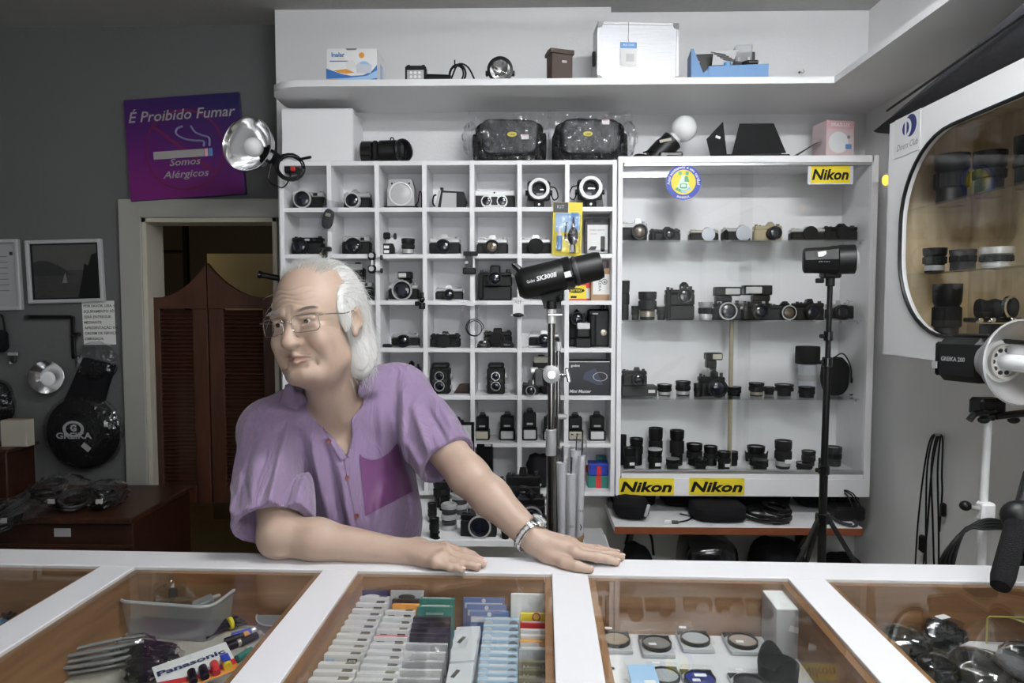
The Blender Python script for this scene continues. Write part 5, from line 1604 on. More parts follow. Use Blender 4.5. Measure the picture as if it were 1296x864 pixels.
MB().box((w * 0.30, -0.005, h * 0.46), (w * 0.14, 0.04, h * 0.12), 0.004).build('splicer', 'black', t)
for sz in (0.5, 0.66):
    MB().cyl((-w * 0.38, 0.043, h * sz), (-w * 0.38, 0.036, h * sz), 0.005, n=8).build('switch', 'orange', t)

# hook in the wall
p = P(1012, 93, YR - 0.004)
t = thing('wall_hook', 'tiny metal hook fixed to the wall above the upper shelf', 'hook', (p.x, YR - 0.001, p.z))
cable(t, 'hook', [(0, 0, 0.006), (0, -0.015, 0.004), (0.006, -0.022, -0.004), (0.014, -0.02, 0.004), (0.012, -0.016, 0.014)], 0.0015, 'satin')
MB().cyl((0, 0.0, 0.006), (0, -0.003, 0.006), 0.005, n=10).build('rosette', 'darkgrey', t)

# ---- on top of the cubbies and the cabinet
ZC1 = CZS[0] + TH / 2
x0, x1 = P(357, 170, 2.97).x, P(447, 170, 2.97).x
ztop = P(400, 137, 2.97).z
t = thing('wall_box', 'plain white closed box on top of the cubbies at the left', 'box', ((x0 + x1) / 2, 2.97, ZC1))
MB().box((0, 0.09, (ztop - ZC1) / 2), (x1 - x0, 0.18, ztop - ZC1), 0.002).build('body', 'lam', t)
MB().box((0, -0.004, (ztop - ZC1) / 2), (x1 - x0 - 0.004, 0.008, ztop - ZC1 - 0.004), 0.001).build('front_door', 'lam', t)

# handle-mount flash lying on its side
t = thing('hammerhead_flash', 'black hammerhead flash lying on its side on top of the cubbies', 'flash', at(488, 203, 3.0, ZC1))
w, h = px(60, 3.0), P(488, 176, 3.0).z - ZC1
MB().cyl((-w * 0.5, 0, h * 0.46), (-w * 0.26, 0, h * 0.46), h * 0.45, n=20, b=0.004).build('battery_cap', 'blackgloss', t)
MB().box((-w * 0.19, 0, h * 0.45), (w * 0.16, 0.07, h * 0.88), 0.01).build('bracket', 'black', t)
MB().cyl((-w * 0.12, 0, h * 0.48), (w * 0.34, 0, h * 0.50), h * 0.46, n=20, b=0.004).build('flash_body', 'black', t)
MB().lathe([(h * 0.44, 0), (h * 0.48, 0.006), (h * 0.48, 0.02), (h * 0.40, 0.022), (h * 0.34, 0.004)], (w * 0.33, -0.004, h * 0.5), (0.75, -0.65, 0), 22).build('reflector_rim', 'blackgloss', t)
MB().ell((w * 0.36, -0.02, h * 0.5), (0.008, 0.026, 0.028)).build('flash_window', 'darkgrey', t)
cable(t, 'cord', [(w * 0.1, 0, h * 0.92), (w * 0.12, 0, h * 1.05), (w * 0.17, 0, h * 1.02), (w * 0.18, 0.02, h * 0.85)], 0.003)

# two black bags in clear film
for k, (xa, xb, yt, lab) in enumerate(((601, 689, 152, 'left'), (701, 790, 152, 'right'))):
    Y = 3.02
    t = thing('packed_bag', '%s of two black shoulder bags packed in clear film on the cubbies' % lab, 'bag', at((xa + xb) / 2, 200, Y, ZC1))
    w, h = px(xb - xa, Y), P(645, yt, Y).z - ZC1
    soft(t, 'bag_body', (w * 0.94, 0.11, h * 0.92), 'fabric', 40 + k, 0.05, 6)
    soft(t, 'front_flap', (w * 0.80, 0.03, h * 0.80), mat('flapblack', (0.02, 0.021, 0.026), 0.5), 44 + k, 0.05, 5, off=(0.0, -0.055, h * 0.14))
    for sx in (-1, 1):
        soft(t, 'side_pocket', (w * 0.10, 0.09, h * 0.66), 'fabric', 48 + k, 0.06, 4, off=(sx * w * 0.47, -0.01, 0))
    MB().prism([(0.020 * math.cos(a), 0.010 * math.sin(a)) for a in [2 * math.pi * i / 20 for i in range(20)]], (0.0 + 0.012 * (1 - 2 * k), -0.075, h * 0.58), FX, FZ, -0.004).build('badge', 'yellow', t)
    text('CASE', 'black', t, (0.012 * (1 - 2 * k), -0.0755, h * 0.555), w=0.024, bold=0.02)
    MB().box((w * (0.22 if k == 0 else 0.20), -0.074, h * (0.52 if k == 0 else 0.84)), (0.032, 0.002, 0.020)).build('price_tag', 'white', t)
    MB().box((w * (0.22 if k == 0 else 0.20), -0.0752, h * (0.52 if k == 0 else 0.84) + 0.007), (0.032, 0.001, 0.005)).build('tag_stripe', 'pink', t)
    rnd = random.Random(k)
    vs_, fs = [], []
    nu, nv = 26, 14
    for j in range(nv + 1):
        for i in range(nu + 1):
            u, v = i / nu - 0.5, j / nv
            vs_.append((u * w * 1.16, -0.083 + 0.009 * math.sin(i * 1.3 + j * 0.7 + k) + rnd.uniform(-0.005, 0.005) + 0.05 * abs(u * 2) ** 6, v * h * 1.02 + (0.03 * abs(u * 2) ** 4 * v)))
    for j in range(nv):
        for i in range(nu):
            a = j * (nu + 1) + i
            fs.append((a, a + 1, a + nu + 2, a + nu + 1))
    MB().add(vs_, fs).build('clear_film', 'bag', t, angle=15)
    crumple(t, 'film_end', (0.07, 0.08, h * 0.8), 'bag', 70 + k, off=((-1 if k == 0 else 1) * w * 0.55, 0.0, h * 0.16), amp=0.3)

# lamp head with globe
ZG1 = gz1
t = thing('globe_lamp', 'black lamp head with white globe bulb and tangled cord on the glass cabinet', 'lamp', at(845, 196, 3.02, ZG1))
d = Vector((0.55, -0.1, 0.55)).normalized()
MB().lathe([(0.030, -0.09), (0.048, -0.085), (0.050, -0.02), (0.046, 0.0), (0.046, 0.03), (0.038, 0.034)], (0.0, 0, 0.066), d, 22).build('lamp_head', 'black', t)
MB().lathe([(0.028, 0.03), (0.030, 0.05)], (0, 0, 0.066), d, 18).build('bulb_neck', 'white', t)
MB().ell(Vector((0, 0, 0.066)) + d * 0.095, (px(16, 3.0), px(16, 3.0), px(16, 3.0)), 24, 16).build('globe_bulb', 'bulb', t)
MB().box((0.004, -0.03, 0.014), (0.10, 0.05, 0.028), 0.006).build('yoke', 'blackgloss', t)
MB().box((-0.02, -0.05, 0.075), (0.05, 0.002, 0.012), 0, rot=Matrix.Rotation(R(-12), 3, 'Y')).build('worn_label', 'beige', t)
coil(t, 'cord', (-0.115, -0.02, 0.001), 0.032, 3, 0.0035, 'black', 5, axis=(0.1, -0.5, 1))
cable(t, 'cord_lead', [(-0.11, -0.02, 0.03), (-0.075, -0.03, 0.035), (-0.05, -0.02, 0.006), (-0.02, -0.05, 0.01), (0.04, -0.06, 0.006)], 0.0035)

# barn doors
t = thing('barn_doors', 'black four-leaf barn door set with open flaps on the glass cabinet', 'barn doors', at(958, 196, 3.04, ZG1))
s = px(1, 3.04)
MB().prism([(-64 * s, 26 * s), (-44 * s, 47 * s), (-38 * s, 2 * s), (-58 * s, 2 * s)][::-1], (0, -0.02, 0), FX, FZ, -0.003).build('side_flap', 'blackmatte', t)
MB().prism([(-32 * s, 4 * s), (36 * s, 10 * s), (20 * s, 46 * s), (-22 * s, 46 * s)], (0, 0.0, 0), FX, FZ, -0.003).build('top_flap', 'blackmatte', t)
MB().box((-2 * s, 0.02, 4 * s), (80 * s, 0.10, 6 * s), 0.004).build('frame', 'black', t)
MB().prism([(34 * s, 0), (76 * s, 24 * s), (78 * s, 25 * s), (40 * s, 0)], (0, -0.02, 0), FX, FZ, -0.09).build('side_flap', 'darkgrey', t)
MB().box((8 * s, -0.03, 5 * s), (36 * s, 0.03, 4 * s), 0.003).build('hinge_bar', 'black', t)
MB().box((-50 * s, -0.0215, 28 * s), (6 * s, 0.002, 3 * s), 0, rot=Matrix.Rotation(R(20), 3, 'Y')).build('name_mark', 'satin', t)

# bulb carton
t, w, h = carton('bulb_carton', 'pink and white light bulb carton at the right on the glass cabinet', 'box', 1044, 152, 1083, 196, 3.02, ZG1, 0.11, mat('cartonpink', (0.70, 0.55, 0.56), 0.5), R(8))
MB().prism(circle(w * 0.36, 24, -w * 0.06, h * 0.44), (0, -0.0008, 0), FX, FZ, -0.0006).build('bulb_picture', 'white', t)
plate(t, 'header', 0, h * 0.88, w, h * 0.20, 'pink')
text('BRASLUX', 'white', t, (0, -0.0014, h * 0.84), w=w * 0.7, bold=0.03)
plate(t, 'print', w * 0.30, h * 0.34, w * 0.22, h * 0.12, 'midblue', -0.0010)
MB().prism(circle(w * 0.06, 12, w * 0.30, h * 0.58), (0, -0.0009, 0), FX, FZ, -0.0006).build('seal', 'grey', t)

# long black rolled bag on the oval cabinet
t = thing('softbox_bag', 'long dark grey padded bag lying on top of the oval-window cabinet', 'bag', (XO + 0.095, YO1 - 0.02, oz1))
vs_, fs = [], []
n, mseg = 16, 14
for j in range(mseg + 1):
    v = j / mseg
    k = min(1, 0.10 + 1.5 * v) if v < 0.6 else 1.0
    yy = 0.16 - v * 1.7
    for i in range(n):
        a = 2 * math.pi * i / n
        rx, rzz = 0.120 * (0.65 + 0.35 * k), 0.108 * k
        vs_.append((math.cos(a) * rx - 0.03 * v, yy, max(0.0 if yy < 0 else -0.0, rzz + math.sin(a) * rzz * (1 + 0.03 * math.sin(3 * j + i)))))
for j in range(mseg):
    for i in range(n):
        i2 = (i + 1) % n
        fs.append((j * n + i, j * n + i2, (j + 1) * n + i2, (j + 1) * n + i))
fs.append(tuple(range(n)))
fs.append(tuple(mseg * n + i for i in range(n))[::-1])
MB().add(vs_, fs).build('bag_body', 'duskfabric', t, angle=60)
MB().tube([(-0.119 - 0.03 * v, 0.16 - v * 1.7, 0.025 + 0.083 * min(1, 1.5 * v)) for v in [i / 10 for i in range(1, 11)]], 0.004, 6).build('seam', 'black', t)

# small amber lamp on the wall by the cabinet
p = Px(1121, 228, XO + 0.03)
t = thing('amber_lamp', 'little glowing amber night lamp peeking out beside the white cabinet', 'lamp', (XO + 0.05, YO1 + 0.12, P(1119, 228, YO1 + 0.12).z))
cxx = P(1121, 228, YO1 + 0.12).x - (XO + 0.05)
MB().box((XR - XO - 0.05 - 0.02, 0, 0), (0.04, 0.05, 0.06), 0.006).build('wall_plug', 'white', t)
MB().cyl((cxx + 0.01, 0, 0), (XR - XO - 0.09, 0, 0), 0.008, n=10).build('arm', 'white', t)
MB().ell((cxx, 0, 0), (0.013, 0.013, 0.020)).build('amber_shade', 'amber', t)
# ---- left wall
SGN = YL - 0.014
mat('signdark', (0.045, 0.03, 0.12), 0.45)
# sign with a graded print: magenta at the lower left, blue at the upper right (flat print on a thick board)
sm = bpy.data.materials.new('signprint')
sm.use_nodes = True
nt = sm.node_tree
bs = nt.nodes['Principled BSDF']
bs.inputs['Roughness'].default_value = 0.4
tc = nt.nodes.new('ShaderNodeTexCoord')
sx_ = nt.nodes.new('ShaderNodeSeparateXYZ')
ad = nt.nodes.new('ShaderNodeMath')
ad.operation = 'MULTIPLY_ADD'
ad.inputs[1].default_value = 0.35
cr = nt.nodes.new('ShaderNodeValToRGB')
cr.color_ramp.elements[0].position = 0.0
cr.color_ramp.elements[0].color = (0.17, 0.016, 0.16, 1)
cr.color_ramp.elements[1].position = 0.55
cr.color_ramp.elements[1].color = (0.014, 0.014, 0.085, 1)
e = cr.color_ramp.elements.new(0.28)
e.color = (0.07, 0.014, 0.13, 1)
nt.links.new(tc.outputs['Object'], sx_.inputs[0])
nt.links.new(sx_.outputs['X'], ad.inputs[0])
nt.links.new(sx_.outputs['Z'], ad.inputs[2])
nt.links.new(ad.outputs[0], cr.inputs[0])
nt.links.new(cr.outputs[0], bs.inputs['Base Color'])
MATS['signprint'] = sm
p = P(241, 251, SGN)
w, h = px(146, SGN), px(127, SGN)
t = thing('no_smoking_sign', 'purple and blue no smoking sign hung crooked on the wall', 'sign', (p.x, SGN - 0.012, p.z), rot=(R(-2), R(-3.6), 0))
MB().box((0, 0, h / 2), (w, 0.026, h), 0.001).build('board', 'signdark', t)
MB().box((0, -0.0135, h / 2), (w - 0.002, 0.001, h - 0.002)).build('print', 'signprint', t)
Rr = h * 0.40
mat('signred', (0.16, 0.012, 0.07), 0.5)
MB().lathe([(Rr * 0.95, 0), (Rr, 0), (Rr, 0.0006), (Rr * 0.95, 0.0006)], (0.0, -0.0145, h * 0.47), (0, -1, 0), 44, cap=False).build('ban_ring', 'signred', t)
MB().box((0, -0.0146, h * 0.47), (2 * Rr * 0.96, 0.0006, h * 0.028), 0, rot=Matrix.Rotation(R(40), 3, 'Y')).build('ban_bar', 'signred', t)
mat('signwhite', (0.36, 0.35, 0.33), 0.5)
MB().box((-w * 0.05, -0.0156, h * 0.43), (w * 0.44, 0.0008, h * 0.075)).build('cigarette', 'signwhite', t)
MB().box((w * 0.190, -0.0156, h * 0.43), (w * 0.030, 0.0008, h * 0.075)).build('cigarette_band', 'pink', t)
MB().box((w * 0.228, -0.0156, h * 0.43), (w * 0.030, 0.0008, h * 0.075)).build('cigarette_tip', 'midblue', t)
mat('smoke', (0.20, 0.21, 0.36), 0.5)
MB().tube(catmull([(w * 0.22, -0.0155, h * 0.49), (w * 0.22, -0.0155, h * 0.57), (w * 0.16, -0.0155, h * 0.60), (w * 0.10, -0.0155, h * 0.64), (w * 0.07, -0.0155, h * 0.70)], 5), 0.005, 6).build('smoke_line', 'smoke', t)
MB().tube(catmull([(w * 0.17, -0.0155, h * 0.49), (w * 0.17, -0.0155, h * 0.54), (w * 0.08, -0.0155, h * 0.555), (0.0, -0.0155, h * 0.58), (-w * 0.06, -0.0155, h * 0.63), (-w * 0.05, -0.0155, h * 0.68), (0.0, -0.0155, h * 0.70)], 5), 0.005, 6).build('smoke_line', 'smoke', t)
text('É Proibido Fumar', 'signwhite', t, (0.0, -0.0150, h * 0.77), w=w * 0.93, h=h * 0.105, shear=0.25, bold=0.01)
text('Somos', 'signwhite', t, (0.0, -0.0156, h * 0.32), w=w * 0.27, h=h * 0.072, shear=0.25, bold=0.01)
text('Alérgicos', 'signwhite', t, (0.0, -0.0156, h * 0.20), w=w * 0.40, h=h * 0.072, shear=0.25, bold=0.01)

# reflector lamp clamped to the side of the cubbies
Yl = 2.86
d = Vector((-0.20, -0.97, 0.10)).normalized()
p = P(313, 182, 2.79) - d * 0.088
t = thing('clamp_lamp', 'aluminium reflector lamp with white bulb clamped beside the sign', 'lamp', tuple(p))
r = px(33, Yl)
MB().lathe([(0.030, -0.05), (0.040, -0.045), (r * 0.62, 0.005), (r * 0.9, 0.045), (r, 0.085), (r * 1.03, 0.088), (r * 1.02, 0.091), (r * 0.97, 0.086), (r * 0.87, 0.046), (r * 0.58, 0.008), (0.03, -0.035)], (0, 0, 0), d, 36).build('reflector', 'chrome', t)
MB().ell(d * 0.045, (0.040, 0.040, 0.040), 20, 14).build('bulb', 'bulb', t)
MB().lathe([(0.026, -0.12), (0.030, -0.115), (0.032, -0.045), (0.028, -0.04)], (0, 0, 0), d, 16).build('socket', 'black', t)
MB().box(-d * 0.10 + Vector((0.06, 0.02, -0.03)), (0.09, 0.06, 0.07), 0.008).build('clamp', 'black', t)
MB().cyl(-d * 0.10 + Vector((0.09, 0.0, -0.01)), -d * 0.10 + Vector((0.17, -0.02, 0.0)), 0.006, n=8).build('clamp_lever', 'black', t)
coil(t, 'cord', -d * 0.10 + Vector((0.085, -0.03, -0.05)), 0.055, 4, 0.0035, 'black', 3, axis=(0.3, -1, 0.2))
cable(t, 'cord_tail', [-d * 0.1 + Vector((0.0, -0.02, -0.02)), -d * 0.1 + Vector((-0.01, -0.03, -0.10)), -d * 0.1 + Vector((0.05, -0.03, -0.13)), -d * 0.1 + Vector((0.08, -0.02, -0.08)), -d * 0.1 + Vector((0.06, 0.02, -0.03))], 0.003)
MB().box(-d * 0.10 + Vector((0.10, -0.045, -0.055)), (0.02, 0.012, 0.02), 0.003).build('red_switch', 'red', t)

# framed pictures
t = thing('framed_photo', 'silver framed dark harbour photograph on the left wall', 'picture', (P(86, 341, YL).x, YL - 0.002, P(86, 383, YL).z), rot=(0, R(-1.4), 0))
w, h = px(98, YL), px(80, YL)
MB().box((0, -0.006, h / 2), (w - 0.02, 0.008, h - 0.02)).build('mount', 'black', t)
for sx in (-1, 1):
    MB().box((sx * (w / 2 - 0.009), -0.012, h / 2), (0.018, 0.024, h), 0.003).build('frame_side', 'lightgrey', t)
    MB().box((0, -0.012, h / 2 + sx * (h / 2 - 0.009)), (w - 0.036, 0.024, 0.018), 0.003).build('frame_side', 'lightgrey', t)
mat('phsky', (0.10, 0.10, 0.095), 0.4, noise=(14, 0.3))
mat('phsea', (0.055, 0.055, 0.052), 0.4, noise=(40, 0.5, (1, 1, 4)))
iw, ih = w - 0.06, h - 0.05
MB().box((0, -0.0105, h / 2 + ih * 0.26), (iw, 0.001, ih * 0.48)).build('photo_sky', 'phsky', t)
MB().box((0, -0.0105, h / 2 - ih * 0.24), (iw, 0.001, ih * 0.52)).build('photo_sea', 'phsea', t)
MB().prism([(-iw / 2, -0.02), (iw * 0.1, -0.02), (-iw * 0.05, 0.02), (-iw * 0.25, 0.05), (-iw * 0.4, 0.055), (-iw / 2, 0.045)], (0, -0.0115, h / 2), FX, FZ, -0.0005).build('photo_hill', 'darkgrey', t)
MB().prism([(iw * 0.18, -ih / 2), (iw / 2, -ih / 2), (iw / 2, ih * 0.34), (iw * 0.42, ih * 0.30), (iw * 0.36, ih * 0.10), (iw * 0.30, ih * 0.14), (iw * 0.26, -ih * 0.12)], (0, -0.0118, h / 2), FX, FZ, -0.0005).build('photo_tree', 'black', t)
MB().prism([(-iw * 0.06, -ih * 0.22), (iw * 0.02, -ih * 0.22), (0, -ih * 0.02), (-iw * 0.03, -ih * 0.1)], (0, -0.0118, h / 2), FX, FZ, -0.0005).build('photo_boat', 'grey', t)
MB().box((0, -0.016, h / 2), (w - 0.036, 0.002, h - 0.036)).build('picture_glass', 'glass', t)
t = thing('framed_certificate', 'silver framed certificate cut by the left edge of the view', 'picture', (P(-10, 341, YL).x, YL - 0.002, P(0, 393, YL).z), rot=(0, R(-1.4), 0))
w, h = px(82, YL), px(90, YL)
MB().box((0, -0.006, h / 2), (w - 0.02, 0.008, h - 0.02)).build('paper', 'lightgrey', t)
for sx in (-1, 1):
    MB().box((sx * (w / 2 - 0.009), -0.012, h / 2), (0.018, 0.024, h), 0.003).build('frame_side', 'lightgrey', t)
    MB().box((0, -0.012, h / 2 + sx * (h / 2 - 0.009)), (w - 0.036, 0.024, 0.018), 0.003).build('frame_side', 'lightgrey', t)
for i in range(7):
    MB().box((0.0, -0.0105, h * (0.76 - 0.08 * i)), (w * 0.6, 0.0008, 0.004)).build('print_line', 'grey', t)
MB().box((w * 0.36, -0.0108, h * 0.80), (0.016, 0.0008, 0.016)).build('stamp', 'darkgrey', t)
MB().box((0, -0.016, h / 2), (w - 0.036, 0.002, h - 0.036)).build('picture_glass', 'glass', t)

# notice
t = thing('paper_notice', 'white paper notice with seven printed lines beside the door frame', 'notice', (P(126, 409, YL).x, YL - 0.001, P(126, 436, YL).z), rot=(0, R(-1), 0))
w, h = px(42, YL), px(56, YL)
MB().box((0, -0.0005, h / 2), (w, 0.001, h)).build('paper', 'paper', t)
for i, ln in enumerate(('POR FAVOR, LEIA, O', 'EQUIPAMENTO SÓ', 'SERÁ ENTREGUE', 'MEDIANTE', 'APRESENTAÇÃO DA', 'ORDEM DE SERVIÇO.', 'OBRIGADA.')):
    text(ln, 'darkgrey', t, (-w * 0.45, -0.0011, h * (0.86 - 0.125 * i)), h=h * 0.062, align='LEFT', bold=0.02)

# bracket, bowl, pouch, clip on the wall
t = thing('angle_bracket', 'black angled metal bar hanging on the left wall', 'bracket', (P(68, 401, YL).x, YL - 0.02, P(68, 401, YL).z))
s = px(1, YL)
MB().box((-2 * s, 0, 0), (60 * s, 0.012, 0.018), 0.003).build('arm', 'black', t)
MB().box((28 * s, 0, -26 * s), (0.020, 0.012, 54 * s), 0.003).build('arm', 'black', t)
MB().cyl((-30 * s, 0.02, 0), (-30 * s, -0.014, 0), 0.010, n=10).build('hook_pin', 'darkgrey', t)
MB().cyl((28 * s, 0.0, -22 * s), (40 * s, -0.02, -22 * s), 0.010, n=10, b=0.002).build('thumb_screw', 'black', t)
MB().box((31 * s, 0, -51 * s), (0.04, 0.012, 0.012), 0.002).build('foot', 'black', t)
t = thing('reflector_bowl', 'small silver reflector bowl hanging on the left wall', 'reflector', (P(68, 476, YL).x, YL - 0.012, P(68, 476, YL).z))
r = px(21, YL)
MB().lathe([(0.02, 0.0), (r * 0.55, 0.012), (r * 0.95, 0.055), (r, 0.060), (r * 0.97, 0.061), (r * 0.90, 0.054), (r * 0.5, 0.018), (0.02, 0.006)], (0, 0, 0), (0.2, -1, 0.05), 32).build('bowl', 'chrome', t)
MB().ell((-0.005, -0.02, -0.008), (0.035, 0.02, 0.035)).build('bulb', 'bulb', t)
t = thing('hanging_holster', 'black holster hanging at the left edge of the view', 'holster', (P(2, 420, YL).x, YL - 0.03, P(5, 445, YL).z))
soft(t, 'pouch', (0.10, 0.045, 0.11), 'fabric', 3, 0.05, 4)
cable(t, 'strap', [(-0.03, 0, 0.10), (-0.01, 0.01, 0.16), (0.02, 0.01, 0.18), (0.04, 0, 0.10)], 0.005)
t = thing('metal_clip', 'small grey metal clip hanging below the angled bar', 'clip', (P(20, 445, YL).x, YL - 0.02, P(20, 460, YL).z))
MB().box((0, 0, 0.03), (0.03, 0.012, 0.05), 0.003).build('clip_body', 'darkgrey', t)
MB().box((0.006, -0.008, 0.05), (0.05, 0.01, 0.016), 0.003).build('jaw', 'satin', t)
MB().cyl((-0.012, 0, 0.0), (-0.012, 0, 0.012), 0.008, n=8).build('nut', 'satin', t)
t = thing('bagged_case', 'black item wrapped in clear film hanging at the left edge', 'bag', (P(12, 500, YL).x, YL - 0.05, P(12, 531, YL).z), rot=(0, R(-12), 0))
soft(t, 'item', (0.13, 0.05, 0.19), 'fabric', 6, 0.08, 4)
crumple(t, 'clear_film', (0.17, 0.09, 0.22), 'bag', 9, amp=0.10)

# round black reflector bag in clear film
t = thing('reflector_bag', 'round black reflector bag with white emblem wrapped in clear film', 'bag', (P(104, 591, YL - 0.07).x, YL - 0.05, P(103, 592, YL - 0.05).z))
R0 = px(46, YL)
MB().lathe([(R0 * 0.9, -0.02), (R0, -0.008), (R0, 0.012), (R0 * 0.92, 0.024), (0.0001, 0.030)], (0, 0, R0), (0, -1, 0), 40).build('disc_bag', 'fabric', t)
MB().prism([(-0.14, 0.0), (0.05, -0.02), (0.135, 0.235), (-0.01, 0.27)], (0.03, -0.018, R0 * 1.55), FX, FZ, -0.03).build('neck_pouch', 'fabric', t)
em = px(13, YL)
MB().lathe([(em * 0.72, 0), (em, 0), (em, 0.001), (em * 0.72, 0.001)], (-0.03, -0.031, R0 * 1.12), (0, -1, 0), 26, sx=1.05, sy=0.8, cap=False).build('emblem_ring', 'lightgrey', t)
text('G', 'lightgrey', t, (-0.03, -0.031, R0 * 1.07), h=em * 0.7, bold=0.06)
text('GREIKA', 'lightgrey', t, (-0.028, -0.031, R0 * 0.86), w=px(46, YL), h=px(8, YL), bold=0.03)
MB().box((0.03, -0.0306, R0 * 0.62), (0.045, 0.001, 0.026), 0, rot=Matrix.Rotation(R(40), 3, 'Y')).build('price_tag', 'lightgrey', t)
MB().box((0.13, -0.028, R0 * 1.25), (0.02, 0.001, 0.025)).build('price_tag', 'lightgrey', t)
crumple(t, 'clear_film', (R0 * 2.25, 0.10, R0 * 2.15), 'bag', 13, off=(0, 0, -0.01), amp=0.04, nu=30, nv=20)
crumple(t, 'film_neck', (0.20, 0.08, 0.20), 'bag', 14, off=(0.075, 0, R0 * 2.4), amp=0.12)

# wooden furniture at the left
YW = 2.75
t = thing('wooden_chest', 'low reddish wooden chest with paper label by the door frame', 'chest', (P(85, 660, YW).x, YW, 0))
zt = Pz(85, 645, 0.55).z
ztc = P(85, 660, YW).z
x0, x1 = P(-130, 660, YW).x - t.location.x, P(168, 660, YW).x - t.location.x
MB().box(((x0 + x1) / 2, 0.24, ztc / 2), (x1 - x0, 0.48, ztc), 0.004).build('body', 'darkwood', t)
MB().box(((x0 + x1) / 2, 0.23, ztc + 0.012), (x1 - x0 + 0.02, 0.52, 0.024), 0.004).build('lid', 'wood', t)
MB().box((-0.02, -0.002, ztc - 0.045), (0.07, 0.002, 0.035)).build('paper_label', 'lightgrey', t)
MB().box(((x0 + x1) / 2, -0.003, ztc - 0.10), (x1 - x0, 0.006, 0.012), 0.002).build('moulding', 'wood', t)
ztc += 0.024
t = thing('wooden_cabinet', 'dark red wooden cabinet at the left edge behind the bagged cables', 'cabinet', (P(14, 600, 3.08).x - 0.05, 2.99, ztc))
hh = P(14, 572, 3.0).z - ztc
MB().box((-0.08, 0.09, hh / 2), (0.36, 0.18, hh), 0.004).build('body', 'darkwood', t)
MB().box((-0.08, 0.09, hh + 0.008), (0.39, 0.20, 0.016), 0.003).build('top_board', 'wood', t)
MB().box((-0.08, -0.003, hh * 0.5), (0.30, 0.006, hh * 0.7), 0.002).build('drawer_front', 'wood', t)
t, w, h = carton('beige_box', 'beige cardboard box on the dark red cabinet at the left edge', 'box', 2, 532, 33, 575, 3.04, ztc + hh + 0.016, 0.05, 'beige')
MB().box((0, 0.025, h + 0.0005), (w * 0.95, 0.04, 0.001)).build('lid_tape', 'kraft', t)
for k, (xc, yc_, sz, lab) in enumerate(((20, 650, (0.24, 0.20, 0.10), 'left heap of bagged black cables on the wooden chest'), (78, 632, (0.26, 0.20, 0.15), 'middle heap of bagged black cables on the wooden chest'), (134, 630, (0.19, 0.17, 0.12), 'right heap of bagged black cables on the wooden chest'))):
    q = Pz(xc, yc_ + 12, ztc)
    t = thing('bagged_cables', lab, 'cables', (q.x, min(q.y, 3.08), ztc), 0, 'bagged cables on the chest')
    for j in range(4):
        coil(t, 'cable', (random.uniform(-0.3, 0.3) * sz[0], random.uniform(-0.15, 0.15) * sz[1], 0.012 + sz[2] * 0.16 * j), sz[0] * 0.26, 3, 0.006, ['black', 'darkgrey'][j % 2], 20 + j + 7 * k, axis=(random.uniform(-0.5, 0.5), random.uniform(-0.5, 0.5), 1), squash=0.7)
    crumple(t, 'clear_bag', sz, 'bag', 31 + k, amp=0.16)
    MB().box((0.02, -sz[1] * 0.45, sz[2] * 0.4), (0.03, 0.001, 0.02)).build('price_tag', 'lightgrey', t)

# thing on the wall by the door, near the man's head: black clamp and wicker bits beyond the doors
Yx = YL - 0.03
t = thing('wall_clamp', 'black clamp sticking out at the door frame behind the man\'s head', 'clamp', (P(352, 350, Yx).x, Yx, P(352, 352, Yx).z))
MB().cyl((-0.07, -0.03, 0.015), (0.03, 0, -0.005), 0.014, n=12, b=0.002).build('arm', 'black', t)
MB().box((0.03, 0.0, -0.02), (0.05, 0.05, 0.07), 0.008).build('jaw', 'black', t)
MB().cyl((-0.085, -0.034, 0.018), (-0.07, -0.03, 0.015), 0.018, n=12, b=0.002).build('knob', 'blackgloss', t)
# ---- chrome stand with studio light
YP = 2.30

def V(x, y, Y=YP):
    return P(x, y, Y)

base = V(697, 690)
bx = base.x
t = thing('light_stand', 'tall chrome light stand with clamp in front of the cubbies', 'stand', (bx, YP, 0))
ztop = V(697, 398).z
zj = V(697, 565).z
MB().cyl((0, 0, 0.02), (0, 0, zj), 0.0155, n=18).build('lower_tube', 'darkchrome', t)
MB().cyl((0, 0, zj - 0.03), (0, 0, zj + 0.06), 0.0185, n=18, b=0.002).build('collar', 'satin', t)
MB().cyl((0, 0, zj + 0.06), (0, 0, ztop), 0.0125, n=18).build('upper_tube', 'darkchrome', t)
MB().cyl((0, 0, ztop - 0.03), (0, 0, ztop + 0.02), 0.0165, n=16, b=0.002).build('top_socket', 'silver', t)
MB().box((0.012, -0.012, ztop + 0.0), (0.05, 0.012, 0.008), 0.002).build('socket_lever', 'chrome', t)
zc = V(697, 473).z
MB().cyl((-0.055, 0, zc + 0.004), (0.012, 0, zc + 0.004), 0.013, n=14, b=0.002).build('grip_arm', 'silver', t)
MB().lathe([(0.026, -0.022), (0.030, -0.02), (0.030, 0.02), (0.026, 0.022)], (0, 0, zc), (0, -1, 0), 22).build('grip_head', 'satin', t)
MB().cyl((0, -0.028, zc), (0, -0.02, zc), 0.014, n=16, b=0.001).build('grip_bolt', 'chrome', t)
MB().box((-0.042, 0.0, zc - 0.012), (0.034, 0.03, 0.060), 0.006).build('grip_block', 'darkgrey', t)
MB().cyl((-0.07, 0, zc + 0.01), (-0.045, 0, zc + 0.01), 0.012, n=12, b=0.002).build('grip_screw', 'silver', t)
MB().cyl((-0.064, 0, zc - 0.03), (-0.045, 0, zc - 0.03), 0.010, n=12, b=0.002).build('grip_screw', 'silver', t)
MB().cyl((0.026, 0, zc - 0.002), (0.050, 0, zc - 0.004), 0.006, n=10).build('tee_stem', 'chrome', t)
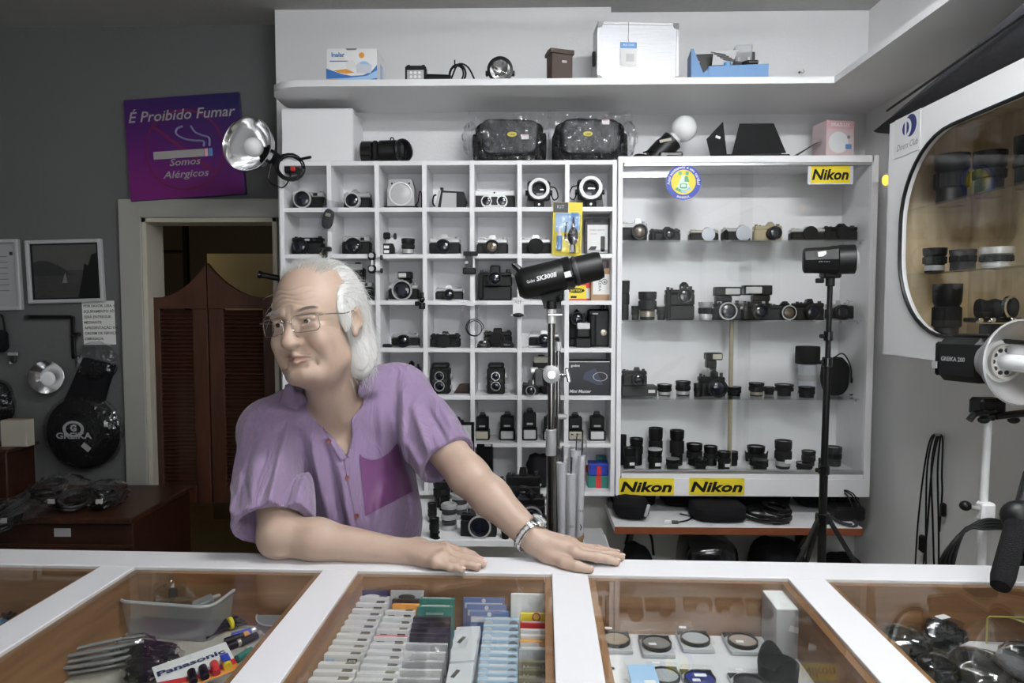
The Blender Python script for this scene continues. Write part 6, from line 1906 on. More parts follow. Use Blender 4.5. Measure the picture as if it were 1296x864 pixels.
MB().box((0.056, -0.004, zc - 0.004), (0.014, 0.014, 0.052), 0.005, rot=Matrix.Rotation(R(-12), 3, 'Y')).build('tee_handle', 'chrome', t)
for a in (20, 140, 260):
    d = Vector((math.cos(R(a)), math.sin(R(a)), 0))
    MB().tube([Vector((0, 0, 0.20)) + d * 0.01, Vector((0, 0, 0.17)) + d * 0.06, Vector((0, 0, 0.011)) + d * 0.24, Vector((0, 0, 0.011)) + d * 0.34], 0.010, 8).build('leg', 'darkchrome', t)
MB().cyl((0, 0, 0.15), (0, 0, 0.23), 0.022, n=16, b=0.002).build('leg_hub', 'satin', t)
# second slim rod standing right beside it
rx = V(706.5, 560).x
t = thing('slim_rod', 'slim chrome extension rod standing beside the light stand pole', 'rod', (rx, YP + 0.02, 0))
zr = V(706.5, 437).z
MB().cyl((0, 0, 0.02), (0, 0, zr), 0.0075, n=12).build('rod', 'darkchrome', t)
MB().cyl((0, 0, zr - 0.02), (0, 0, zr + 0.012), 0.010, n=12, b=0.002).build('rod_tip', 'silver', t)
MB().cyl((0.0, -0.005, V(706, 528).z), (0.03, -0.01, V(706, 528).z), 0.010, n=10, b=0.002).build('wing_knob', 'satin', t)
MB().cyl((0, 0, 0), (0, 0, 0.02), 0.011, n=12).build('foot', 'rubber', t)

# studio flash on the stand
t = thing('studio_flash', 'black studio flash head with white lettering on the chrome stand', 'studio light', (bx, YP, ztop + 0.02))
zh = ztop + 0.02
s = YP / F
c0 = V(668, 358) - Vector((bx, YP, zh))
c1 = V(733, 342) - Vector((bx, YP, zh))
d = (c1 - c0).normalized()
rB = 20 * s

def L_(a):
    return c0 + d * (a * s)

MB().lathe([(rB * 0.70, -14 * s), (rB * 0.92, -9 * s), (rB * 1.0, -4 * s), (rB, 46 * s), (rB * 0.98, 47 * s)], c0, d, 32).build('body', 'black', t)
MB().lathe([(rB * 1.0, 46 * s), (rB * 1.04, 48 * s), (rB * 1.04, 56 * s), (rB * 0.92, 58 * s)], c0, d, 32).build('mount_ring', 'blackgloss', t)
MB().lathe([(rB * 0.90, 57 * s), (rB * 0.90, 88 * s), (rB * 0.82, 95 * s), (rB * 0.5, 96 * s), (0.0001, 96 * s)], c0, d, 32).build('front_cap', 'black', t)
MB().lathe([(rB * 0.93, 60 * s), (rB * 0.95, 61 * s), (rB * 0.95, 63 * s), (rB * 0.93, 64 * s)], c0, d, 32).build('cap_rim', 'darkgrey', t)
hb = c0 + Vector((-12 * s, 0, 14 * s))
MB().tube(catmull([hb + Vector((6 * s, 0, -3 * s)), hb + Vector((0, 0, 4 * s)), hb + Vector((-6 * s, 0, 9 * s)), hb + Vector((-8 * s, 0, 10 * s))], 4), [0.010, 0.012, 0.012, 0.011, 0.011, 0.010, 0.010, 0.009, 0.008, 0.008, 0.007, 0.006, 0.006], 8).build('rear_handle', 'black', t)
up = Vector((-d.z, 0, d.x))
of = c0 + Vector((0, -rB * 1.0, 0))
text('SK300II', 'white', t, of + d * (24 * s) + up * (-1 * s) + Vector((0, -0.002, 0)), ux=d, uy=up, w=26 * s, h=6 * s, shear=0.2, bold=0.03, ext=0.001)
text('Godox', 'white', t, of + d * (4 * s) + up * (-1 * s) + Vector((0, -0.001, 0)), ux=d, uy=up, w=10 * s, h=4 * s, ext=0.001)
MB().box(of + d * (50 * s) + Vector((0, -0.002, 0)) - up * (2 * s), (8 * s, 0.003, 7 * s), 0, rot=Matrix(((d.x, 0, up.x), (0, 1, 0), (d.z, 0, up.z)))).build('price_tag', 'paper', t)
MB().prism([(-30 * s, 30 * s), (-12 * s, 32 * s), (12 * s, 10 * s), (12 * s, 0), (-9 * s, 0), (-12 * s, 10 * s)][::-1], (0, -0.012, 0.0), FX, FZ, -0.024).build('tilt_bracket', 'black', t)
MB().prism([(-20 * s, 28 * s), (18 * s, 30 * s), (10 * s, 8 * s), (-10 * s, 8 * s)][::-1], (0, -0.014, 0.0), FX, FZ, -0.03).build('yoke', 'blackmatte', t)
MB().cyl((0, 0, 0), (0, 0, 10 * s), 0.021, n=16, b=0.002).build('stand_socket', 'black', t)
MB().cyl((0.02, -0.02, 14 * s), (0.034, -0.03, 13 * s), 0.011, n=12, b=0.002).build('tilt_knob', 'black', t)

# rolled white sheets in clear bags, in a cork bin
YB = 2.22
p = V(722, 690, YB)
t = thing('cork_bin', 'round brown woven bin holding rolled sheets beside the chrome stand', 'bin', (p.x, YB, 0))
zr = V(722, 676, YB).z
MB().lathe([(0.030, 0), (0.034, 0.004), (0.042, zr), (0.038, zr), (0.032, 0.03)], n=28).build('bin_wall', 'cork', t)
MB().lathe([(0.041, zr - 0.012), (0.045, zr - 0.010), (0.045, zr), (0.038, zr)], n=28, cap=False).build('rim', 'cork', t)
rolls = [(711, 585, -0.022, 0.0, 0.018, 'leftmost roll of white sheet in clear film in the brown bin'), (722, 598, 0.0, -0.022, 0.016, 'front roll of white sheet with printed marks in the brown bin'),
         (729, 570, 0.012, 0.016, 0.018, 'tallest roll of white sheet at the back of the brown bin'), (736, 576, 0.024, -0.004, 0.012, 'thin rightmost roll of white sheet in the brown bin')]
mat('rollwhite', (0.66, 0.66, 0.68), 0.5)
for k, (xx, yt, ox, oy, r, lab) in enumerate(rolls):
    q = V(xx, yt, YB)
    rt = thing('rolled_sheet', lab, 'roll', (p.x + ox * 0.7, YB + oy * 0.7, 0.032), 0, 'rolled sheets in the brown bin')
    top = q - Vector((p.x + ox * 0.7, YB, 0.032))
    top.y = 0
    MB().cyl((0, 0, 0), top, r * 0.62, r, n=14).build('sheet', 'rollwhite', rt)
    MB().cyl((0, 0, 0.3), top + Vector((0.002, 0, 0.05)), r * 1.02, r * 1.15, n=9).build('clear_film', 'bag', rt, jitter=0.002)
    MB().cyl(top * 0.98, top + Vector((0.004, 0, 0.055)), 0.0022, n=6).build('rod', 'darkgrey', rt)
    if k in (1, 3):
        text('150', 'darkgrey', rt, top * 0.80 + Vector((0, -r * 1.05, 0)), w=0.016, ext=0.0)
        text(')', 'black', rt, top * 0.74 + Vector((0.002, -r * 1.02, 0)), h=0.016, bold=0.03, ext=0.0)

# ---- black stand with small flash in front of the cabinet
YN = 2.50
q = V(1041, 660, YN)
t = thing('tripod_stand', 'black tripod light stand before the glass cabinet', 'stand', (q.x, YN, 0))
zs = [V(1041, 655, YN).z, V(1041, 594, YN).z, V(1042, 458, YN).z, V(1044, 352, YN).z]
MB().cyl((0, 0, 0.10), (0, 0, zs[1]), 0.0145, n=16).build('lower_tube', 'black', t)
MB().cyl((0, 0, zs[1]), (0.004, 0, zs[2]), 0.0120, n=16).build('middle_tube', 'black', t)
MB().cyl((0.004, 0, zs[2]), (0.006, 0, zs[3]), 0.0095, n=16).build('upper_tube', 'black', t)
for k, z in enumerate((zs[1], zs[2], V(1043, 425, YN).z)):
    MB().cyl((0.002 * k, 0, z - 0.018), (0.002 * k, 0, z + 0.018), 0.020 - 0.002 * k, n=16, b=0.003).build('collar', 'blackgloss', t)
    MB().cyl((0.002 * k - 0.018, -0.006, z), (0.002 * k - 0.034, -0.010, z), 0.008, n=10, b=0.002).build('clamp_knob', 'blackgloss', t)
zhub = V(1030, 655, YN).z
MB().cyl((0, 0, zhub - 0.02), (0, 0, zhub + 0.02), 0.026, n=16, b=0.004).build('leg_hub', 'blackgloss', t)
for a in (205, 325, 85):
    d2 = Vector((math.cos(R(a)), math.sin(R(a)), 0))
    MB().tube([Vector((0, 0, zhub)) + d2 * 0.02, d2 * (0.02 + 0.42) + Vector((0, 0, 0.012))], 0.009, 8).build('leg', 'black', t)
    MB().tube([Vector((0, 0, zhub - 0.42)) + d2 * 0.01, Vector((0, 0, zhub)) * 0.5 + d2 * 0.225], 0.005, 6).build('brace', 'darkgrey', t)
zt_ = zs[3]
t = thing('monolight', 'small black strobe head with frosted front on the tripod stand', 'studio light', (q.x + 0.006, YN, zt_))
s = YN / F
oo = Vector((q.x + 0.006, YN, zt_))
a0 = V(1016, 330, YN) - oo
a1 = V(1073, 329, YN) - oo
a1.y -= 0.05
d = (a1 - a0).normalized()
MB().lathe([(13 * s, 0), (15.5 * s, 2 * s), (16.5 * s, 30 * s), (17.5 * s, 34 * s), (17.5 * s, 40 * s)], a0, d, 8).build('body', 'black', t)
MB().lathe([(17 * s, 39 * s), (18 * s, 40 * s), (18 * s, 58 * s), (17 * s, 59 * s), (15.5 * s, 59 * s), (14 * s, 54 * s)], a0, d, 30).build('front_tube', 'black', t)
MB().lathe([(16 * s, 56 * s), (12 * s, 61 * s), (6 * s, 63.5 * s), (0.0001, 64 * s)], a0, d, 26).build('frosted_glass', mat('frosted', (0.62, 0.63, 0.64), 0.35, bump=(120, 0.6, 0.004)), t)
MB().box(a0 + d * (16 * s) + Vector((0, -15 * s, 7 * s)), (10 * s, 0.004, 6 * s), 0, rot=Matrix.Rotation(R(-8), 3, 'Y')).build('price_tag', 'white', t)
text('A-160', 'lightgrey', t, a0 + d * (15 * s) + Vector((0.01, -17 * s, -3 * s)), ux=d, w=13 * s, bold=0.03)
MB().box((0.0, 0, 5 * s), (22 * s, 0.05, 10 * s), 0.006).build('tilt_bracket', 'black', t)
MB().box((-13 * s, 0, -3 * s), (10 * s, 0.014, 6 * s), 0.003).build('lock_lever', 'black', t)
MB().cyl((0, 0, -10 * s), (0, 0, 2 * s), 0.016, n=14, b=0.002).build('stand_socket', 'black', t)

# ---- white stand with big flash and cables at the right
YZ = 1.90
q = V(1246, 600, YZ)
t = thing('white_stand', 'white painted light stand by the right wall', 'stand', (q.x, YZ, 0))
zt_ = V(1246, 524, YZ).z
zc = V(1242, 646, YZ).z
MB().cyl((0, 0, 0.02), (0, 0, zc), 0.0125, n=16).build('lower_tube', 'shelfwhite', t)
MB().cyl((0, 0, zc), (0.004, 0, zt_), 0.0105, n=16).build('upper_tube', 'shelfwhite', t)
MB().box((0.004, -0.004, zc), (0.038, 0.036, 0.052), 0.006).build('collar', 'shelfwhite', t)
MB().cyl((-0.05, -0.006, zc + 0.014), (-0.014, -0.004, zc + 0.006), 0.006, n=10).build('bolt', 'satin', t)
MB().ell((-0.054, -0.008, zc + 0.016), (0.016, 0.014, 0.014)).build('clamp_knob', 'black', t)
for a in (30, 150, 270):
    d2 = Vector((math.cos(R(a)), math.sin(R(a)), 0))
    k = 0.24
    MB().tube([Vector((0, 0, 0.30)) + d2 * 0.012, d2 * k + Vector((0, 0, 0.012))], 0.008, 8).build('leg', 'shelfwhite', t)
MB().cyl((0, 0, 0.27), (0, 0, 0.33), 0.02, n=14, b=0.002).build('leg_hub', 'shelfwhite', t)
t = thing('monolight', 'black strobe head with wide silver reflector bowl at the right edge', 'studio light', (q.x + 0.004, YZ, zt_))
s = YZ / F
oo = Vector((q.x + 0.004, YZ, zt_))
dd = Vector((0.16, -0.985, 0.03)).normalized()
rc = V(1264, 457, YZ - 0.06) - oo
b1 = rc - dd * 0.005
b0 = rc - dd * 0.165
d = dd
Rz = Matrix((d, Vector((-d.y, d.x, 0)).normalized(), Vector((0, 0, 1)))).transposed()
cbox = (b0 + b1) / 2
bl_ = (b1 - b0).length
MB().box(cbox, (bl_, 0.105, 56 * s), 0.018, rot=Rz).build('body', 'black', t)
MB().box(b0 - d * 0.004, (0.016, 0.09, 44 * s), 0.006, rot=Rz).build('rear_panel', 'blackmatte', t)
MB().box(cbox + Vector((0, 0.0, 30 * s)), (bl_ * 0.8, 0.03, 6 * s), 0.004, rot=Rz).build('top_handle', 'black', t)
fo = cbox + Rz @ Vector((-0.01, -0.053, 0.0))
text('GREIKA 200', 'lightgrey', t, fo + Vector((-0.001, 0, -0.004)), ux=d, w=0.085, bold=0.02)
MB().box(fo + Rz @ Vector((-bl_ * 0.42, -0.001, -8 * s)), (0.02, 0.002, 0.02), 0, rot=Rz).build('price_tag', 'lightgrey', t)
rr = 50 * s
MB().lathe([(rr * 0.50, -0.02), (rr * 0.56, 0.0), (rr * 0.78, 0.028), (rr * 0.96, 0.058), (rr, 0.068), (rr * 1.02, 0.070), (rr * 0.98, 0.072), (rr * 0.93, 0.058), (rr * 0.74, 0.028), (rr * 0.5, 0.004)], rc, dd, 44).build('reflector_bowl', 'satin', t)
MB().lathe([(rr * 0.52, 0.0), (rr * 0.50, 0.012), (rr * 0.20, 0.014), (0.0001, 0.014)], rc, dd, 36).build('lamp_plate', 'paper', t)
MB().lathe([(rr * 0.40, 0.014), (rr * 0.43, 0.016), (rr * 0.43, 0.026), (rr * 0.37, 0.026), (rr * 0.36, 0.014)], rc, dd, 30, cap=False).build('flash_tube', mat('frost2', (0.5, 0.48, 0.44), 0.2), t)
MB().lathe([(0.018, 0.014), (0.020, 0.03), (0.018, 0.085), (0.012, 0.095), (0.0001, 0.097)], rc, dd, 20).build('modelling_lamp', 'bulb', t)
u_, w_, _ = basis(dd)
for i in range(10):
    a = 2 * math.pi * i / 10
    MB().cyl(rc + dd * 0.012 + (u_ * math.cos(a) + w_ * math.sin(a)) * rr * 0.28, rc + dd * 0.017 + (u_ * math.cos(a) + w_ * math.sin(a)) * rr * 0.28, 0.006, n=8).build('vent_hole', 'darkgrey', t)
MB().box((-0.01, -0.01, 0.022), (0.07, 0.06, 0.05), 0.008).build('tilt_bracket', 'black', t)
MB().tube(catmull([(0.0, -0.03, 0.016), (-0.03, -0.05, 0.012), (-0.07, -0.055, 0.010), (-0.088, -0.056, -0.008)], 4), 0.0085, 8).build('tilt_lever', 'blackgloss', t)
MB().tube(catmull([(-0.02, -0.06, 0.004), (0.03, -0.07, 0.012), (0.10, -0.075, 0.020), (0.16, -0.07, 0.022)], 4), 0.010, 8).build('umbrella_lever', 'blackgloss', t)
for sx in (-0.035, 0.045):
    MB().ell((sx, -0.035, -0.010), (0.016, 0.012, 0.010)).build('clamp_knob', 'black', t)
MB().cyl((0, 0, -0.016), (0, 0, 0.03), 0.017, n=14, b=0.002).build('stand_socket', 'black', t)
# cables draped on the white stand
t = thing('draped_cables', 'thick black cables draped over the collar of the white stand', 'cables', (q.x, YZ, 0))
for k in range(4):
    o = 0.010 * k
    cable(t, 'cable', [(-0.15 + o, -0.03, 0.45), (-0.14 + o, -0.03 - o * 0.4, 0.70), (-0.10 + o * 0.9, -0.035, 0.80 + o), (-0.03, -0.034 - o * 0.5, zc - 0.020 - o * 0.5), (0.03, -0.034 - o * 0.5, zc - 0.022 - o * 0.4), (0.07 + o, -0.03, 0.80 + o), (0.09 + o, -0.02, 0.55), (0.085 + o, -0.02, 0.40)], 0.0048)
# cords hanging on the wall
pw = Px(1195, 550, XR)
t = thing('cord_bundle', 'bundle of thin black power cords hanging on the right wall', 'cords', (XR - 0.012, pw.y, pw.z))
zf = -pw.z + 0.30
rnd = random.Random(5)
for k, (ya, yb, ln) in enumerate(((0.10, 0.13, 0.62), (0.075, 0.05, 0.60), (0.04, 0.0, 0.55), (-0.01, -0.03, 0.62), (-0.045, -0.02, 0.36), (0.02, 0.09, 0.66))):
    cable(t, 'cord', [(0.0, 0.0, 0.0), (-0.006, ya * 0.5, -0.02), (-0.004 - 0.003 * k, ya * 0.9, -0.14), (-0.008, (ya + yb) / 2, -ln * 0.6), (-0.006, yb, -ln)], 0.0034, 'black')
MB().box((-0.010, 0.075, -0.44), (0.022, 0.03, 0.065), 0.006).build('plug', 'black', t)
MB().box((-0.010, -0.045, -0.27), (0.018, 0.022, 0.05), 0.005).build('plug', 'black', t)
MB().cyl((0.012, 0, -0.004), (-0.02, 0, 0.0), 0.004, n=8).build('nail', 'satin', t)
# black padded handle leaning over the counter at the right
h0, h1 = Pz(1266, 742, ZK + 0.022), P(1304, 600, 1.40)
t = thing('padded_handle', 'black foam padded stabiliser handle leaning on the counter at the right edge', 'handle', tuple(h0))
v = h1 - h0
MB().tube([v * 0.0, v * 0.08, v * 0.5, v * 0.55], [0.016, 0.020, 0.020, 0.015], 14).build('foam_grip', 'foam', t)
MB().tube([v * 0.54, v * 0.75, v * 1.0], 0.013, 12).build('tube', 'black', t)
MB().ell(v * 0.60, (0.034, 0.028, 0.030)).build('joint', 'black', t)
MB().tube([v * 0.60, v * 0.60 + Vector((0.06, 0.0, 0.03))], 0.012, 10).build('side_arm', 'black', t)

# ---- things in the oval-window cabinet
def olens(label, x0, x1, ytop, zb, seed, dx=0.13, **k):
    q_ = Px((x0 + x1) / 2, ytop, XO + dx)
    return lens(label, x0, x1, ytop, q_.y, zb, seed, **k)

G5 = 'lenses in the oval-window cabinet'
olens('wide two-tier lens on the upper shelf of the oval-window cabinet', 1186, 1225, 196, OSH[0], 81, flare=1.2, group=G5)
olens('dark ribbed lens on the upper shelf behind the oval window', 1235, 1272, 192, OSH[0], 82, group=G5)
olens('tall dark lens at the right edge behind the oval window', 1287, 1318, 172, OSH[0], 83, group=G5)
olens('short lens with silver top band on the lower shelf behind the oval window', 1170, 1197, 314, OSH[1], 84, dx=0.10, ring='satin', group=G5)
olens('flat grey lens on the lower shelf behind the oval window', 1204, 1234, 316, OSH[1], 85, dx=0.10, body='darkgrey', group=G5)
olens('flat bright silver lens on the lower shelf behind the oval window', 1243, 1280, 313, OSH[1], 86, dx=0.10, body='silver', ring='silver', group=G5)
olens('tall black lens on the floor of the oval-window cabinet', 1183, 1216, 359, OSH[2], 87, dx=0.10, group=G5)
q_ = Px(1256, 410, XO + 0.10)
t = thing('bellows_rail', 'black bellows rail with chrome knobs on the floor of the oval-window cabinet', 'bellows', (q_.x, q_.y, OSH[2]))
s = q_.y / F
zb = q_.z - OSH[2]
MB().box((0, 0, zb / 2), (0.05, 0.05, zb), 0.004).build('stand_block', 'black', t)
MB().box((0, 0, zb + 0.012), (66 * s, 0.03, 0.014), 0.003).build('rail', 'black', t)
MB().lathe([(0.028, -0.045), (0.030, -0.04), (0.024, -0.02), (0.030, -0.0), (0.024, 0.02), (0.030, 0.04), (0.028, 0.05)], (0.005, 0, zb + 0.045), (1, -0.2, 0), 20).build('bellows', 'blackmatte', t)
MB().lathe([(0.030, 0), (0.034, 0.002), (0.034, 0.012), (0.028, 0.014)], (0.035, -0.012, zb + 0.05), (0.4, -1, 0), 22, cap=False).build('chrome_ring', 'chrome', t)
for sx in (-0.055, -0.02, 0.04):
    MB().cyl((sx, -0.018, zb + 0.012), (sx, -0.034, zb + 0.012), 0.008, n=10, b=0.001).build('knob', 'chrome', t)
# ---- things in the counter trays
ORD = ['first', 'second', 'third', 'fourth', 'fifth', 'sixth', 'seventh', 'eighth', 'ninth', 'tenth', 'eleventh', 'twelfth', 'thirteenth', 'fourteenth', 'fifteenth', 'sixteenth']
ZB = 0.884                                   # tops of the filed boxes

def filed(name, label, cat, xa, xb, y, m, thick=0.017, z=ZB, group=None, lean=14):
    """a thin box filed upright in a tray, leaning back; its front top edge runs from pixel (xa, y) to (xb, y)"""
    a, b = Pz(xa, y, z), Pz(xb, y, z)
    w = (b - a).length
    c = (a + b) / 2
    h = (z - ZF) / math.cos(R(lean)) - 0.003
    t = thing(name, label, cat, (c.x, c.y - math.tan(R(lean)) * (z - ZF) + thick * 0.2, ZF + 0.0015), rot=(R(-lean), 0, TK), group=group)
    MB().box((0, thick / 2, h / 2), (w, thick, h), 0.0008).build('carton', m, t)
    return t, w, h, thick

mat('cardwhite', (0.70, 0.69, 0.68), 0.5)
mat('ink', (0.07, 0.065, 0.05), 0.5)
mat('inkolive', (0.18, 0.16, 0.09), 0.5)

def marks(t, w, h, th, k):
    """printed top edge and front of a memory card box"""
    MB().box((w * 0.30, th / 2, h + 0.0003), (w * 0.24, th * 0.55, 0.0006)).build('dark_mark', 'ink' if k % 2 else 'inkolive', t)
    MB().box((-w * 0.28, -0.0003, h - 0.010), (w * 0.22, 0.0006, 0.006)).build('print_mark', 'skyblue' if k % 3 == 0 else 'ink', t)
    MB().box((w * 0.26, -0.0003, h - 0.010), (w * 0.24, 0.0006, 0.008)).build('dark_mark', 'ink', t)
    text('8GB', 'white', t, (w * 0.26, -0.0006, h - 0.0128), h=0.005, bold=0.03)

ysA = [755.5 + v / 3.24 for v in (0, 25, 50, 75, 100, 125, 153, 180, 207, 235, 275, 307, 340, 372)]
for k, y in enumerate(ysA):
    f = (y - 755) / 108
    t, w, h, th = filed('card_box', 'white memory card box, %s from the back in the leftmost file' % ORD[k], 'box', 449.5 - 65 * f, 492 - 50 * f, y, 'cardwhite', group='filed memory card boxes')
    marks(t, w, h, th, k)
ysB = [773 + v / 3.24 for v in (0, 27, 52, 77, 107, 137, 167, 197, 227, 257, 287)]
for k, y in enumerate(ysB):
    f = (y - 755) / 108
    t, w, h, th = filed('card_box', 'white memory card box, %s from the back in the second file' % ORD[k], 'box', 495 - 50 * f, 529 - 30 * f, y, 'cardwhite', group='filed memory card boxes')
    marks(t, w, h, th, k + 1)
    if k in (4,):
        MB().box((0, th / 2, h + 0.0004), (w * 0.98, th * 0.3, 0.0006)).build('red_band', 'red', t)
for k, (y, m, lab) in enumerate(((758, 'brownleather', 'dark brown box at the back of the second file'), (764.5, 'orange', 'orange-brown box near the back of the second file'))):
    t, w, h, th = filed('card_box', lab, 'box', 495.5, 530, y, m, 0.014)
    MB().box((0, -0.0003, h - 0.012), (w * 0.7, 0.0006, 0.006)).build('print_mark', 'cardwhite', t)
for k, (xa, xb, m, lab) in enumerate(((450, 492, 'navy', 'blue hanging card with oval slot at the back left'), (494, 536, 'lightgrey', 'grey hanging card with slot at the back left'))):
    t, w, h, th = filed('hang_card', lab, 'card', xa, xb, 746, m, 0.004, z=ZB + 0.006)
    MB().prism([(w * 0.26 * math.cos(a), h - 0.012 + 0.005 * math.sin(a)) for a in [2 * math.pi * i / 16 for i in range(16)]], (0, -0.0006, 0), FX, FZ, -0.0005).build('hang_slot', 'cardwhite' if k == 0 else 'ink', t)
for k, (y, xa, xb) in enumerate(((758, 529, 574), (768, 527.5, 572))):
    t, w, h, th = filed('filter_box', ('rear', 'front')[k] + ' dark green box in the third file', 'box', xa, xb, y, 'green', 0.022)
    MB().box((0, th / 2, h + 0.0003), (w * 0.8, th * 0.4, 0.0005)).build('print_line', 'cardwhite', t)
    MB().box((0, -0.0003, h - 0.012), (w * 0.5, 0.0006, 0.004)).build('print_line', 'satin', t)
for k in range(4):
    y = 781 + 7 * k
    t, w, h, th = filed('filter_box', 'black flat box, %s from the back in the third file' % ORD[k], 'box', 522 - 1.5 * k, 570 - 0.6 * k, y, 'boxblack', 0.014, group='black flat boxes')
    MB().box((0, -0.0003, h - 0.006), (w * 0.96, 0.0006, 0.002)).build('edge_line', 'darkgrey', t)
for k in range(5):
    y = 814 + 11 * k
    t, w, h, th = filed('clear_pack', 'clear plastic pack, %s from the back in the third file' % ORD[k], 'pack', 510 - 7 * k, 566 - 2.5 * k, y, 'cardwhite' if k % 2 else 'lightgrey', 0.010, z=ZB - 0.006, group='clear plastic packs')
    crumple(t, 'clear_film', (w * 1.06, 0.022, h * 1.0), 'bag', 90 + k, off=(0, 0.004, 0.002), amp=0.15)
# two long white blister bags lying on the files
for k, (pts, lab) in enumerate((([(577, 792), (609, 791), (601, 836), (568, 838)], 'upper long white blister bag with slot lying across the tray'), ([(568, 839), (601, 837), (596, 876), (560, 878)], 'lower long white blister bag with slot lying across the tray'))):
    zt = 0.893
    ws = [Pz(a, b, zt) for a, b in pts]
    c = sum(ws, Vector()) / 4
    t = thing('blister_bag', lab, 'blister pack', (c.x, c.y, ZF + 0.003))
    top = [(p_ - c) for p_ in ws]
    hh = zt - ZF - 0.003
    m = MB()
    m.add([(p_.x, p_.y, hh - 0.012) for p_ in top] + [(p_.x * 0.93, p_.y * 0.95, hh) for p_ in top], [(3, 2, 1, 0), (4, 5, 6, 7), (0, 1, 5, 4), (1, 2, 6, 5), (2, 3, 7, 6), (3, 0, 4, 7)])
    m.build('blister', mat('blister', (0.62, 0.63, 0.65), 0.25), t)
    MB().box((0, 0, (hh - 0.012) / 2), (0.03, 0.05, hh - 0.012), 0.002).build('inner_box', 'lightgrey', t)
    sl_ = (top[0] + top[3]) / 2 * 0.35
    MB().box((sl_.x, sl_.y + 0.01, hh + 0.0004), (0.006, 0.022, 0.001), 0, rot=Matrix.Rotation(R(-20), 3, 'Z')).build('hang_slot', 'ink', t)
# blue packs
for k, y in enumerate((756, 765, 773)):
    t, w, h, th = filed('blue_pack', 'blue hanging pack, %s from the back in the fourth file' % ORD[k], 'pack', 586 + 4 * k, 638 + 3 * k, y, mat('packblue', (0.10, 0.17, 0.38), 0.45), 0.010, group='blue hanging packs')
    MB().box((0, -0.0003, h - 0.014), (w * 0.92, 0.0006, 0.010)).build('white_band', 'whitecap', t)
    MB().prism(circle(0.004, 12), (0, -0.0006, h - 0.005), FX, FZ, -0.0004).build('hang_hole', 'cardwhite', t)
# pale blue boxes with round stickers
for k in range(11):
    y = 783 + 8.6 * k
    t, w, h, th = filed('adapter_box', 'pale blue box with round stickers, %s from the back in the fourth file' % ORD[k], 'box', 612 - 1.0 * k, 656 - 0.2 * k, y, mat('paleblue', (0.42, 0.55, 0.68), 0.5), 0.016, group='pale blue sticker boxes')
    for sx in (-0.36, 0.36):
        MB().prism([(w * 0.13 * math.cos(a), 0.006 * math.sin(a)) for a in [2 * math.pi * i / 16 for i in range(16)]], (sx * w, -0.0006, h - 0.008), FX, FZ, -0.0004).build('round_sticker', 'cardwhite' if sx < 0 else 'grey', t)
    MB().box((0, th / 2, h + 0.0003), (w * 0.46, th * 0.7, 0.0005)).build('label', 'cardwhite', t)
# right file
right = [(741, 642, 698, 'lightgrey', 0.012, 'grey card at the very back of the right file', 0.01), (752, 646, 698, 'white', 0.022, 'plain white box near the back of the right file', 0.006),
         (776, 658, 699, 'yellow', 0.014, 'yellow box with red emblem in the right file', 0), (788, 658, 699, 'red', 0.016, 'bright red box in the right file', 0), (797, 658, 700, 'cardwhite', 0.014, 'white box with red print behind the orange one', 0),
         (804, 658, 700, 'cardwhite', 0.014, 'white box with small red line in the right file', 0), (811, 657, 700, 'orange', 0.014, 'white and orange box in the right file', 0), (822, 656, 701, 'lightgrey', 0.02, 'clear grey box in the right file', 0),
         (837, 656, 702, 'inkolive', 0.014, 'olive adaptor ring box, rear of the three', 0), (848, 656, 702, 'inkolive', 0.014, 'olive adaptor ring box, middle of the three', 0), (858, 656, 703, 'inkolive', 0.014, 'olive adaptor ring box, front of the three', 0)]
for k, (y, xa, xb, m, th, lab, dz) in enumerate(right):
    t, w, h, th = filed('adapter_box', lab, 'box', xa, xb, y, m, th, z=ZB + dz)
    if k == 2:
        MB().lathe([(0.0055, 0), (0.008, 0), (0.008, 0.0006), (0.0055, 0.0006)], (0, -0.0006, h - 0.006), (0, -1, 0), 18, cap=False).build('emblem', 'red', t)
        text('Ring Adaptor', 'red', t, (0, -0.0006, h - 0.020), w=w * 0.8)
    elif k > 7:
        text('Adaptor Ring', 'cardwhite', t, (0, -0.0006, h - 0.011), w=w * 0.8, bold=0.02)
    elif k == 6:
        MB().box((-w * 0.2, -0.0003, h - 0.008), (w * 0.55, 0.0006, 0.012)).build('label', 'cardwhite', t)
    elif k in (4, 5):
        MB().box((0, -0.0003, h - 0.009), (w * 0.8, 0.0006, 0.003)).build('red_line', 'red', t)
    else:
        MB().box((0, th / 2, h + 0.0003), (w * 0.9, th * 0.5, 0.0005)).build('lid_line', 'cardwhite', t)

# ---- tray with round filters
FC = [(779, 807, 'tan', 'tan round filter at the left of the rear filter row'), (831, 812, 'grey', 'grey round filter, second in the rear filter row'), (880, 806, 'clear', 'clear round filter, third in the rear filter row'), (940, 809, 'rose', 'rose tinted round filter at the right of the rear filter row'),
      (841, 853, 'clear', 'clear round filter at the left of the front filter row'), (886, 857, 'blue', 'deep blue round filter in the front filter row'), (949, 862, 'dark', 'dark round filter at the right of the front filter row')]
for k, nm, cl in ((0, 'tan', (0.42, 0.34, 0.25)), (1, 'grey', (0.30, 0.31, 0.30)), (2, 'clear', (0.55, 0.57, 0.59)), (3, 'rose', (0.48, 0.40, 0.36)), (4, 'blue', (0.03, 0.05, 0.30)), (5, 'dark', (0.05, 0.055, 0.06))):
    mat('filter_' + nm, cl, 0.08, coat=0.5)
mat('casewhite', (0.55, 0.56, 0.57), 0.3)
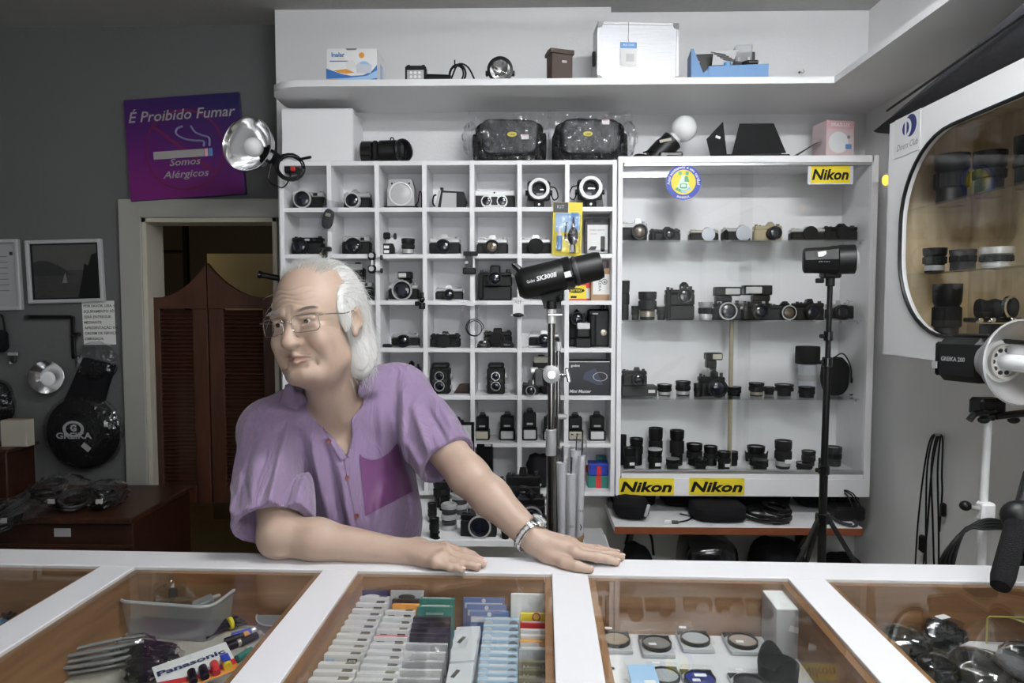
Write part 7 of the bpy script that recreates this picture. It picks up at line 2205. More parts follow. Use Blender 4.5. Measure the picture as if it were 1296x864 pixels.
for k, (x, y, cl, lab) in enumerate(FC):
    zt = ZF + 0.016
    c = Pz(x, y, zt)
    r = px(23, 1.12) * (1.0 if k < 4 else 0.95)
    rot = (R(6), 0, TK)
    t = thing('lens_filter', lab + ' in its case', 'filter', (c.x, c.y, ZF + 0.001), TK, 'round filters in the tray')
    MB().box((0, 0.004, 0.004), (2 * r * 0.98, 2 * r * 1.18, 0.008), 0.001).build('case_base', 'casewhite', t)
    for sx in (-1, 1):
        MB().prism([(0, 0), (-sx * r * 0.55, 0), (0, -r * 0.62)] if sx < 0 else [(0, 0), (0, -r * 0.62), (-sx * r * 0.55, 0)], (sx * r * 0.95, 0.004 + r * 1.15, 0.0092), (1, 0, 0), (0, 1, 0), -0.001).build('foam_corner', 'black', t)
    MB().lathe([(r * 0.84, 0.0), (r * 0.92, 0.0), (r * 0.92, 0.007), (r * 0.83, 0.007), (r * 0.82, 0.003)], (0, 0, 0.0085), (0, 0, 1), 36, cap=False).build('rim', 'black', t)
    MB().lathe([(r * 0.84, 0.002), (r * 0.84, 0.004), (0.0001, 0.004)], (0, 0, 0.0085), (0, 0, 1), 32).build('filter_glass', 'filter_' + cl, t)
    MB().box((0.0, 0.0, 0.019), (2 * r * 0.98, 2 * r * 1.18, 0.0015)).build('clear_lid', 'glass', t)
    MB().box((-r * 0.35 if k != 2 else -r * 0.6, -r * 0.6 if k % 2 else r * 0.95, 0.0202), (r * 0.45, r * 0.26, 0.0006)).build('price_tag', 'white', t)
    if k == 5:
        MB().box((0, -0.002, 0.0203), (r * 0.7, r * 0.3, 0.0006)).build('label', 'white', t)
# white sheet with stud, blue card, grey box, hood
c = Pz(779, 850, ZF)
t = thing('white_liner', 'white plastic liner with a metal stud at the left of the filter tray', 'liner', (c.x, c.y, ZF + 0.0005), TK)
MB().box((0, 0, 0.002), (0.035, 0.10, 0.004), 0.001).build('sheet', 'white', t)
MB().lathe([(0.005, 0), (0.005, 0.002), (0.003, 0.003), (0.0001, 0.003)], (-0.006, 0.0, 0.004), n=14).build('stud', 'chrome', t)
c = Pz(815, 852, ZF + 0.03)
t = thing('blue_card', 'pale blue card leaning before the clear filter', 'card', (c.x, c.y, ZF + 0.021), rot=(R(12), 0, TK + R(4)))
MB().box((0, 0, 0.002), (0.046, 0.06, 0.002), 0.0005).build('card', 'skyblue', t)
MB().box((0.008, -0.012, 0.0034), (0.018, 0.010, 0.0006)).build('label', 'white', t)
zt = 0.900
a, b, c2 = Pz(964, 746, zt), Pz(993, 745, zt), Pz(1015, 771, zt)
c = (a + Pz(1015, 771, zt)) / 2
t = thing('white_carton', 'tall white carton standing at the rear right of the filter tray', 'box', (c.x, c.y, ZF), TK)
w, dd_ = (b - a).length, abs(b.y - c2.y)
MB().box((0, 0, (zt - ZF) / 2), (w, dd_, zt - ZF), 0.001).build('carton', 'lightgrey', t)
MB().box((0, 0, zt - ZF + 0.0004), (w * 0.98, dd_ * 0.98, 0.0008)).build('lid', 'white', t)
MB().box((w * 0.2, -dd_ / 2 - 0.0004, (zt - ZF) * 0.6), (w * 0.4, 0.0006, 0.010), 0, rot=Matrix.Rotation(R(15), 3, 'Y')).build('print', 'white', t)
c = Pz(985, 838, ZF + 0.03)
t = thing('lens_hood', 'black scalloped lens hood beside the rose filter', 'lens hood', (c.x, c.y, ZF), TK)
MB().lathe([(0.030, 0), (0.032, 0.002), (0.034, 0.030), (0.031, 0.030), (0.029, 0.004)], n=28, cap=False).build('hood_ring', 'blackmatte', t)
for a in (100, 280):
    pts = []
    for i in range(9):
        aa = R(a - 40 + 10 * i)
        hgt = 0.030 + 0.022 * math.sin(math.pi * i / 8)
        pts.append((aa, hgt))
    vs_ = [(0.034 * math.cos(q_), 0.034 * math.sin(q_), 0.028) for q_, _ in pts] + [(0.036 * math.cos(q_), 0.036 * math.sin(q_), hh) for q_, hh in pts]
    vs_ += [(x * 0.92, y * 0.92, z) for x, y, z in vs_]
    n = 9
    fs = []
    for i in range(n - 1):
        fs += [(i, i + 1, n + i + 1, n + i), (2 * n + i + 1, 2 * n + i, 3 * n + i, 3 * n + i + 1), (n + i, n + i + 1, 3 * n + i + 1, 3 * n + i)]
    MB().add(vs_, fs).build('petal', 'blackmatte', t)

# ---- second tray: tub, cables, batteries
c = Pz(232, 792, ZF)
t = thing('plastic_tub', 'translucent plastic tub full of oddments in the left tray', 'tub', (c.x, c.y, ZF), TK + R(-6))
w, dd_, hh = 0.20, 0.125, 0.072
for k, (ww, d2, z0, z1) in enumerate(((w * 0.9, dd_ * 0.88, 0.0, 0.003),)):
    MB().prism(rrect(ww, d2, 0.02), (0, 0, z1), (1, 0, 0), (0, 1, 0), -0.003).build('base', 'tub', t)
lo_, hi_ = rrect(w * 0.9, dd_ * 0.88, 0.022), rrect(w, dd_, 0.026)
n = len(lo_)
MB().add([(x, y, 0.002) for x, y in lo_] + [(x, y, hh) for x, y in hi_], [(i, (i + 1) % n, n + (i + 1) % n, n + i) for i in range(n)]).build('wall', 'tub', t, angle=60)
MB().tube([(x, y, hh) for x, y in hi_], 0.0032, 6, closed=True).build('rim', mat('tubrim', (0.45, 0.46, 0.48), 0.3), t)
tub = t
tubc = Vector(t.location)
# oddments in the tub
t = thing('film_bag', 'crumpled clear bag with white paper sticking out of the tub', 'bag', (tubc.x - 0.02, tubc.y + 0.01, ZF + 0.035), R(20))
crumple(t, 'bag', (0.075, 0.06, 0.062), 'bag', 51, amp=0.30, rot=Matrix.Rotation(R(25), 3, 'Y'))
MB().box((0.012, 0.0, 0.045), (0.028, 0.003, 0.028), 0, rot=Matrix.Rotation(R(35), 3, 'Y')).build('paper', 'paper', t)
MB().box((0.004, 0.006, 0.03), (0.03, 0.02, 0.02), 0.002).build('part', 'darkgrey', t)
t = thing('cable_tangle', 'dark cable tangle inside the plastic tub', 'cables', (tubc.x + 0.01, tubc.y, ZF + 0.004), TK)
for k in range(5):
    coil(t, 'cable', (random.uniform(-0.04, 0.04), random.uniform(-0.015, 0.015), 0.008 * k), 0.034, 3, 0.0026, ['black', 'darkgrey'][k % 2], 60 + k, axis=(random.uniform(-0.3, 0.3), random.uniform(-0.3, 0.3), 1))
t = thing('grey_adapter', 'small grey adapter lying on the cables in the tub', 'adapter', (tubc.x + 0.045, tubc.y - 0.005, ZF + 0.046), rot=(0.2, -0.3, 0.5))
MB().box((0, 0, 0.006), (0.04, 0.025, 0.012), 0.003).build('body', 'grey', t)
MB().cyl((0.02, 0, 0.006), (0.034, 0, 0.006), 0.004, n=8).build('jack', 'silver', t)
c = Pz(193, 805, ZF + 0.05)
t = thing('black_carton', 'small black carton with outline print leaning on the tub', 'box', (c.x, c.y - 0.030, ZF + 0.001), rot=(R(-38), 0, R(-12)))
w, hh = 0.068, 0.052
MB().box((0, 0.008, hh / 2), (w, 0.014, hh), 0.0008).build('carton', 'boxblack', t)
for sx in (0.06, 0.30):
    MB().tube([(w * sx + x * 0.25 - 0.006, 0.0006, hh * 0.5 + y) for x, y in rrect(w * 0.8, hh * 0.42, 0.004, 2)], 0.0005, 4, closed=True).build('outline_print', 'lightgrey', t)
text('ADAPTER', 'lightgrey', t, (-w * 0.30, 0.0006, hh * 0.5), ux=(0, 0, -1), uy=(1, 0, 0), w=hh * 0.6)
# grey cable bundle
c = Pz(100, 838, ZF + 0.02)
t = thing('cable_hank', 'tied hank of grey cable in the left tray', 'cables', (c.x, c.y, ZF + 0.002), R(24))
for k in range(12):
    a = 2 * math.pi * k / 12
    rr_ = 0.012 if k % 2 else 0.020
    oy, oz = rr_ * math.cos(a), 0.022 + rr_ * math.sin(a) * 0.85
    cable(t, 'strand', [(-0.13 - 0.02 * math.sin(a * 2), oy * 1.7, max(oz, 0.004)), (-0.07, oy * 0.6, max(0.022 + (oz - 0.022) * 0.6, 0.004)), (-0.02, oy, max(oz, 0.004)), (0.05, oy * 1.5, max(oz * 1.1, 0.004)), (0.10, oy * 1.2 + 0.01, max(oz, 0.004))], 0.0034, 'grey', 6, 5)
MB().lathe([(0.017, -0.004), (0.019, -0.003), (0.019, 0.003), (0.017, 0.004)], (-0.07, 0, 0.022), (1, 0, 0), 16).build('tie', 'whitecap', t)
for k, (x, y, sz, lab) in enumerate(((172, 838, (0.08, 0.06, 0.05), 'bag of black parts between the cable hank and the battery card'), (205, 850, (0.07, 0.05, 0.045), 'bag of dark parts under the battery card'), (180, 862, (0.07, 0.05, 0.045), 'bag of black parts at the front of the left tray'))):
    c = Pz(x, y, ZF)
    t = thing('parts_bag', lab, 'bag', (c.x, c.y, ZF + 0.001))
    soft(t, 'parts', (sz[0] * 0.8, sz[1] * 0.8, sz[2] * 0.7), 'blackmatte', 70 + k, 0.25)
    crumple(t, 'clear_bag', sz, 'bag', 80 + k, amp=0.25)
# battery card
c = Pz(248, 842, ZF + 0.052)
t = thing('battery_card', 'white and red battery blister card with blue lettering lying on top', 'blister pack', (c.x, c.y, ZF + 0.047), rot=(R(8), R(-4), R(38)))
w, hh = 0.115, 0.085
cardm = MB().box((0, 0, 0.0), (w, hh, 0.0012)).build('card', 'white', t)
UX, UYY = (1, 0, 0), (0, 1, 0)
MB().prism([(-w / 2, -hh / 2), (w / 2, -hh / 2), (w / 2, -hh * 0.12), (0, -hh * 0.22), (-w / 2, -hh * 0.02)], (0, 0, 0.0012), UX, UYY, -0.0004).build('red_field', 'red', t)
MB().prism([(-w / 2, -hh / 2), (w / 2, -hh / 2), (w / 2, -hh * 0.30), (0, -hh * 0.36), (-w / 2, -hh * 0.22)], (0, 0, 0.0016), UX, UYY, -0.0004).build('yellow_field', 'orange', t)
text('Panasonic', 'navy', t, (-w * 0.02, hh * 0.14, 0.0012), ux=UX, uy=UYY, w=w * 0.90, h=hh * 0.16, bold=0.035)
for k in range(3):
    MB().cyl((-w * 0.10 + 0.017 * k, -hh * 0.46, 0.006), (-w * 0.08 + 0.017 * k, -hh * 0.12, 0.006), 0.0065, n=14, b=0.001).build('battery', ['black', 'black', 'red'][k], t)
MB().cyl((w * 0.36, -hh * 0.40, 0.007), (w * 0.36, -hh * 0.10, 0.007), 0.0068, n=14, b=0.001).build('battery', 'yellow', t)
MB().box((w * 0.36, -hh * 0.22, 0.0142), (0.013, 0.020, 0.001)).build('price_tag', 'blue', t)
MB().box((-w * 0.22, hh * 0.41, 0.0010), (w * 0.46, hh * 0.14, 0.0008)).build('text_block', 'paper', t)
# loose batteries
bc = Pz(310, 815, ZF)
for k, (x, y, ang, m1, m2, lab) in enumerate(((292, 822, 50, 'black', 'champagne', 'loose copper-ended battery nearest the blister card'), (300, 812, 44, 'black', 'orange', 'loose battery with orange end in the left tray'), (309, 806, 40, 'blue', 'silver', 'loose blue battery in the left tray'), (318, 812, 60, 'black', 'champagne', 'loose dark battery beside the blue one'), (325, 822, 62, 'silver', 'lightgrey', 'loose silver battery at the right of the left tray'), (312, 832, 66, 'green', 'silver', 'loose green battery near the tray divider'))):
    c = Pz(x, y, ZF)
    t = thing('battery', lab, 'battery', (c.x, c.y, ZF), R(ang), 'loose batteries')
    z = 0.0075 + 0.0
    MB().cyl((-0.022, 0, z), (0.012, 0, z), 0.0072, n=16).build('sleeve', m1, t)
    MB().cyl((0.012, 0, z), (0.022, 0, z), 0.0072, n=16, b=0.0008).build('end_sleeve', m2, t)
    MB().cyl((0.022, 0, z), (0.024, 0, z), 0.0026, n=10).build('terminal', 'silver', t)
for k, (x, y, lab) in enumerate(((284, 800, 'black folded cable with yellow tie behind the batteries'), (296, 786, 'black folded cable with yellow tie beside the tub'))):
    c = Pz(x, y, ZF)
    t = thing('folded_cable', lab, 'cable', (c.x, c.y, ZF + 0.002), R(50))
    for j in range(4):
        cable(t, 'strand', [(-0.04, 0.006 * (j - 1.5), 0.005 + 0.003 * j), (0, 0.004 * (j - 1.5), 0.010 + 0.003 * j), (0.04, 0.007 * (j - 1.5), 0.005 + 0.003 * j)], 0.003, 'black', 6, 4)
    MB().lathe([(0.010, -0.004), (0.012, -0.003), (0.012, 0.003), (0.010, 0.004)], (0.012, 0, 0.012), (1, 0, 0), 14).build('yellow_tie', 'yellow', t)
c = Pz(352, 790, ZF)
t = thing('clear_spool', 'round clear spool with smoky film at the right of the left tray', 'spool', (c.x, c.y, ZF + 0.001), rot=(R(8), 0, 0))
MB().lathe([(0.014, 0), (0.040, 0.001), (0.040, 0.022), (0.014, 0.023)], n=30).build('spool', 'tub', t)
MB().lathe([(0.016, 0.003), (0.033, 0.004), (0.033, 0.019), (0.016, 0.020)], n=24).build('film', 'darkgrey', t)
MB().tube([(0.040 * math.cos(a), 0.040 * math.sin(a), 0.0225) for a in [2 * math.pi * i / 30 for i in range(30)]], 0.0014, 5, closed=True).build('rim', 'tubrim', t)
c = Pz(318, 770, ZF)
t = pouch('black_pouch', 'black soft pouch at the dark rear of the left tray', 'pouch', (c.x, c.y, ZF + 0.001), (0.11, 0.07, 0.06), 'fabric', 75, 0.1)
# ---- right tray: bagged black things
for k, (x, y, sz, lab) in enumerate(((1140, 826, (0.10, 0.075, 0.06), 'bag of dark accessories at the left of the right tray'), (1192, 812, (0.09, 0.07, 0.055), 'bag with small white label in the right tray'), (1185, 860, (0.10, 0.055, 0.05), 'bag of black cords at the front of the right tray'), (1300, 852, (0.10, 0.09, 0.06), 'bag of dark parts at the right edge of the right tray'))):
    c = Pz(x, y, ZF + 0.01)
    t = thing('accessory_bag', lab, 'bag', (c.x, c.y, ZF + 0.001), R(20 * k))
    soft(t, 'contents', (sz[0] * 0.85, sz[1] * 0.85, sz[2] * 0.75), 'blackmatte', 170 + k, 0.25)
    coil(t, 'cord', (0, 0, sz[2] * 0.6), sz[0] * 0.25, 2, 0.003, 'black', 11 + k)
    crumple(t, 'clear_bag', sz, 'bag', 180 + k, amp=0.22)
    if k == 1:
        MB().box((0.0, 0, sz[2] + 0.002), (0.024, 0.014, 0.001)).build('label', 'white', t)
c = Pz(1238, 846, ZF + 0.02)
t = thing('rubber_hood', 'thick black rubber ring in clear film in the right tray', 'lens hood', (c.x, c.y, ZF + 0.001), rot=(R(10), 0, 0))
MB().lathe([(0.030, 0), (0.044, 0.002), (0.046, 0.024), (0.042, 0.032), (0.032, 0.032), (0.028, 0.01)], n=32, cap=False).build('ring', 'rubber', t)
crumple(t, 'clear_film', (0.11, 0.10, 0.045), 'bag', 190, amp=0.15)
c = Pz(1280, 795, ZF + 0.03)
t = thing('acrylic_holder', 'clear acrylic holder with yellow-green edges in the right tray', 'holder', (c.x, c.y, ZF), TK)
w, hh = 0.09, 0.052
MB().box((0, 0, hh / 2), (w, 0.003, hh), 0.0).build('clear_panel', 'glass', t)
mat('limeedge', (0.42, 0.42, 0.06), 0.3)
MB().tube([(-w / 2, 0, 0.0), (-w / 2, 0, hh - 0.004), (-w / 2 + 0.004, 0, hh), (w / 2, 0, hh)], 0.0016, 6).build('edge', 'limeedge', t)
MB().tube([(-w / 2 + 0.01, 0.03, hh), (w / 2, -0.02, hh * 0.8)], 0.0016, 6).build('edge', 'limeedge', t)
# ---- far left tray
c = Pz(12, 772, ZF)
t = thing('yellow_pack', 'small yellow pack in the far left tray', 'pack', (c.x, c.y, ZF), R(20))
MB().box((0, 0, 0.008), (0.07, 0.03, 0.016), 0.002).build('pack', 'yellow', t)
MB().box((0.01, 0, 0.0165), (0.03, 0.02, 0.001)).build('label', 'green', t)
c = Pz(45, 775, ZF)
t = thing('cord_coil', 'thin dark cord coiled in the far left tray', 'cord', (c.x, c.y, ZF))
coil(t, 'cord', (0, 0, 0), 0.05, 3, 0.003, 'darkgrey', 91)
coil(t, 'cord', (0.02, -0.03, 0.008), 0.04, 2, 0.003, 'black', 92)
c = Pz(12, 795, ZF)
t = thing('blue_blister', 'blue and white blister pack in the far left tray', 'pack', (c.x, c.y, ZF), R(-15))
MB().box((0, 0, 0.004), (0.09, 0.05, 0.008), 0.001).build('card', 'lightgrey', t)
MB().box((-0.01, 0, 0.0085), (0.05, 0.03, 0.001)).build('print', 'midblue', t)
# ---- the man behind the counter
def rcone(p, a, b, r1, r2):
    """distance to a round cone from a (radius r1) to b (radius r2); p is (x, y, z) broadcastable arrays"""
    ba = b - a
    l2 = float(ba.dot(ba))
    t = ((p[0] - a[0]) * ba[0] + (p[1] - a[1]) * ba[1] + (p[2] - a[2]) * ba[2]) / l2
    t = np.clip(t, 0, 1)
    d2 = (p[0] - a[0] - t * ba[0]) ** 2 + (p[1] - a[1] - t * ba[1]) ** 2 + (p[2] - a[2] - t * ba[2]) ** 2
    return np.sqrt(d2) - (r1 + (r2 - r1) * t)

class Field:
    def __init__(s, lo, hi, h):
        s.lo = np.array(lo, dtype=np.float32)
        s.h = h
        s.n = [int((hi[i] - lo[i]) / h) + 2 for i in range(3)]
        s.f = np.full(s.n, 0.08, dtype=np.float32)

    def sub(s, lo, hi):
        i0 = [max(0, int((lo[k] - s.lo[k]) / s.h)) for k in range(3)]
        i1 = [min(s.n[k], int((hi[k] - s.lo[k]) / s.h) + 2) for k in range(3)]
        if any(a >= b for a, b in zip(i0, i1)):
            return None, None
        sl = tuple(slice(a, b) for a, b in zip(i0, i1))
        ax = [(s.lo[k] + s.h * np.arange(i0[k], i1[k])).astype(np.float32) for k in range(3)]
        return sl, (ax[0][:, None, None], ax[1][None, :, None], ax[2][None, None, :])

    def comb(s, sl, d, k, op):
        a = s.f[sl]
        if op == 'add':
            h = np.clip(0.5 + 0.5 * (a - d) / k, 0, 1)
            s.f[sl] = a * (1 - h) + d * h - k * h * (1 - h)
        else:                                   # carve
            d = -d
            h = np.clip(0.5 - 0.5 * (a - d) / k, 0, 1)
            s.f[sl] = a * (1 - h) + d * h + k * h * (1 - h)

    def cone(s, a, b, r1, r2=None, k=0.01, op='add'):
        a, b = Vector(a), Vector(b)
        r2 = r1 if r2 is None else r2
        m = max(r1, r2) + k + 0.015
        sl, g = s.sub([min(a[i], b[i]) - m for i in range(3)], [max(a[i], b[i]) + m for i in range(3)])
        if sl is None:
            return
        if (b - a).length < 1e-6:
            d = np.sqrt((g[0] - a[0]) ** 2 + (g[1] - a[1]) ** 2 + (g[2] - a[2]) ** 2) - r1
        else:
            d = rcone(g, a, b, r1, r2)
        s.comb(sl, d, k, op)

    def ell(s, c, rad, M=None, k=0.01, op='add'):
        c = Vector(c)
        m = max(rad) + k + 0.015
        sl, g = s.sub([c[i] - m for i in range(3)], [c[i] + m for i in range(3)])
        if sl is None:
            return
        x, y, z = g[0] - c[0], g[1] - c[1], g[2] - c[2]
        if M is not None:
            Mi = M.transposed()
            x, y, z = (Mi[0][0] * x + Mi[0][1] * y + Mi[0][2] * z, Mi[1][0] * x + Mi[1][1] * y + Mi[1][2] * z, Mi[2][0] * x + Mi[2][1] * y + Mi[2][2] * z)
        q0 = np.sqrt((x / rad[0]) ** 2 + (y / rad[1]) ** 2 + (z / rad[2]) ** 2)
        q1 = np.sqrt((x / rad[0] ** 2) ** 2 + (y / rad[1] ** 2) ** 2 + (z / rad[2] ** 2) ** 2) + 1e-9
        s.comb(sl, q0 * (q0 - 1) / q1, k, op)

    def mesh(s):
        f = s.f
        ins = f < 0
        nx, ny, nz = f.shape
        c = np.zeros((nx - 1, ny - 1, nz - 1), dtype=np.uint8)
        for i in (0, 1):
            for j in (0, 1):
                for k in (0, 1):
                    c += ins[i:nx - 1 + i, j:ny - 1 + j, k:nz - 1 + k]
        act = (c > 0) & (c < 8)
        idx = np.argwhere(act)
        cid = np.full(act.shape, -1, dtype=np.int32)
        cid[act] = np.arange(len(idx), dtype=np.int32)
        acc = np.zeros((len(idx), 3))
        cnt = np.zeros(len(idx))
        cor = [(i, j, k) for i in (0, 1) for j in (0, 1) for k in (0, 1)]
        val = {q: f[idx[:, 0] + q[0], idx[:, 1] + q[1], idx[:, 2] + q[2]].astype(np.float64) for q in cor}
        for q in cor:
            for ax in range(3):
                if q[ax] == 0:
                    e = list(q)
                    e[ax] = 1
                    e = tuple(e)
                    va, vb = val[q], val[e]
                    mk = (va < 0) != (vb < 0)
                    t = np.where(mk, va / np.where(mk, va - vb, 1), 0)
                    pt = np.tile(np.array(q, dtype=float), (len(idx), 1))
                    pt[:, ax] += t
                    acc += pt * mk[:, None]
                    cnt += mk
        vs_ = s.lo + s.h * (idx + acc / cnt[:, None])
        quads = []
        for ax in range(3):
            a1, a2 = (ax + 1) % 3, (ax + 2) % 3
            A = np.take(ins, range(0, f.shape[ax] - 1), axis=ax)
            B = np.take(ins, range(1, f.shape[ax]), axis=ax)
            ch = np.argwhere(A != B)
            ok = (ch[:, a1] > 0) & (ch[:, a2] > 0) & (ch[:, a1] < f.shape[a1] - 1) & (ch[:, a2] < f.shape[a2] - 1)
            ch = ch[ok]
            q = []
            for (d1, d2) in ((-1, -1), (0, -1), (0, 0), (-1, 0)):
                e = ch.copy()
                e[:, a1] += d1
                e[:, a2] += d2
                q.append(cid[e[:, 0], e[:, 1], e[:, 2]])
            q = np.stack(q, 1)
            fl = ins[ch[:, 0], ch[:, 1], ch[:, 2]]
            q[~fl] = q[~fl][:, ::-1]
            quads.append(q)
        return vs_, np.concatenate(quads)

def npmesh(name, vs_, quads, m, parent=None, iters=0):
    me = bpy.data.meshes.new(name)
    me.vertices.add(len(vs_))
    me.vertices.foreach_set('co', np.ascontiguousarray(vs_, dtype=np.float32).ravel())
    me.loops.add(len(quads) * 4)
    me.loops.foreach_set('vertex_index', quads.astype(np.int32).ravel())
    me.polygons.add(len(quads))
    me.polygons.foreach_set('loop_start', np.arange(0, len(quads) * 4, 4, dtype=np.int32))
    me.polygons.foreach_set('use_smooth', np.ones(len(quads), dtype=bool))
    me.update(calc_edges=True)
    me.validate()
    me.materials.append(MATS[m] if isinstance(m, str) else m)
    ob = bpy.data.objects.new(name, me)
    COL.objects.link(ob)
    if parent is not None:
        ob.parent = parent
    return ob

def relax(vs_, quads, it=2, lam=0.5):
    n = len(vs_)
    e = np.concatenate([quads[:, [0, 1]], quads[:, [1, 2]], quads[:, [2, 3]], quads[:, [3, 0]]])
    e = np.concatenate([e, e[:, ::-1]])
    deg = np.bincount(e[:, 0], minlength=n).astype(float)
    for _ in range(it):
        s_ = np.stack([np.bincount(e[:, 0], weights=vs_[e[:, 1], k], minlength=n) for k in range(3)], 1)
        vs_ = vs_ * (1 - lam) + lam * s_ / deg[:, None]
    return vs_

# ---- joints
SR, SL = P(342, 545, 1.58), P(507, 501, 1.72)
WR_ = P(513, 699, 1.385)
ER = Vector((P(354, 688, 1.40).x, 1.40, ZK + 0.044))
EL, WL = P(593, 602, 1.53), P(677, 683, 1.405)
NECK = P(424, 505, 1.63)
# head frame
PSI, ROLL = R(14), R(8)
fw = Vector((-math.sin(PSI), -math.cos(PSI), -0.02)).normalized()
rt0 = fw.cross(Vector((0, 0, 1))).normalized() * -1          # towards the image right = the man's left
up0 = Vector((0, 0, 1)) - fw * fw.z
up0.normalize()
if rt0.x < 0:
    rt0 = -rt0
rt = (rt0 * math.cos(ROLL) + up0 * math.sin(ROLL)).normalized()
upv = (up0 * math.cos(ROLL) - rt0 * math.sin(ROLL)).normalized()
HC = P(401, 406, 1.50)
HS = 1.06
HM = Matrix((fw, rt, upv)).transposed()                       # columns f, r, u

def Hd(f, r, u):
    return HC + (fw * f + rt * r + upv * u) * HS

mat('skin', (0.405, 0.294, 0.232), 0.5, sss=0.12, noise=(55, 0.07), bump=(420, 0.25, 0.0012))
person = thing('person', 'white-haired man in a purple short-sleeved shirt leaning on the counter', 'person', (P(440, 700, 1.75).x, 1.75, 0))
PL = Vector(person.location)

fld = Field((-0.74, 1.25, ZK - 0.004), (0.28, 1.92, 1.56), 0.0022)
E = lambda f, r, u, rad, k=0.012, op='add': fld.ell(Hd(f, r, u), [q * HS for q in rad], HM, k, op)
Cn = lambda a, b, r1, r2=None, k=0.01, op='add': fld.cone(Hd(*a), Hd(*b), r1 * HS, None if r2 is None else r2 * HS, k, op)
# skull and face
E(-0.012, 0, 0.038, (0.098, 0.079, 0.086), 0.01)
E(0.022, 0, 0.012, (0.074, 0.070, 0.075), 0.02)
E(0.024, 0, -0.045, (0.064, 0.062, 0.062), 0.02)
E(0.034, 0, -0.080, (0.050, 0.054, 0.034), 0.02)
Cn((0.088, -0.008, -0.099), (0.088, 0.008, -0.099), 0.015, None, 0.016)
E(0.028, 0, -0.108, (0.054, 0.052, 0.026), 0.02)                      # soft flesh under the chin
for sgn in (-1, 1):
    E(0.070, sgn * 0.040, -0.036, (0.024, 0.024, 0.026), 0.018)       # cheeks
    E(0.040, sgn * 0.052, -0.062, (0.034, 0.016, 0.034), 0.02)        # jowls
    Cn((0.090, sgn * 0.014, 0.018), (0.078, sgn * 0.048, 0.016), 0.0085, 0.006, 0.014)   # brow ridge
    Cn((0.016, sgn * 0.052, -0.082), (0.072, sgn * 0.026, -0.104), 0.014, 0.012, 0.03)   # jaw line
    E(0.096, sgn * 0.032, 0.000, (0.012, 0.018, 0.0125), 0.012, 'carve')                 # eye sockets
    E(0.0775, sgn * 0.032, 0.000, (0.0135, 0.0145, 0.0125), 0.003)                       # lid mass
    Cn((0.0892, sgn * 0.021, 0.0062), (0.0845, sgn * 0.046, 0.0036), 0.0034, None, 0.004)     # upper lid fold
    Cn((0.0885, sgn * 0.023, -0.0095), (0.0835, sgn * 0.044, -0.0085), 0.0034, None, 0.006)   # bag under the eye
    E(0.0915, sgn * 0.032, -0.0004, (0.0060, 0.0128, 0.0046), 0.002, 'carve')           # the eye opening
    E(0.1000, sgn * 0.0150, -0.040, (0.011, 0.0085, 0.0085), 0.008)   # nostril wings
    E(0.1070, sgn * 0.0075, -0.0490, (0.0050, 0.0040, 0.0030), 0.003, 'carve')
    Cn((0.098, sgn * 0.022, -0.040), (0.083, sgn * 0.037, -0.068), 0.0026, 0.0010, 0.012, 'carve')   # nasolabial fold
    Cn((0.084, sgn * 0.030, -0.074), (0.074, sgn * 0.034, -0.094), 0.0010, 0.0010, 0.009, 'carve')   # marionette line
Cn((0.090, 0, 0.010), (0.112, 0, -0.034), 0.0085, 0.0125, 0.012)      # nose bridge to tip
E(0.1125, 0, -0.0385, (0.0135, 0.0125, 0.0115), 0.008)
Cn((0.096, 0, -0.052), (0.095, 0, -0.060), 0.0080, 0.0075, 0.012)     # philtrum
for sgn in (-1, 1):
    Cn((0.0990, 0, -0.0645), (0.0840, sgn * 0.025, -0.0695), 0.0042, 0.0028, 0.006)
    Cn((0.0965, 0, -0.0775), (0.0835, sgn * 0.023, -0.0725), 0.0052, 0.0028, 0.006)
    Cn((0.1020, 0, -0.0708), (0.0870, sgn * 0.0245, -0.0712), 0.0034, 0.0022, 0.002, 'carve')
Cn((0.0935, -0.014, -0.0860), (0.0935, 0.014, -0.0860), 0.0034, None, 0.010, 'carve')   # dip above the chin
# ears
for sgn in (-1, 1):
    E(-0.012, sgn * 0.080, -0.012, (0.019, 0.0075, 0.031), 0.006)
    E(-0.016, sgn * 0.0865, -0.006, (0.018, 0.006, 0.024), 0.005)
    E(-0.003, sgn * 0.0910, -0.010, (0.0105, 0.0085, 0.0175), 0.004, 'carve')
    Cn((-0.018, sgn * 0.0925, 0.010), (-0.022, sgn * 0.0905, -0.016), 0.0020, None, 0.004, 'carve')
    E(-0.003, sgn * 0.082, -0.036, (0.010, 0.006, 0.0095), 0.005)
# neck and chest
fld.cone(Hd(-0.014, 0, -0.072), NECK + Vector((0.0, 0.02, -0.02)), 0.056, 0.066, 0.03)
fld.cone(Hd(0.030, 0.006, -0.110), P(420, 520, 1.585), 0.030, 0.045, 0.03)
CH = (SR + SL) / 2 + Vector((0.0, 0.03, -0.13))
fld.ell(CH, (0.165, 0.105, 0.20), Matrix.Rotation(R(30), 3, 'Z'), 0.03)
fld.cone(SR, SL, 0.055, 0.055, 0.05)
# arms
fld.cone(SR, ER + Vector((0, 0.004, 0.004)), 0.052, 0.044, 0.02)
m1 = ER.lerp(WR_, 0.30) + Vector((0, 0, 0.003))
fld.cone(ER, m1, 0.043, 0.0415, 0.02)
fld.cone(m1, WR_, 0.0415, 0.0265, 0.02)
fld.cone(ER + Vector((-0.012, 0.006, -0.012)), ER + Vector((0.0, 0.0, -0.01)), 0.031, 0.033, 0.015)
fld.cone(SL, EL, 0.052, 0.044, 0.02)
m2 = EL.lerp(WL, 0.35)
fld.cone(EL, m2, 0.044, 0.0415, 0.02)
fld.cone(m2, WL, 0.0415, 0.029, 0.02)

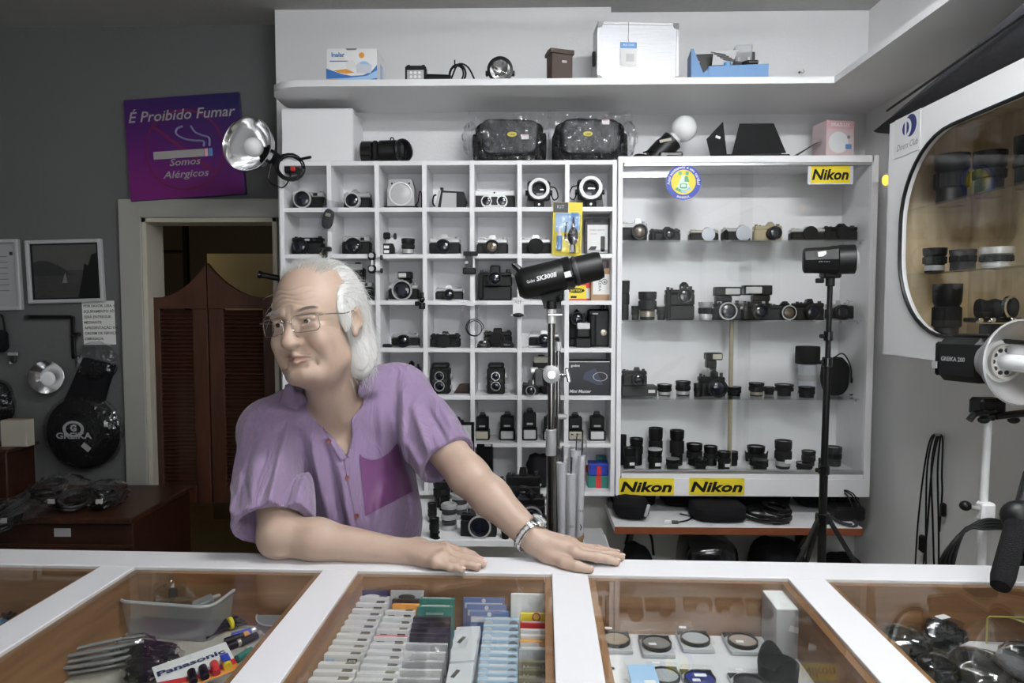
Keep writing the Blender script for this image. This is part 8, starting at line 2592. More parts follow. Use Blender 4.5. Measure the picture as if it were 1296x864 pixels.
def hand(wrist, knuckles, pips, tips, thumb, palmr=0.0125):
    zmin = ZK + 0.0005
    W = Vector(wrist)
    fr_ = [0.0095, 0.0098, 0.0092, 0.0080]
    K = [P(*k) for k in knuckles]
    PI_ = [P(*k) for k in pips]
    T = [P(*k) for k in tips]
    TH_ = [P(*k) for k in thumb]
    out = []
    for i in range(4):
        r = fr_[i]
        K[i].z = max(K[i].z, zmin + r + 0.006)
        PI_[i].z = max(PI_[i].z, zmin + r + 0.002)
        T[i].z = max(T[i].z, zmin + r * 0.86)
        mid = W.lerp(K[i], 0.22)
        fld.cone(mid, K[i], palmr + 0.004, palmr * 0.95, 0.014)
        fld.cone(K[i], PI_[i], r * 1.12, r * 1.04, 0.006)
        dip = PI_[i].lerp(T[i], 0.52) + Vector((0, 0, 0.0025))
        fld.cone(PI_[i], dip, r * 1.05, r * 0.95, 0.004)
        fld.cone(dip, T[i], r * 0.95, r * 0.84, 0.004)
        fld.ell(K[i] + Vector((0, 0, 0.004)), (0.010, 0.010, 0.010), None, 0.010)
        fld.ell(PI_[i] + Vector((0, 0, 0.0015)), (r * 1.12, r * 1.12, r * 1.05), None, 0.004)
        out.append((dip, T[i], r))
    fld.ell(sum(K, Vector()) / 4 * 0.55 + W * 0.45, (0.030, 0.024, 0.014), None, 0.02)
    rs = [0.0165, 0.0125, 0.0108, 0.0088]
    for i in range(len(TH_)):
        TH_[i].z = max(TH_[i].z, zmin + rs[i] * 0.9)
    for i in range(len(TH_) - 1):
        fld.cone(TH_[i], TH_[i + 1], rs[i], rs[i + 1], 0.010 if i == 0 else 0.005)
    fld.cone(W, TH_[0], 0.022, rs[0], 0.02)
    out.append((TH_[2], TH_[3], rs[3]))
    return out

nailR = hand(WR_, [(562, 694, 1.388), (564, 699, 1.366), (560, 706, 1.346), (551, 712, 1.330)], [(588, 700, 1.378), (591, 707, 1.354), (585, 714, 1.337), (570, 722, 1.322)],
             [(607, 710, 1.366), (611, 717, 1.346), (604, 724, 1.330), (585, 730, 1.317)], [(528, 692, 1.405), (548, 694, 1.425), (562, 698, 1.43), (576, 702, 1.43)])
nailL = hand(WL, [(727, 700, 1.362), (728, 694, 1.385), (725, 690, 1.407), (719, 687, 1.427)], [(755, 705, 1.362), (760, 702, 1.386), (756, 700, 1.41), (745, 699, 1.432)],
             [(780, 716, 1.362), (786, 711, 1.388), (780, 708, 1.412), (765, 706, 1.435)], [(693, 703, 1.385), (714, 719, 1.348), (730, 724, 1.333), (746, 730, 1.322)])
vs_, qd = fld.mesh()
vs_ = relax(vs_, qd, 1, 0.4)
# fine relief of the face: forehead lines, crow's feet, creases
rel = vs_ - np.array(HC)
lf, lr, lu = rel @ np.array(fw) / HS, rel @ np.array(rt) / HS, rel @ np.array(upv) / HS
nrm = rel / np.maximum(np.linalg.norm(rel, axis=1), 1e-6)[:, None]
dep = np.zeros(len(vs_))
face_ = np.clip((lf - 0.035) / 0.02, 0, 1) * (np.abs(lr) < 0.075)
for k, (uu, am) in enumerate(((0.036, 0.0010), (0.046, 0.0014), (0.056, 0.0013), (0.067, 0.0009))):
    line = uu + 0.004 * np.cos(lr * 90 + k) - 2.2 * lr * lr
    dep += am * np.exp(-((lu - line) / 0.0021) ** 2) * np.clip((0.052 - np.abs(lr)) / 0.02, 0, 1) * (lu > 0.02)
for sgn in (-1, 1):
    for k in range(3):
        line = 0.002 - 0.006 * k + (0.5 - 0.55 * k) * (lr * sgn - 0.050)
        dep += 0.0009 * np.exp(-((lu - line) / 0.0014) ** 2) * np.clip((lr * sgn - 0.046) / 0.004, 0, 1) * np.clip((0.068 - lr * sgn) / 0.006, 0, 1)
    line = -0.016 - 0.10 * (lr * sgn - 0.03) + 6 * (lr * sgn - 0.032) ** 2
    dep += 0.0012 * np.exp(-((lu - line) / 0.0020) ** 2) * np.clip((lr * sgn - 0.016) / 0.005, 0, 1) * np.clip((0.050 - lr * sgn) / 0.006, 0, 1)
    dep += 0.0012 * np.exp(-((lr - sgn * (0.006 + 0.05 * (lu - 0.02))) / 0.0018) ** 2) * np.exp(-((lu - 0.022) / 0.009) ** 2)
vs_ = vs_ - nrm * (dep * face_)[:, None]
body = npmesh('body', vs_ - np.array(PL), qd, 'skin', person)
bv = BVHTree.FromPolygons([Vector(v) for v in vs_], [tuple(q) for q in qd])
mat('lips', (0.33, 0.205, 0.17), 0.5, sss=0.1)
mat('mouthdark', (0.10, 0.03, 0.025), 0.6)
body.data.materials.append(MATS['lips'])
cen = vs_[qd].mean(1) - np.array(HC)
clf, clr, clu = cen @ np.array(fw) / HS, cen @ np.array(rt) / HS, cen @ np.array(upv) / HS
wid = np.clip(1 - (np.abs(clr) / 0.0265) ** 2, 0, 1)
lipm = (clf > 0.078) & (np.abs(clr) < 0.0265) & (clu < -0.0705 + 0.0075 * wid + 0.0005) & (clu > -0.0715 - 0.0105 * wid)
body.data.polygons.foreach_set('material_index', lipm.astype(np.int32))
del fld

# eyes
for sgn in (-1, 1):
    c = Hd(0.0772, sgn * 0.032, -0.0004)
    look = (fw * 0.92 - rt * 0.22 + upv * 0.04).normalized()
    ey = MB().ell(c - PL, (0.0120 * HS,) * 3, 20, 14).build('eye', mat('eyewhite', (0.62, 0.58, 0.55), 0.2), person)
    MB().lathe([(0.0066, 0.0112), (0.0056, 0.0124), (0.0001, 0.0136)], c - PL, look, 18).build('iris', mat('iris', (0.035, 0.02, 0.012), 0.08, coat=1.0), ey)
MB().ell(Hd(0.0850, 0, -0.0710) - PL, (0.009, 0.017, 0.0045), 14, 8, rot=HM).build('mouth', 'mouthdark', person)
# fingernails
mat('nail', (0.52, 0.38, 0.32), 0.3)
for (a, b, r) in nailR + nailL:
    d = (b - a).normalized()
    n_ = Vector((0, 0, 1))
    n_ = (n_ - d * n_.dot(d)).normalized()
    s_ = d.cross(n_)
    M = Matrix((d, s_, n_)).transposed()
    c = b + d * r * 0.18 + n_ * r * 0.66
    MB().ell(c - PL, (r * 0.62, r * 0.56, r * 0.26), 12, 8, rot=M).build('fingernail', 'nail', person)
# eyebrows: short grey strands
rnd = random.Random(3)

def strands(name, roots, mtl, parent, w=0.0004, n=5):
    vs2, fs2 = [], []
    for pts in roots:
        o = len(vs2)
        m = len(pts)
        for i, p_ in enumerate(pts):
            t = (pts[min(i + 1, m - 1)] - pts[max(i - 1, 0)]).normalized()
            a = t.orthogonal().normalized()
            b = t.cross(a)
            ww = w * (1.0 - 0.75 * (i / (m - 1)) ** 2)
            for k in range(3):
                an = 2.094 * k
                vs2.append(tuple(p_ - PL + (a * math.cos(an) + b * math.sin(an)) * ww))
        for i in range(m - 1):
            for k in range(3):
                k2 = (k + 1) % 3
                fs2.append((o + i * 3 + k, o + i * 3 + k2, o + (i + 1) * 3 + k2, o + (i + 1) * 3 + k))
    return MB().add(vs2, fs2).build(name, mtl, parent, angle=180)

def surf(f, r, u, off=0.0):
    """point on the skin seen from the head centre line through local direction"""
    o = Hd(0, 0, u * 0.2)
    d = (Hd(f, r, u) - o).normalized()
    hit = bv.ray_cast(o + d * 0.30, -d)
    if hit[0] is None:
        return Hd(f, r, u), d
    return hit[0] + hit[1] * off, hit[1]

mat('hair', (0.60, 0.595, 0.58), 0.42, sheen=0.2)
mat('browhair', (0.30, 0.27, 0.25), 0.6)
for sgn in (-1, 1):
    brow = []
    for i in range(110):
        q = rnd.random()
        r_ = sgn * (0.014 + 0.038 * q)
        u_ = 0.0185 + 0.005 * math.sin(q * 2.6) + rnd.uniform(-0.003, 0.003)
        p_, nn_ = surf(0.09 - 0.010 * q, r_, u_, -0.0006)
        dr = (rt * sgn * 0.9 + upv * rnd.uniform(-0.1, 0.35)).normalized()
        brow.append([p_, p_ + dr * 0.004 + nn_ * 0.0016, p_ + dr * 0.008 + nn_ * 0.0014])
    strands('eyebrow', brow, 'browhair', person, 0.00035)

# ---- hair: soft mass on the back and the sides plus strands
hf = Field(tuple(Hd(-0.02, 0, -0.02) - Vector((0.21, 0.21, 0.22))), tuple(Hd(-0.02, 0, -0.02) + Vector((0.21, 0.21, 0.22))), 0.0028)
HE = lambda f, r, u, rad, k=0.012, op='add': hf.ell(Hd(f, r, u), [q * HS for q in rad], HM, k, op)
HE(-0.040, 0, 0.040, (0.084, 0.0865, 0.090), 0.01)
HE(-0.060, 0, -0.010, (0.072, 0.082, 0.080), 0.03)
HE(-0.082, 0.010, -0.065, (0.046, 0.072, 0.062), 0.03)
HE(-0.066, 0.046, -0.085, (0.034, 0.034, 0.050), 0.02)
HE(-0.060, -0.046, -0.085, (0.034, 0.036, 0.050), 0.02)
for sgn in (-1, 1):
    HE(0.010, sgn * 0.074, 0.022, (0.030, 0.012, 0.040), 0.02)       # temples
    HE(0.018, sgn * 0.074, -0.012, (0.010, 0.006, 0.022), 0.012)      # sideburns
    HE(-0.014, sgn * 0.100, -0.014, (0.024, 0.022, 0.034), 0.010, 'carve')   # the ear stays free
# bald forehead and crown front
HE(0.094, 0, 0.075, (0.100, 0.086, 0.094), 0.018, 'carve')
hv, hq = hf.mesh()
hv = relax(hv, hq, 2, 0.5)
# strand-like relief: flow runs backwards and down
rel = (hv - np.array(HC))
fa = rel @ np.array(fw)
ra = rel @ np.array(rt)
ua = rel @ np.array(upv)
ang = np.arctan2(ra, ua + 0.06)
dist = np.linalg.norm(rel, axis=1)
az = np.arctan2(ra, -fa)                    # locks run down the back, and backwards over the top
low = np.clip((0.05 - ua) / 0.05, 0, 1)
disp = low * (0.0018 * np.sin(az * 34 + 9 * ua) + 0.0010 * np.sin(az * 71 - 20 * ua)) + (1 - low) * (0.0016 * np.sin(ang * 46) + 0.0010 * np.sin(ang * 83 + fa * 20))
hv = hv + rel / dist[:, None] * disp[:, None]
hair = npmesh('hair', hv - np.array(PL), hq, 'hair', person)
hbv = BVHTree.FromPolygons([Vector(v) for v in hv], [tuple(q) for q in hq])
# loose strands
st_ = []
ctr = Hd(-0.03, 0, 0.0)
cnt_ = 0
while cnt_ < 2600:
    d = Vector((rnd.gauss(0, 1), rnd.gauss(0, 1), rnd.gauss(0, 1))).normalized()
    hit = hbv.ray_cast(ctr + d * 0.25, -d)
    if hit[0] is None:
        continue
    p_, nn_ = hit[0], hit[1]
    loc = p_ - HC
    lf, lr, lu = loc.dot(fw), loc.dot(rt), loc.dot(upv)
    fl = (-fw * (0.9 if lu > 0.02 else 0.25) - upv * (0.25 if lu > 0.05 else 0.95) + rt * 0.12 * math.copysign(1, lr) + Vector((rnd.uniform(-0.25, 0.25), rnd.uniform(-0.25, 0.25), rnd.uniform(-0.25, 0.25))))
    fl = (fl - nn_ * fl.dot(nn_)).normalized()
    L = rnd.uniform(0.018, 0.045)
    lift = rnd.uniform(0.0, 0.22) if rnd.random() < 0.8 else rnd.uniform(0.2, 0.75)
    pts = [p_ - nn_ * 0.0008]
    for k in range(1, 5):
        t = k / 4
        pts.append(p_ + fl * L * t + nn_ * (lift * L * t * (1.1 - 0.5 * t) + 0.0006) - Vector((0, 0, 1)) * 0.10 * L * t * t)
    st_.append(pts)
    cnt_ += 1
# thin wisps over the bald top
for i in range(420):
    r_ = rnd.uniform(-0.06, 0.066)
    f_ = rnd.uniform(-0.02, 0.055)
    p_, nn_ = surf(f_, r_, 0.115, 0.0)
    fl = (-fw + rt * rnd.uniform(-0.4, 0.4) + upv * 0.15)
    fl = (fl - nn_ * fl.dot(nn_)).normalized()
    L = rnd.uniform(0.02, 0.05)
    st_.append([p_ + fl * L * t + nn_ * (0.35 * L * t * (1 - 0.4 * t) + 0.0005) for t in (0, 0.3, 0.6, 1.0)])
strands('hair_strands', st_, 'hair', person, 0.00042)

# ---- shirt
shf = Field((-0.80, 1.34, 0.80), (0.12, 2.02, 1.42), 0.003)
g = [(shf.lo[k] + shf.h * np.arange(shf.n[k])).astype(np.float32) for k in range(3)]
tw = Matrix.Rotation(R(30), 3, 'Z')
shf.ell(CH + Vector((0.005, 0, 0.01)), (0.178, 0.122, 0.205), tw, 0.03)
shf.ell(P(455, 660, 1.70), (0.160, 0.150, 0.19), tw, 0.05)
shf.cone(SR + Vector((0.03, 0.01, 0.0)), SL, 0.068, 0.072, 0.05)
shf.cone(NECK + Vector((0, 0.03, -0.05)), SL + Vector((-0.03, 0, 0.0)), 0.065, 0.072, 0.05)
shf.cone(NECK + Vector((0, 0.03, -0.06)), SR, 0.060, 0.066, 0.05)
HR = P(343, 664, 1.408)
shf.cone(SR, HR + (HR - SR).normalized() * 0.05, 0.068, 0.083, 0.03)
HL = P(566, 583, 1.58)
shf.cone(SL, HL + (HL - SL).normalized() * 0.05, 0.072, 0.074, 0.03)
shf.cone(P(366, 512, 1.60), P(376, 506, 1.585), 0.038, 0.036, 0.02)       # cloth standing up round the neck
shf.cone(P(455, 490, 1.585), P(478, 482, 1.68), 0.026, 0.038, 0.02)
# folds, drawn as raised ridges across the front
fold = np.zeros((shf.n[0], shf.n[2]), dtype=np.float32)
NOM = 1.56
gx = g[0][:, None] + 0 * g[2][None, :]
gz = 0 * g[0][:, None] + g[2][None, :]
# projection of the nominal plane
MI = CM.transposed()
dx, dy, dz = gx, NOM, gz - CZ
vx = MI[0][0] * dx + MI[0][1] * dy + MI[0][2] * dz
vy = MI[1][0] * dx + MI[1][1] * dy + MI[1][2] * dz
vz = MI[2][0] * dx + MI[2][1] * dy + MI[2][2] * dz
PXX = 648 + F * vx / -vz
PYY = 432 - F * vy / -vz

def seg2(x0, y0, x1, y1):
    ex, ey = x1 - x0, y1 - y0
    t = np.clip(((PXX - x0) * ex + (PYY - y0) * ey) / (ex * ex + ey * ey), 0, 1)
    return np.sqrt((PXX - x0 - t * ex) ** 2 + (PYY - y0 - t * ey) ** 2), t

RIDGE = [(322, 520, 312, 660, 7, 4), (338, 545, 345, 660, 6, -4), (350, 560, 372, 655, 7, 5), (318, 600, 372, 640, 6, 5), (330, 575, 380, 625, 6, -4), (305, 560, 303, 670, 5, -3),
         (372, 530, 392, 640, 7, 6), (384, 545, 405, 680, 6, -5), (398, 540, 425, 690, 8, 6), (412, 560, 442, 690, 6, -6), (432, 590, 452, 690, 7, 5),
         (474, 500, 482, 600, 8, 4), (490, 480, 500, 580, 7, -4), (505, 500, 512, 600, 7, 5), (520, 520, 560, 590, 7, 5), (535, 520, 580, 575, 6, -5), (545, 505, 590, 560, 7, 4),
         (515, 560, 545, 600, 6, 5), (520, 600, 535, 680, 7, 4), (500, 610, 512, 690, 6, -4), (480, 620, 470, 690, 7, 4), (398, 620, 388, 680, 6, 4), (330, 640, 390, 655, 5, -3), (300, 620, 345, 615, 6, 3)]
for (x0_, y0_, x1_, y1_, w_, a_) in RIDGE:
    a_ = a_ * (0.55 if x0_ < 352 else 1.0)
    dd_, t_ = seg2(x0_, y0_, x1_, y1_)
    fold += (2.7 * a_ / 1000.0) * np.exp(-(dd_ / (0.75 * w_)) ** 2) * (0.35 + 0.65 * np.sin(np.pi * np.clip(t_, 0.02, 0.98)))
dR, _ = seg2(290, 682, 396, 668)
dL, _ = seg2(528, 612, 606, 562)
fold *= np.clip(0.05 + np.minimum(dR, dL) / 45.0, 0, 1)
# placket ridge
dd_, t_ = seg2(444, 578, 466, 694)
fold += 0.003 * np.exp(-(dd_ / 6.5) ** 4)
shf.f -= fold[:, None, :]
# cut sleeves at their hems and hollow them
for (hem, ax_, rin) in ((HR, (HR - SR).normalized(), 0.074), (HL, (HL - SL).normalized(), 0.066)):
    pl = (g[0][:, None, None] - hem.x) * ax_.x + (g[1][None, :, None] - hem.y) * ax_.y + (g[2][None, None, :] - hem.z) * ax_.z
    rad2 = (g[0][:, None, None] - hem.x) ** 2 + (g[1][None, :, None] - hem.y) ** 2 + (g[2][None, None, :] - hem.z) ** 2
    near = rad2 < 0.16 ** 2
    # tilt the hem a little
    shf.f = np.where(near, np.maximum(shf.f, pl), shf.f)
    shf.cone(hem - ax_ * 0.0, hem + ax_ * 0.05, rin - 0.008, rin, 0.004, 'carve')
# the open collar
VP_ = [(384, 478), (386, 500), (398, 522), (414, 548), (437, 581), (443, 556), (440, 520), (445, 494), (462, 468), (440, 440), (400, 450)]

def polysd(pts):
    d = None
    ins = np.zeros(PXX.shape, dtype=bool)
    n = len(pts)
    for i in range(n):
        (xa, ya), (xb, yb) = pts[i], pts[(i + 1) % n]
        dd2, _ = seg2(xa, ya, xb, yb)
        d = dd2 if d is None else np.minimum(d, dd2)
        cond = ((ya > PYY) != (yb > PYY)) & (PXX < (xb - xa) * (PYY - ya) / (yb - ya + 1e-9) + xa)
        ins ^= cond
    return np.where(ins, -d, d) * (NOM / F)

ps = polysd(VP_)[:, None, :]
lim = (g[1] - 1.70)[None, :, None]
shf.comb((slice(None),) * 3, np.maximum(ps, lim).astype(np.float32), 0.004, 'carve')
# hole for the neck
shf.cone(Hd(-0.014, 0, -0.06), NECK + Vector((0, 0.015, -0.03)), 0.068, 0.074, 0.006, 'carve')
sv, sq = shf.mesh()
sv = relax(sv, sq, 2, 0.5)
sm = bpy.data.materials.new('shirt')
sm.use_nodes = True
nt = sm.node_tree
bs = nt.nodes['Principled BSDF']
wn = nt.nodes.new('ShaderNodeTexNoise')
wn.inputs['Scale'].default_value = 9.0
wn.inputs['Detail'].default_value = 3.0
wn.inputs['Distortion'].default_value = 1.2
bs.inputs['Roughness'].default_value = 0.8
bs.inputs['Sheen Weight'].default_value = 0.25
tc = nt.nodes.new('ShaderNodeTexCoord')
wv = nt.nodes.new('ShaderNodeTexWave')
wv.inputs['Scale'].default_value = 160
wv.inputs['Distortion'].default_value = 1.5
nz_ = nt.nodes.new('ShaderNodeTexNoise')
nz_.inputs['Scale'].default_value = 14
mx = nt.nodes.new('ShaderNodeMix')
mx.data_type = 'RGBA'
mx.inputs[6].default_value = (0.185, 0.125, 0.220, 1)
mx.inputs[7].default_value = (0.230, 0.160, 0.268, 1)
nt.links.new(tc.outputs['Object'], wv.inputs[0])
nt.links.new(tc.outputs['Object'], nz_.inputs[0])
nt.links.new(nz_.outputs[0], mx.inputs[0])
nt.links.new(mx.outputs[2], bs.inputs['Base Color'])
bp = nt.nodes.new('ShaderNodeBump')
bp.inputs['Strength'].default_value = 0.25
bp.inputs['Distance'].default_value = 0.001
nt.links.new(wv.outputs[0], bp.inputs['Height'])
wmp = nt.nodes.new('ShaderNodeMapping')
wmp.inputs['Scale'].default_value = (2.2, 1.0, 0.8)
wmp.inputs['Rotation'].default_value = (0, R(18), 0)
nt.links.new(tc.outputs['Object'], wmp.inputs[0])
nt.links.new(wmp.outputs[0], wn.inputs[0])
bp2 = nt.nodes.new('ShaderNodeBump')
bp2.inputs['Strength'].default_value = 0.7
bp2.inputs['Distance'].default_value = 0.018
nt.links.new(wn.outputs[0], bp2.inputs['Height'])
nt.links.new(bp.outputs[0], bp2.inputs['Normal'])
nt.links.new(bp2.outputs[0], bs.inputs['Normal'])
MATS['shirt'] = sm
shirt = npmesh('shirt', sv - np.array(PL), sq, 'shirt', person)
sbv = BVHTree.FromPolygons([Vector(v) for v in sv], [tuple(q) for q in sq])
del shf

def shirt_hit(x, y):
    d = ray(x, y).normalized()
    best = None
    for b_ in (sbv, bv):
        h_ = b_.ray_cast(CP, d)
        if h_[0] is not None and (best is None or h_[3] < best[3]):
            best = h_
    return best

def patch(name, mtl, parent, quad, nu, nv, off, only_shirt=True, lift=None, thick=0.0014, ytop=None):
    """cloth piece laid on the shirt: quad = four image corners (tl, tr, br, bl)"""
    top, bot = [], []
    prev = None
    for j in range(nv + 1):
        prev = None
        for i in range(nu + 1):
            u, v = i / nu, j / nv
            x = (quad[0][0] * (1 - u) + quad[1][0] * u) * (1 - v) + (quad[3][0] * (1 - u) + quad[2][0] * u) * v
            y = (quad[0][1] * (1 - u) + quad[1][1] * u) * (1 - v) + (quad[3][1] * (1 - u) + quad[2][1] * u) * v
            if ytop:
                y += ytop(u) * (1 - v)
            d = ray(x, y).normalized()
            h_ = sbv.ray_cast(CP, d) if only_shirt else shirt_hit(x, y)
            if h_ is None or h_[0] is None or (prev is not None and abs(h_[0].y - prev.y) > 0.05):
                if prev is not None:
                    h_ = (P(x, y, prev.y), Vector((0, -1, 0)))
                elif h_ is None or h_[0] is None:
                    h_ = sbv.find_nearest(P(x, y, 1.57))
            prev = h_[0]
            o_ = off + (lift(u, v) if lift else 0)
            if h_ is None or h_[0] is None:
                p_ = P(x, y, 1.55)
                nn_ = Vector((0, -1, 0))
            else:
                p_, nn_ = h_[0], h_[1]
            top.append(p_ - d * o_)
            bot.append(p_ - d * (o_ - thick))
    n = nu + 1
    fs = []
    N = len(top)
    for j in range(nv):
        for i in range(nu):
            a = j * n + i
            fs.append((a, a + n, a + n + 1, a + 1))
            fs.append((N + a, N + a + 1, N + a + n + 1, N + a + n))
    edge = [i for i in range(n)] + [j * n + nu for j in range(1, nv + 1)] + [nv * n + i for i in range(nu - 1, -1, -1)] + [j * n for j in range(nv - 1, 0, -1)]
    for k in range(len(edge)):
        a, b = edge[k], edge[(k + 1) % len(edge)]
        fs.append((a, b, N + b, N + a))
    return MB().add([tuple(p_ - PL) for p_ in top + bot], fs).build(name, mtl, parent, angle=50)

mat('pocketcloth', (0.105, 0.026, 0.105), 0.5, sheen=0.2, noise=(30, 0.15))
pk = patch('pocket', 'pocketcloth', shirt, [(455, 574), (503, 561), (524, 621), (462, 653)], 16, 14, 0.003, ytop=lambda u: 13 * math.sin(math.pi * min(1, u * 1.05)) ** 0.7 if 0 < u < 0.95 else 0, lift=lambda u, v: 0.003 * math.sin(math.pi * u) * (1 - v) + 0.0015 * math.sin(u * 14) * (1 - v))
patch('placket', 'shirt', shirt, [(434, 576), (448, 572), (474, 694), (458, 694)], 4, 24, 0.0025)
mat('shirtbutton', (0.20, 0.05, 0.05), 0.35)
for (x, y) in ((417, 558), (440, 604), (452, 652)):
    h_ = sbv.ray_cast(CP, ray(x, y).normalized())
    if h_[0] is None:
        continue
    MB().lathe([(0.0050, 0), (0.0055, 0.0008), (0.0050, 0.0022), (0.0036, 0.0018), (0.0001, 0.0016)], h_[0] - PL + Vector((0, -0.0035, 0)), (h_[1] + Vector((0, -1, 0))).normalized(), 16).build('button', 'shirtbutton', shirt)
# collar: folded flaps standing off the neck

def flap(name, poly, offs):
    """collar leaf: image polygon laid just off the shirt, a little further out towards its tip"""
    pts = []
    prev = None
    for (x, y), o_ in zip(poly, offs):
        d = ray(x, y).normalized()
        h_ = sbv.ray_cast(CP, d)
        q_ = h_[0] if h_[0] is not None and (prev is None or abs(h_[0].y - prev) < 0.05) else P(x, y, prev or 1.57)
        prev = q_.y
        pts.append(q_ - d * o_)
    c = sum(pts, Vector()) / len(pts) - Vector((0, 0.003, 0))
    n = len(pts)
    vs2 = [tuple(p_ - PL) for p_ in pts] + [tuple(p_ - PL + (p_ - c) * 0.0 + (c - p_) * 0.45) for p_ in pts] + [tuple(c - PL)]
    fs2 = []
    for i in range(n):
        k = (i + 1) % n
        fs2 += [(i, k, n + k, n + i), (n + i, n + k, 2 * n)]
    ob = MB().add(vs2, fs2).build(name, 'shirt', shirt, angle=60)
    md = ob.modifiers.new('thick', 'SOLIDIFY')
    md.thickness = 0.0035
    md.offset = 0
    return ob

flap('collar_flap', [(374, 494), (386, 500), (390, 509), (376, 518), (355, 511), (361, 487), (368, 484)], [0.006, 0.008, 0.012, 0.014, 0.010, 0.004, 0.004])
flap('collar_flap', [(452, 480), (448, 466), (454, 462), (470, 472), (476, 495), (455, 489), (444, 496)], [0.010, 0.006, 0.005, 0.008, 0.017, 0.015, 0.015])
patch('collar_edge', 'shirt', shirt, [(384, 496), (390, 498), (438, 580), (431, 582)], 3, 20, 0.004, True, thick=0.003)
patch('collar_edge', 'shirt', shirt, [(443, 500), (449, 500), (448, 574), (440, 578)], 3, 20, 0.004, True, thick=0.003)
# sleeve hems and seams
patch('sleeve_hem', 'shirt', shirt, [(299, 662), (376, 656), (378, 667), (299, 675)], 18, 2, 0.0018)
patch('sleeve_hem', 'shirt', shirt, [(524, 596), (590, 552), (598, 564), (533, 607)], 18, 2, 0.0018)
patch('shoulder_seam', 'shirt', shirt, [(509, 470), (513, 470), (516, 560), (512, 560)], 1, 14, 0.0016)
# back of the collar around the neck
cp = []
for i in range(13):
    a = R(-20 + 220 * i / 12)
    cp.append(NECK + Vector((0.074 * math.cos(a), 0.02 + 0.066 * math.sin(a), 0.036 + 0.018 * math.sin(a) - 0.010 * math.cos(a) * -1)))
vsx = [tuple(p_ - PL + Vector((0, 0, 0.022))) for p_ in cp] + [tuple(p_ - PL + Vector((0.006 * math.cos(R(-20 + 220 * i / 12)), 0.006 * math.sin(R(-20 + 220 * i / 12)), -0.030))) for i, p_ in enumerate(cp)]
n = len(cp)
fsx = [(i, i + 1, n + i + 1, n + i) for i in range(n - 1)]
cb = MB().add(vsx, fsx).build('collar_band', 'shirt', shirt, angle=60)
sdm = cb.modifiers.new('thick', 'SOLIDIFY')
sdm.thickness = 0.004

# trousers and shoes (behind the counter)
mat('trousers', (0.03, 0.032, 0.045), 0.85, bump=(300, 0.3, 0.001))
tf = Field((PL.x - 0.30, 1.50, 0.0), (PL.x + 0.30, 2.10, 0.98), 0.006)
tf.ell((PL.x, 1.76, 0.90), (0.165, 0.135, 0.12), None, 0.03)
for sx in (-0.085, 0.085):
    tf.cone((PL.x + sx, 1.78, 0.86), (PL.x + sx * 1.15, 1.78, 0.48), 0.092, 0.070, 0.04)
    tf.cone((PL.x + sx * 1.15, 1.78, 0.48), (PL.x + sx * 1.2, 1.80, 0.09), 0.070, 0.058, 0.03)
tv, tq = tf.mesh()
npmesh('trousers', tv - np.array(PL), tq, 'trousers', person)
for sx in (-0.10, 0.10):
    sh_ = MB()
    sh_.ell((sx, -0.02, 0.045), (0.048, 0.13, 0.045), 18, 10)
    sh_.build('shoe', 'blackgloss', person)

# ---- wrist watch
wd = (WL - EL).normalized()
wc = EL.lerp(WL, 0.93)
ub = (Vector((0, 0, 1)) - wd * wd.z).normalized()
sb = wd.cross(ub)
t = thing('wristwatch', 'steel wristwatch with metal link band on the man\'s left wrist', 'watch', tuple(wc), 0)
RW_ = 0.0375
# the case sits where the wrist faces up and to the right
ca = math.atan2((Vector((0.75, -0.35, 0.6))).dot(sb), Vector((0.75, -0.35, 0.6)).dot(ub))
NL = 22
for i in range(NL):
    a = ca + 2 * math.pi * (i + 0.5) / NL
    if abs((a - ca + math.pi) % (2 * math.pi) - math.pi) < 0.38:
        continue
    rad = ub * math.cos(a) + sb * math.sin(a)
    tn = -ub * math.sin(a) + sb * math.cos(a)
    M = Matrix((wd, tn, rad)).transposed()
    for k, ww in ((-0.0055, 0.005), (0.0, 0.0055), (0.0055, 0.005)):
        MB().box(rad * RW_ + wd * k, (ww, 0.0095, 0.0032), 0.0008, rot=M).build('band_link', 'chrome' if k else 'silver', t)
rad = ub * math.cos(ca) + sb * math.sin(ca)
MB().lathe([(0.0150, -0.004), (0.0175, -0.003), (0.0178, 0.003), (0.0160, 0.006), (0.0145, 0.006), (0.0140, 0.0045)], rad * RW_, rad, 30).build('case', 'chrome', t)
MB().lathe([(0.0142, 0.0042), (0.0001, 0.0042)], rad * RW_, rad, 26).build('dial', 'white', t)
MB().lathe([(0.0142, 0.0056), (0.0001, 0.0060)], rad * RW_, rad, 26).build('crystal', 'specs', t)
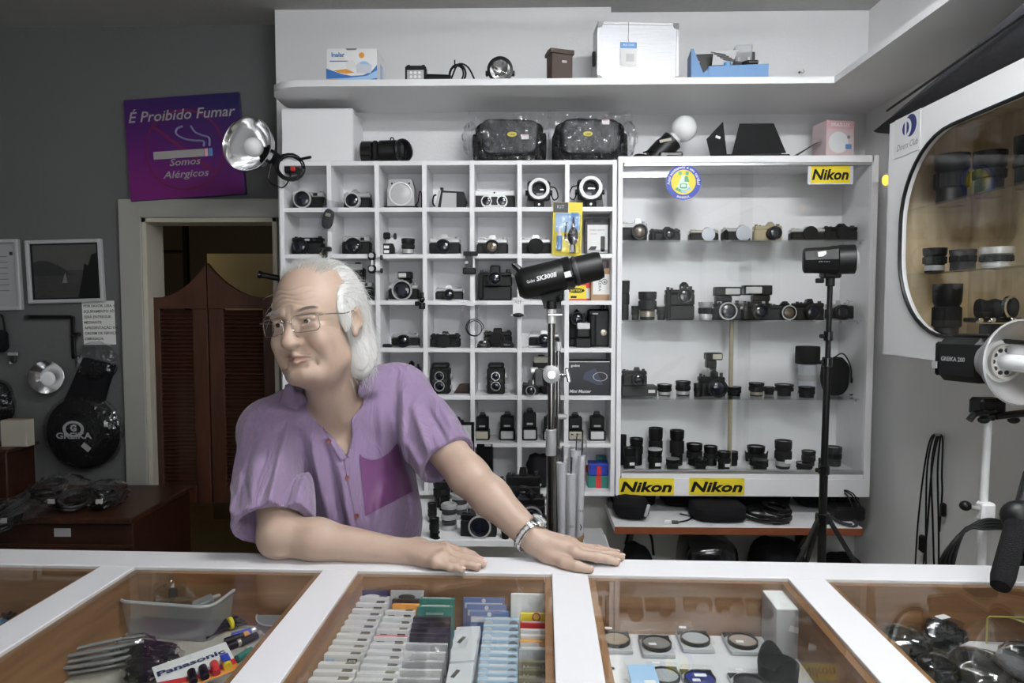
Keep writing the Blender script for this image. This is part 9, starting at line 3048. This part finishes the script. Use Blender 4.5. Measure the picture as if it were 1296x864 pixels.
tn = -ub * math.sin(ca) + sb * math.cos(ca)
MB().cyl(rad * (RW_ + 0.0048), rad * (RW_ + 0.0048) + wd * 0.009, 0.0005, n=5).build('hour_hand', 'black', t)
MB().cyl(rad * (RW_ + 0.0048), rad * (RW_ + 0.0048) + tn * 0.011, 0.0004, n=5).build('minute_hand', 'black', t)
MB().cyl(rad * RW_ + wd * 0.017, rad * RW_ + wd * 0.0205, 0.0026, n=10).build('crown', 'chrome', t)

# ---- eyeglasses
t = thing('eyeglasses', 'thin metal rectangular eyeglasses on the man\'s nose', 'eyeglasses', tuple(Hd(0.112, 0, -0.004)))
GO = Vector(t.location)
mat('specframe', (0.42, 0.39, 0.34), 0.25, 0.9)

def Gl(f, r, u):
    return Hd(f, r, u) - GO

def lensring(sgn, k=1.0):
    out = []
    for x, y in rrect(0.052 * k, 0.033 * k, 0.009, 4):
        r_ = sgn * 0.0365 + x
        out.append(Gl(0.1065 - 3.2 * r_ * r_ + 0.0005, r_, -0.0045 + y))
    return out

for sgn in (-1, 1):
    rg = lensring(sgn)
    MB().tube(rg, 0.0010, 6, closed=True).build('rim', 'specframe', t)
    MB().add([tuple(p_) for p_ in lensring(sgn, 0.98)], [tuple(range(len(rg)))]).build('lens', 'specs', t)
    hx = sgn * 0.0600
    cable(t, 'temple', [Gl(0.0955, sgn * 0.0590, 0.006), Gl(0.092, sgn * 0.0690, 0.0075), Gl(0.082, sgn * 0.0760, 0.0075), Gl(0.030, sgn * 0.0840, 0.0060), Gl(-0.012, sgn * 0.0860, 0.010), Gl(-0.034, sgn * 0.0830, -0.006)], 0.0012, 'specframe', 6, 5)
    MB().ell(Gl(0.1035, sgn * 0.0100, -0.010), (0.002, 0.002, 0.004), 8, 6).build('nose_pad', 'specs', t)
cable(t, 'bridge', [Gl(0.1065, -0.0105, 0.000), Gl(0.1110, -0.004, 0.0035), Gl(0.1110, 0.004, 0.0035), Gl(0.1065, 0.0105, 0.000)], 0.0011, 'specframe', 6, 4)
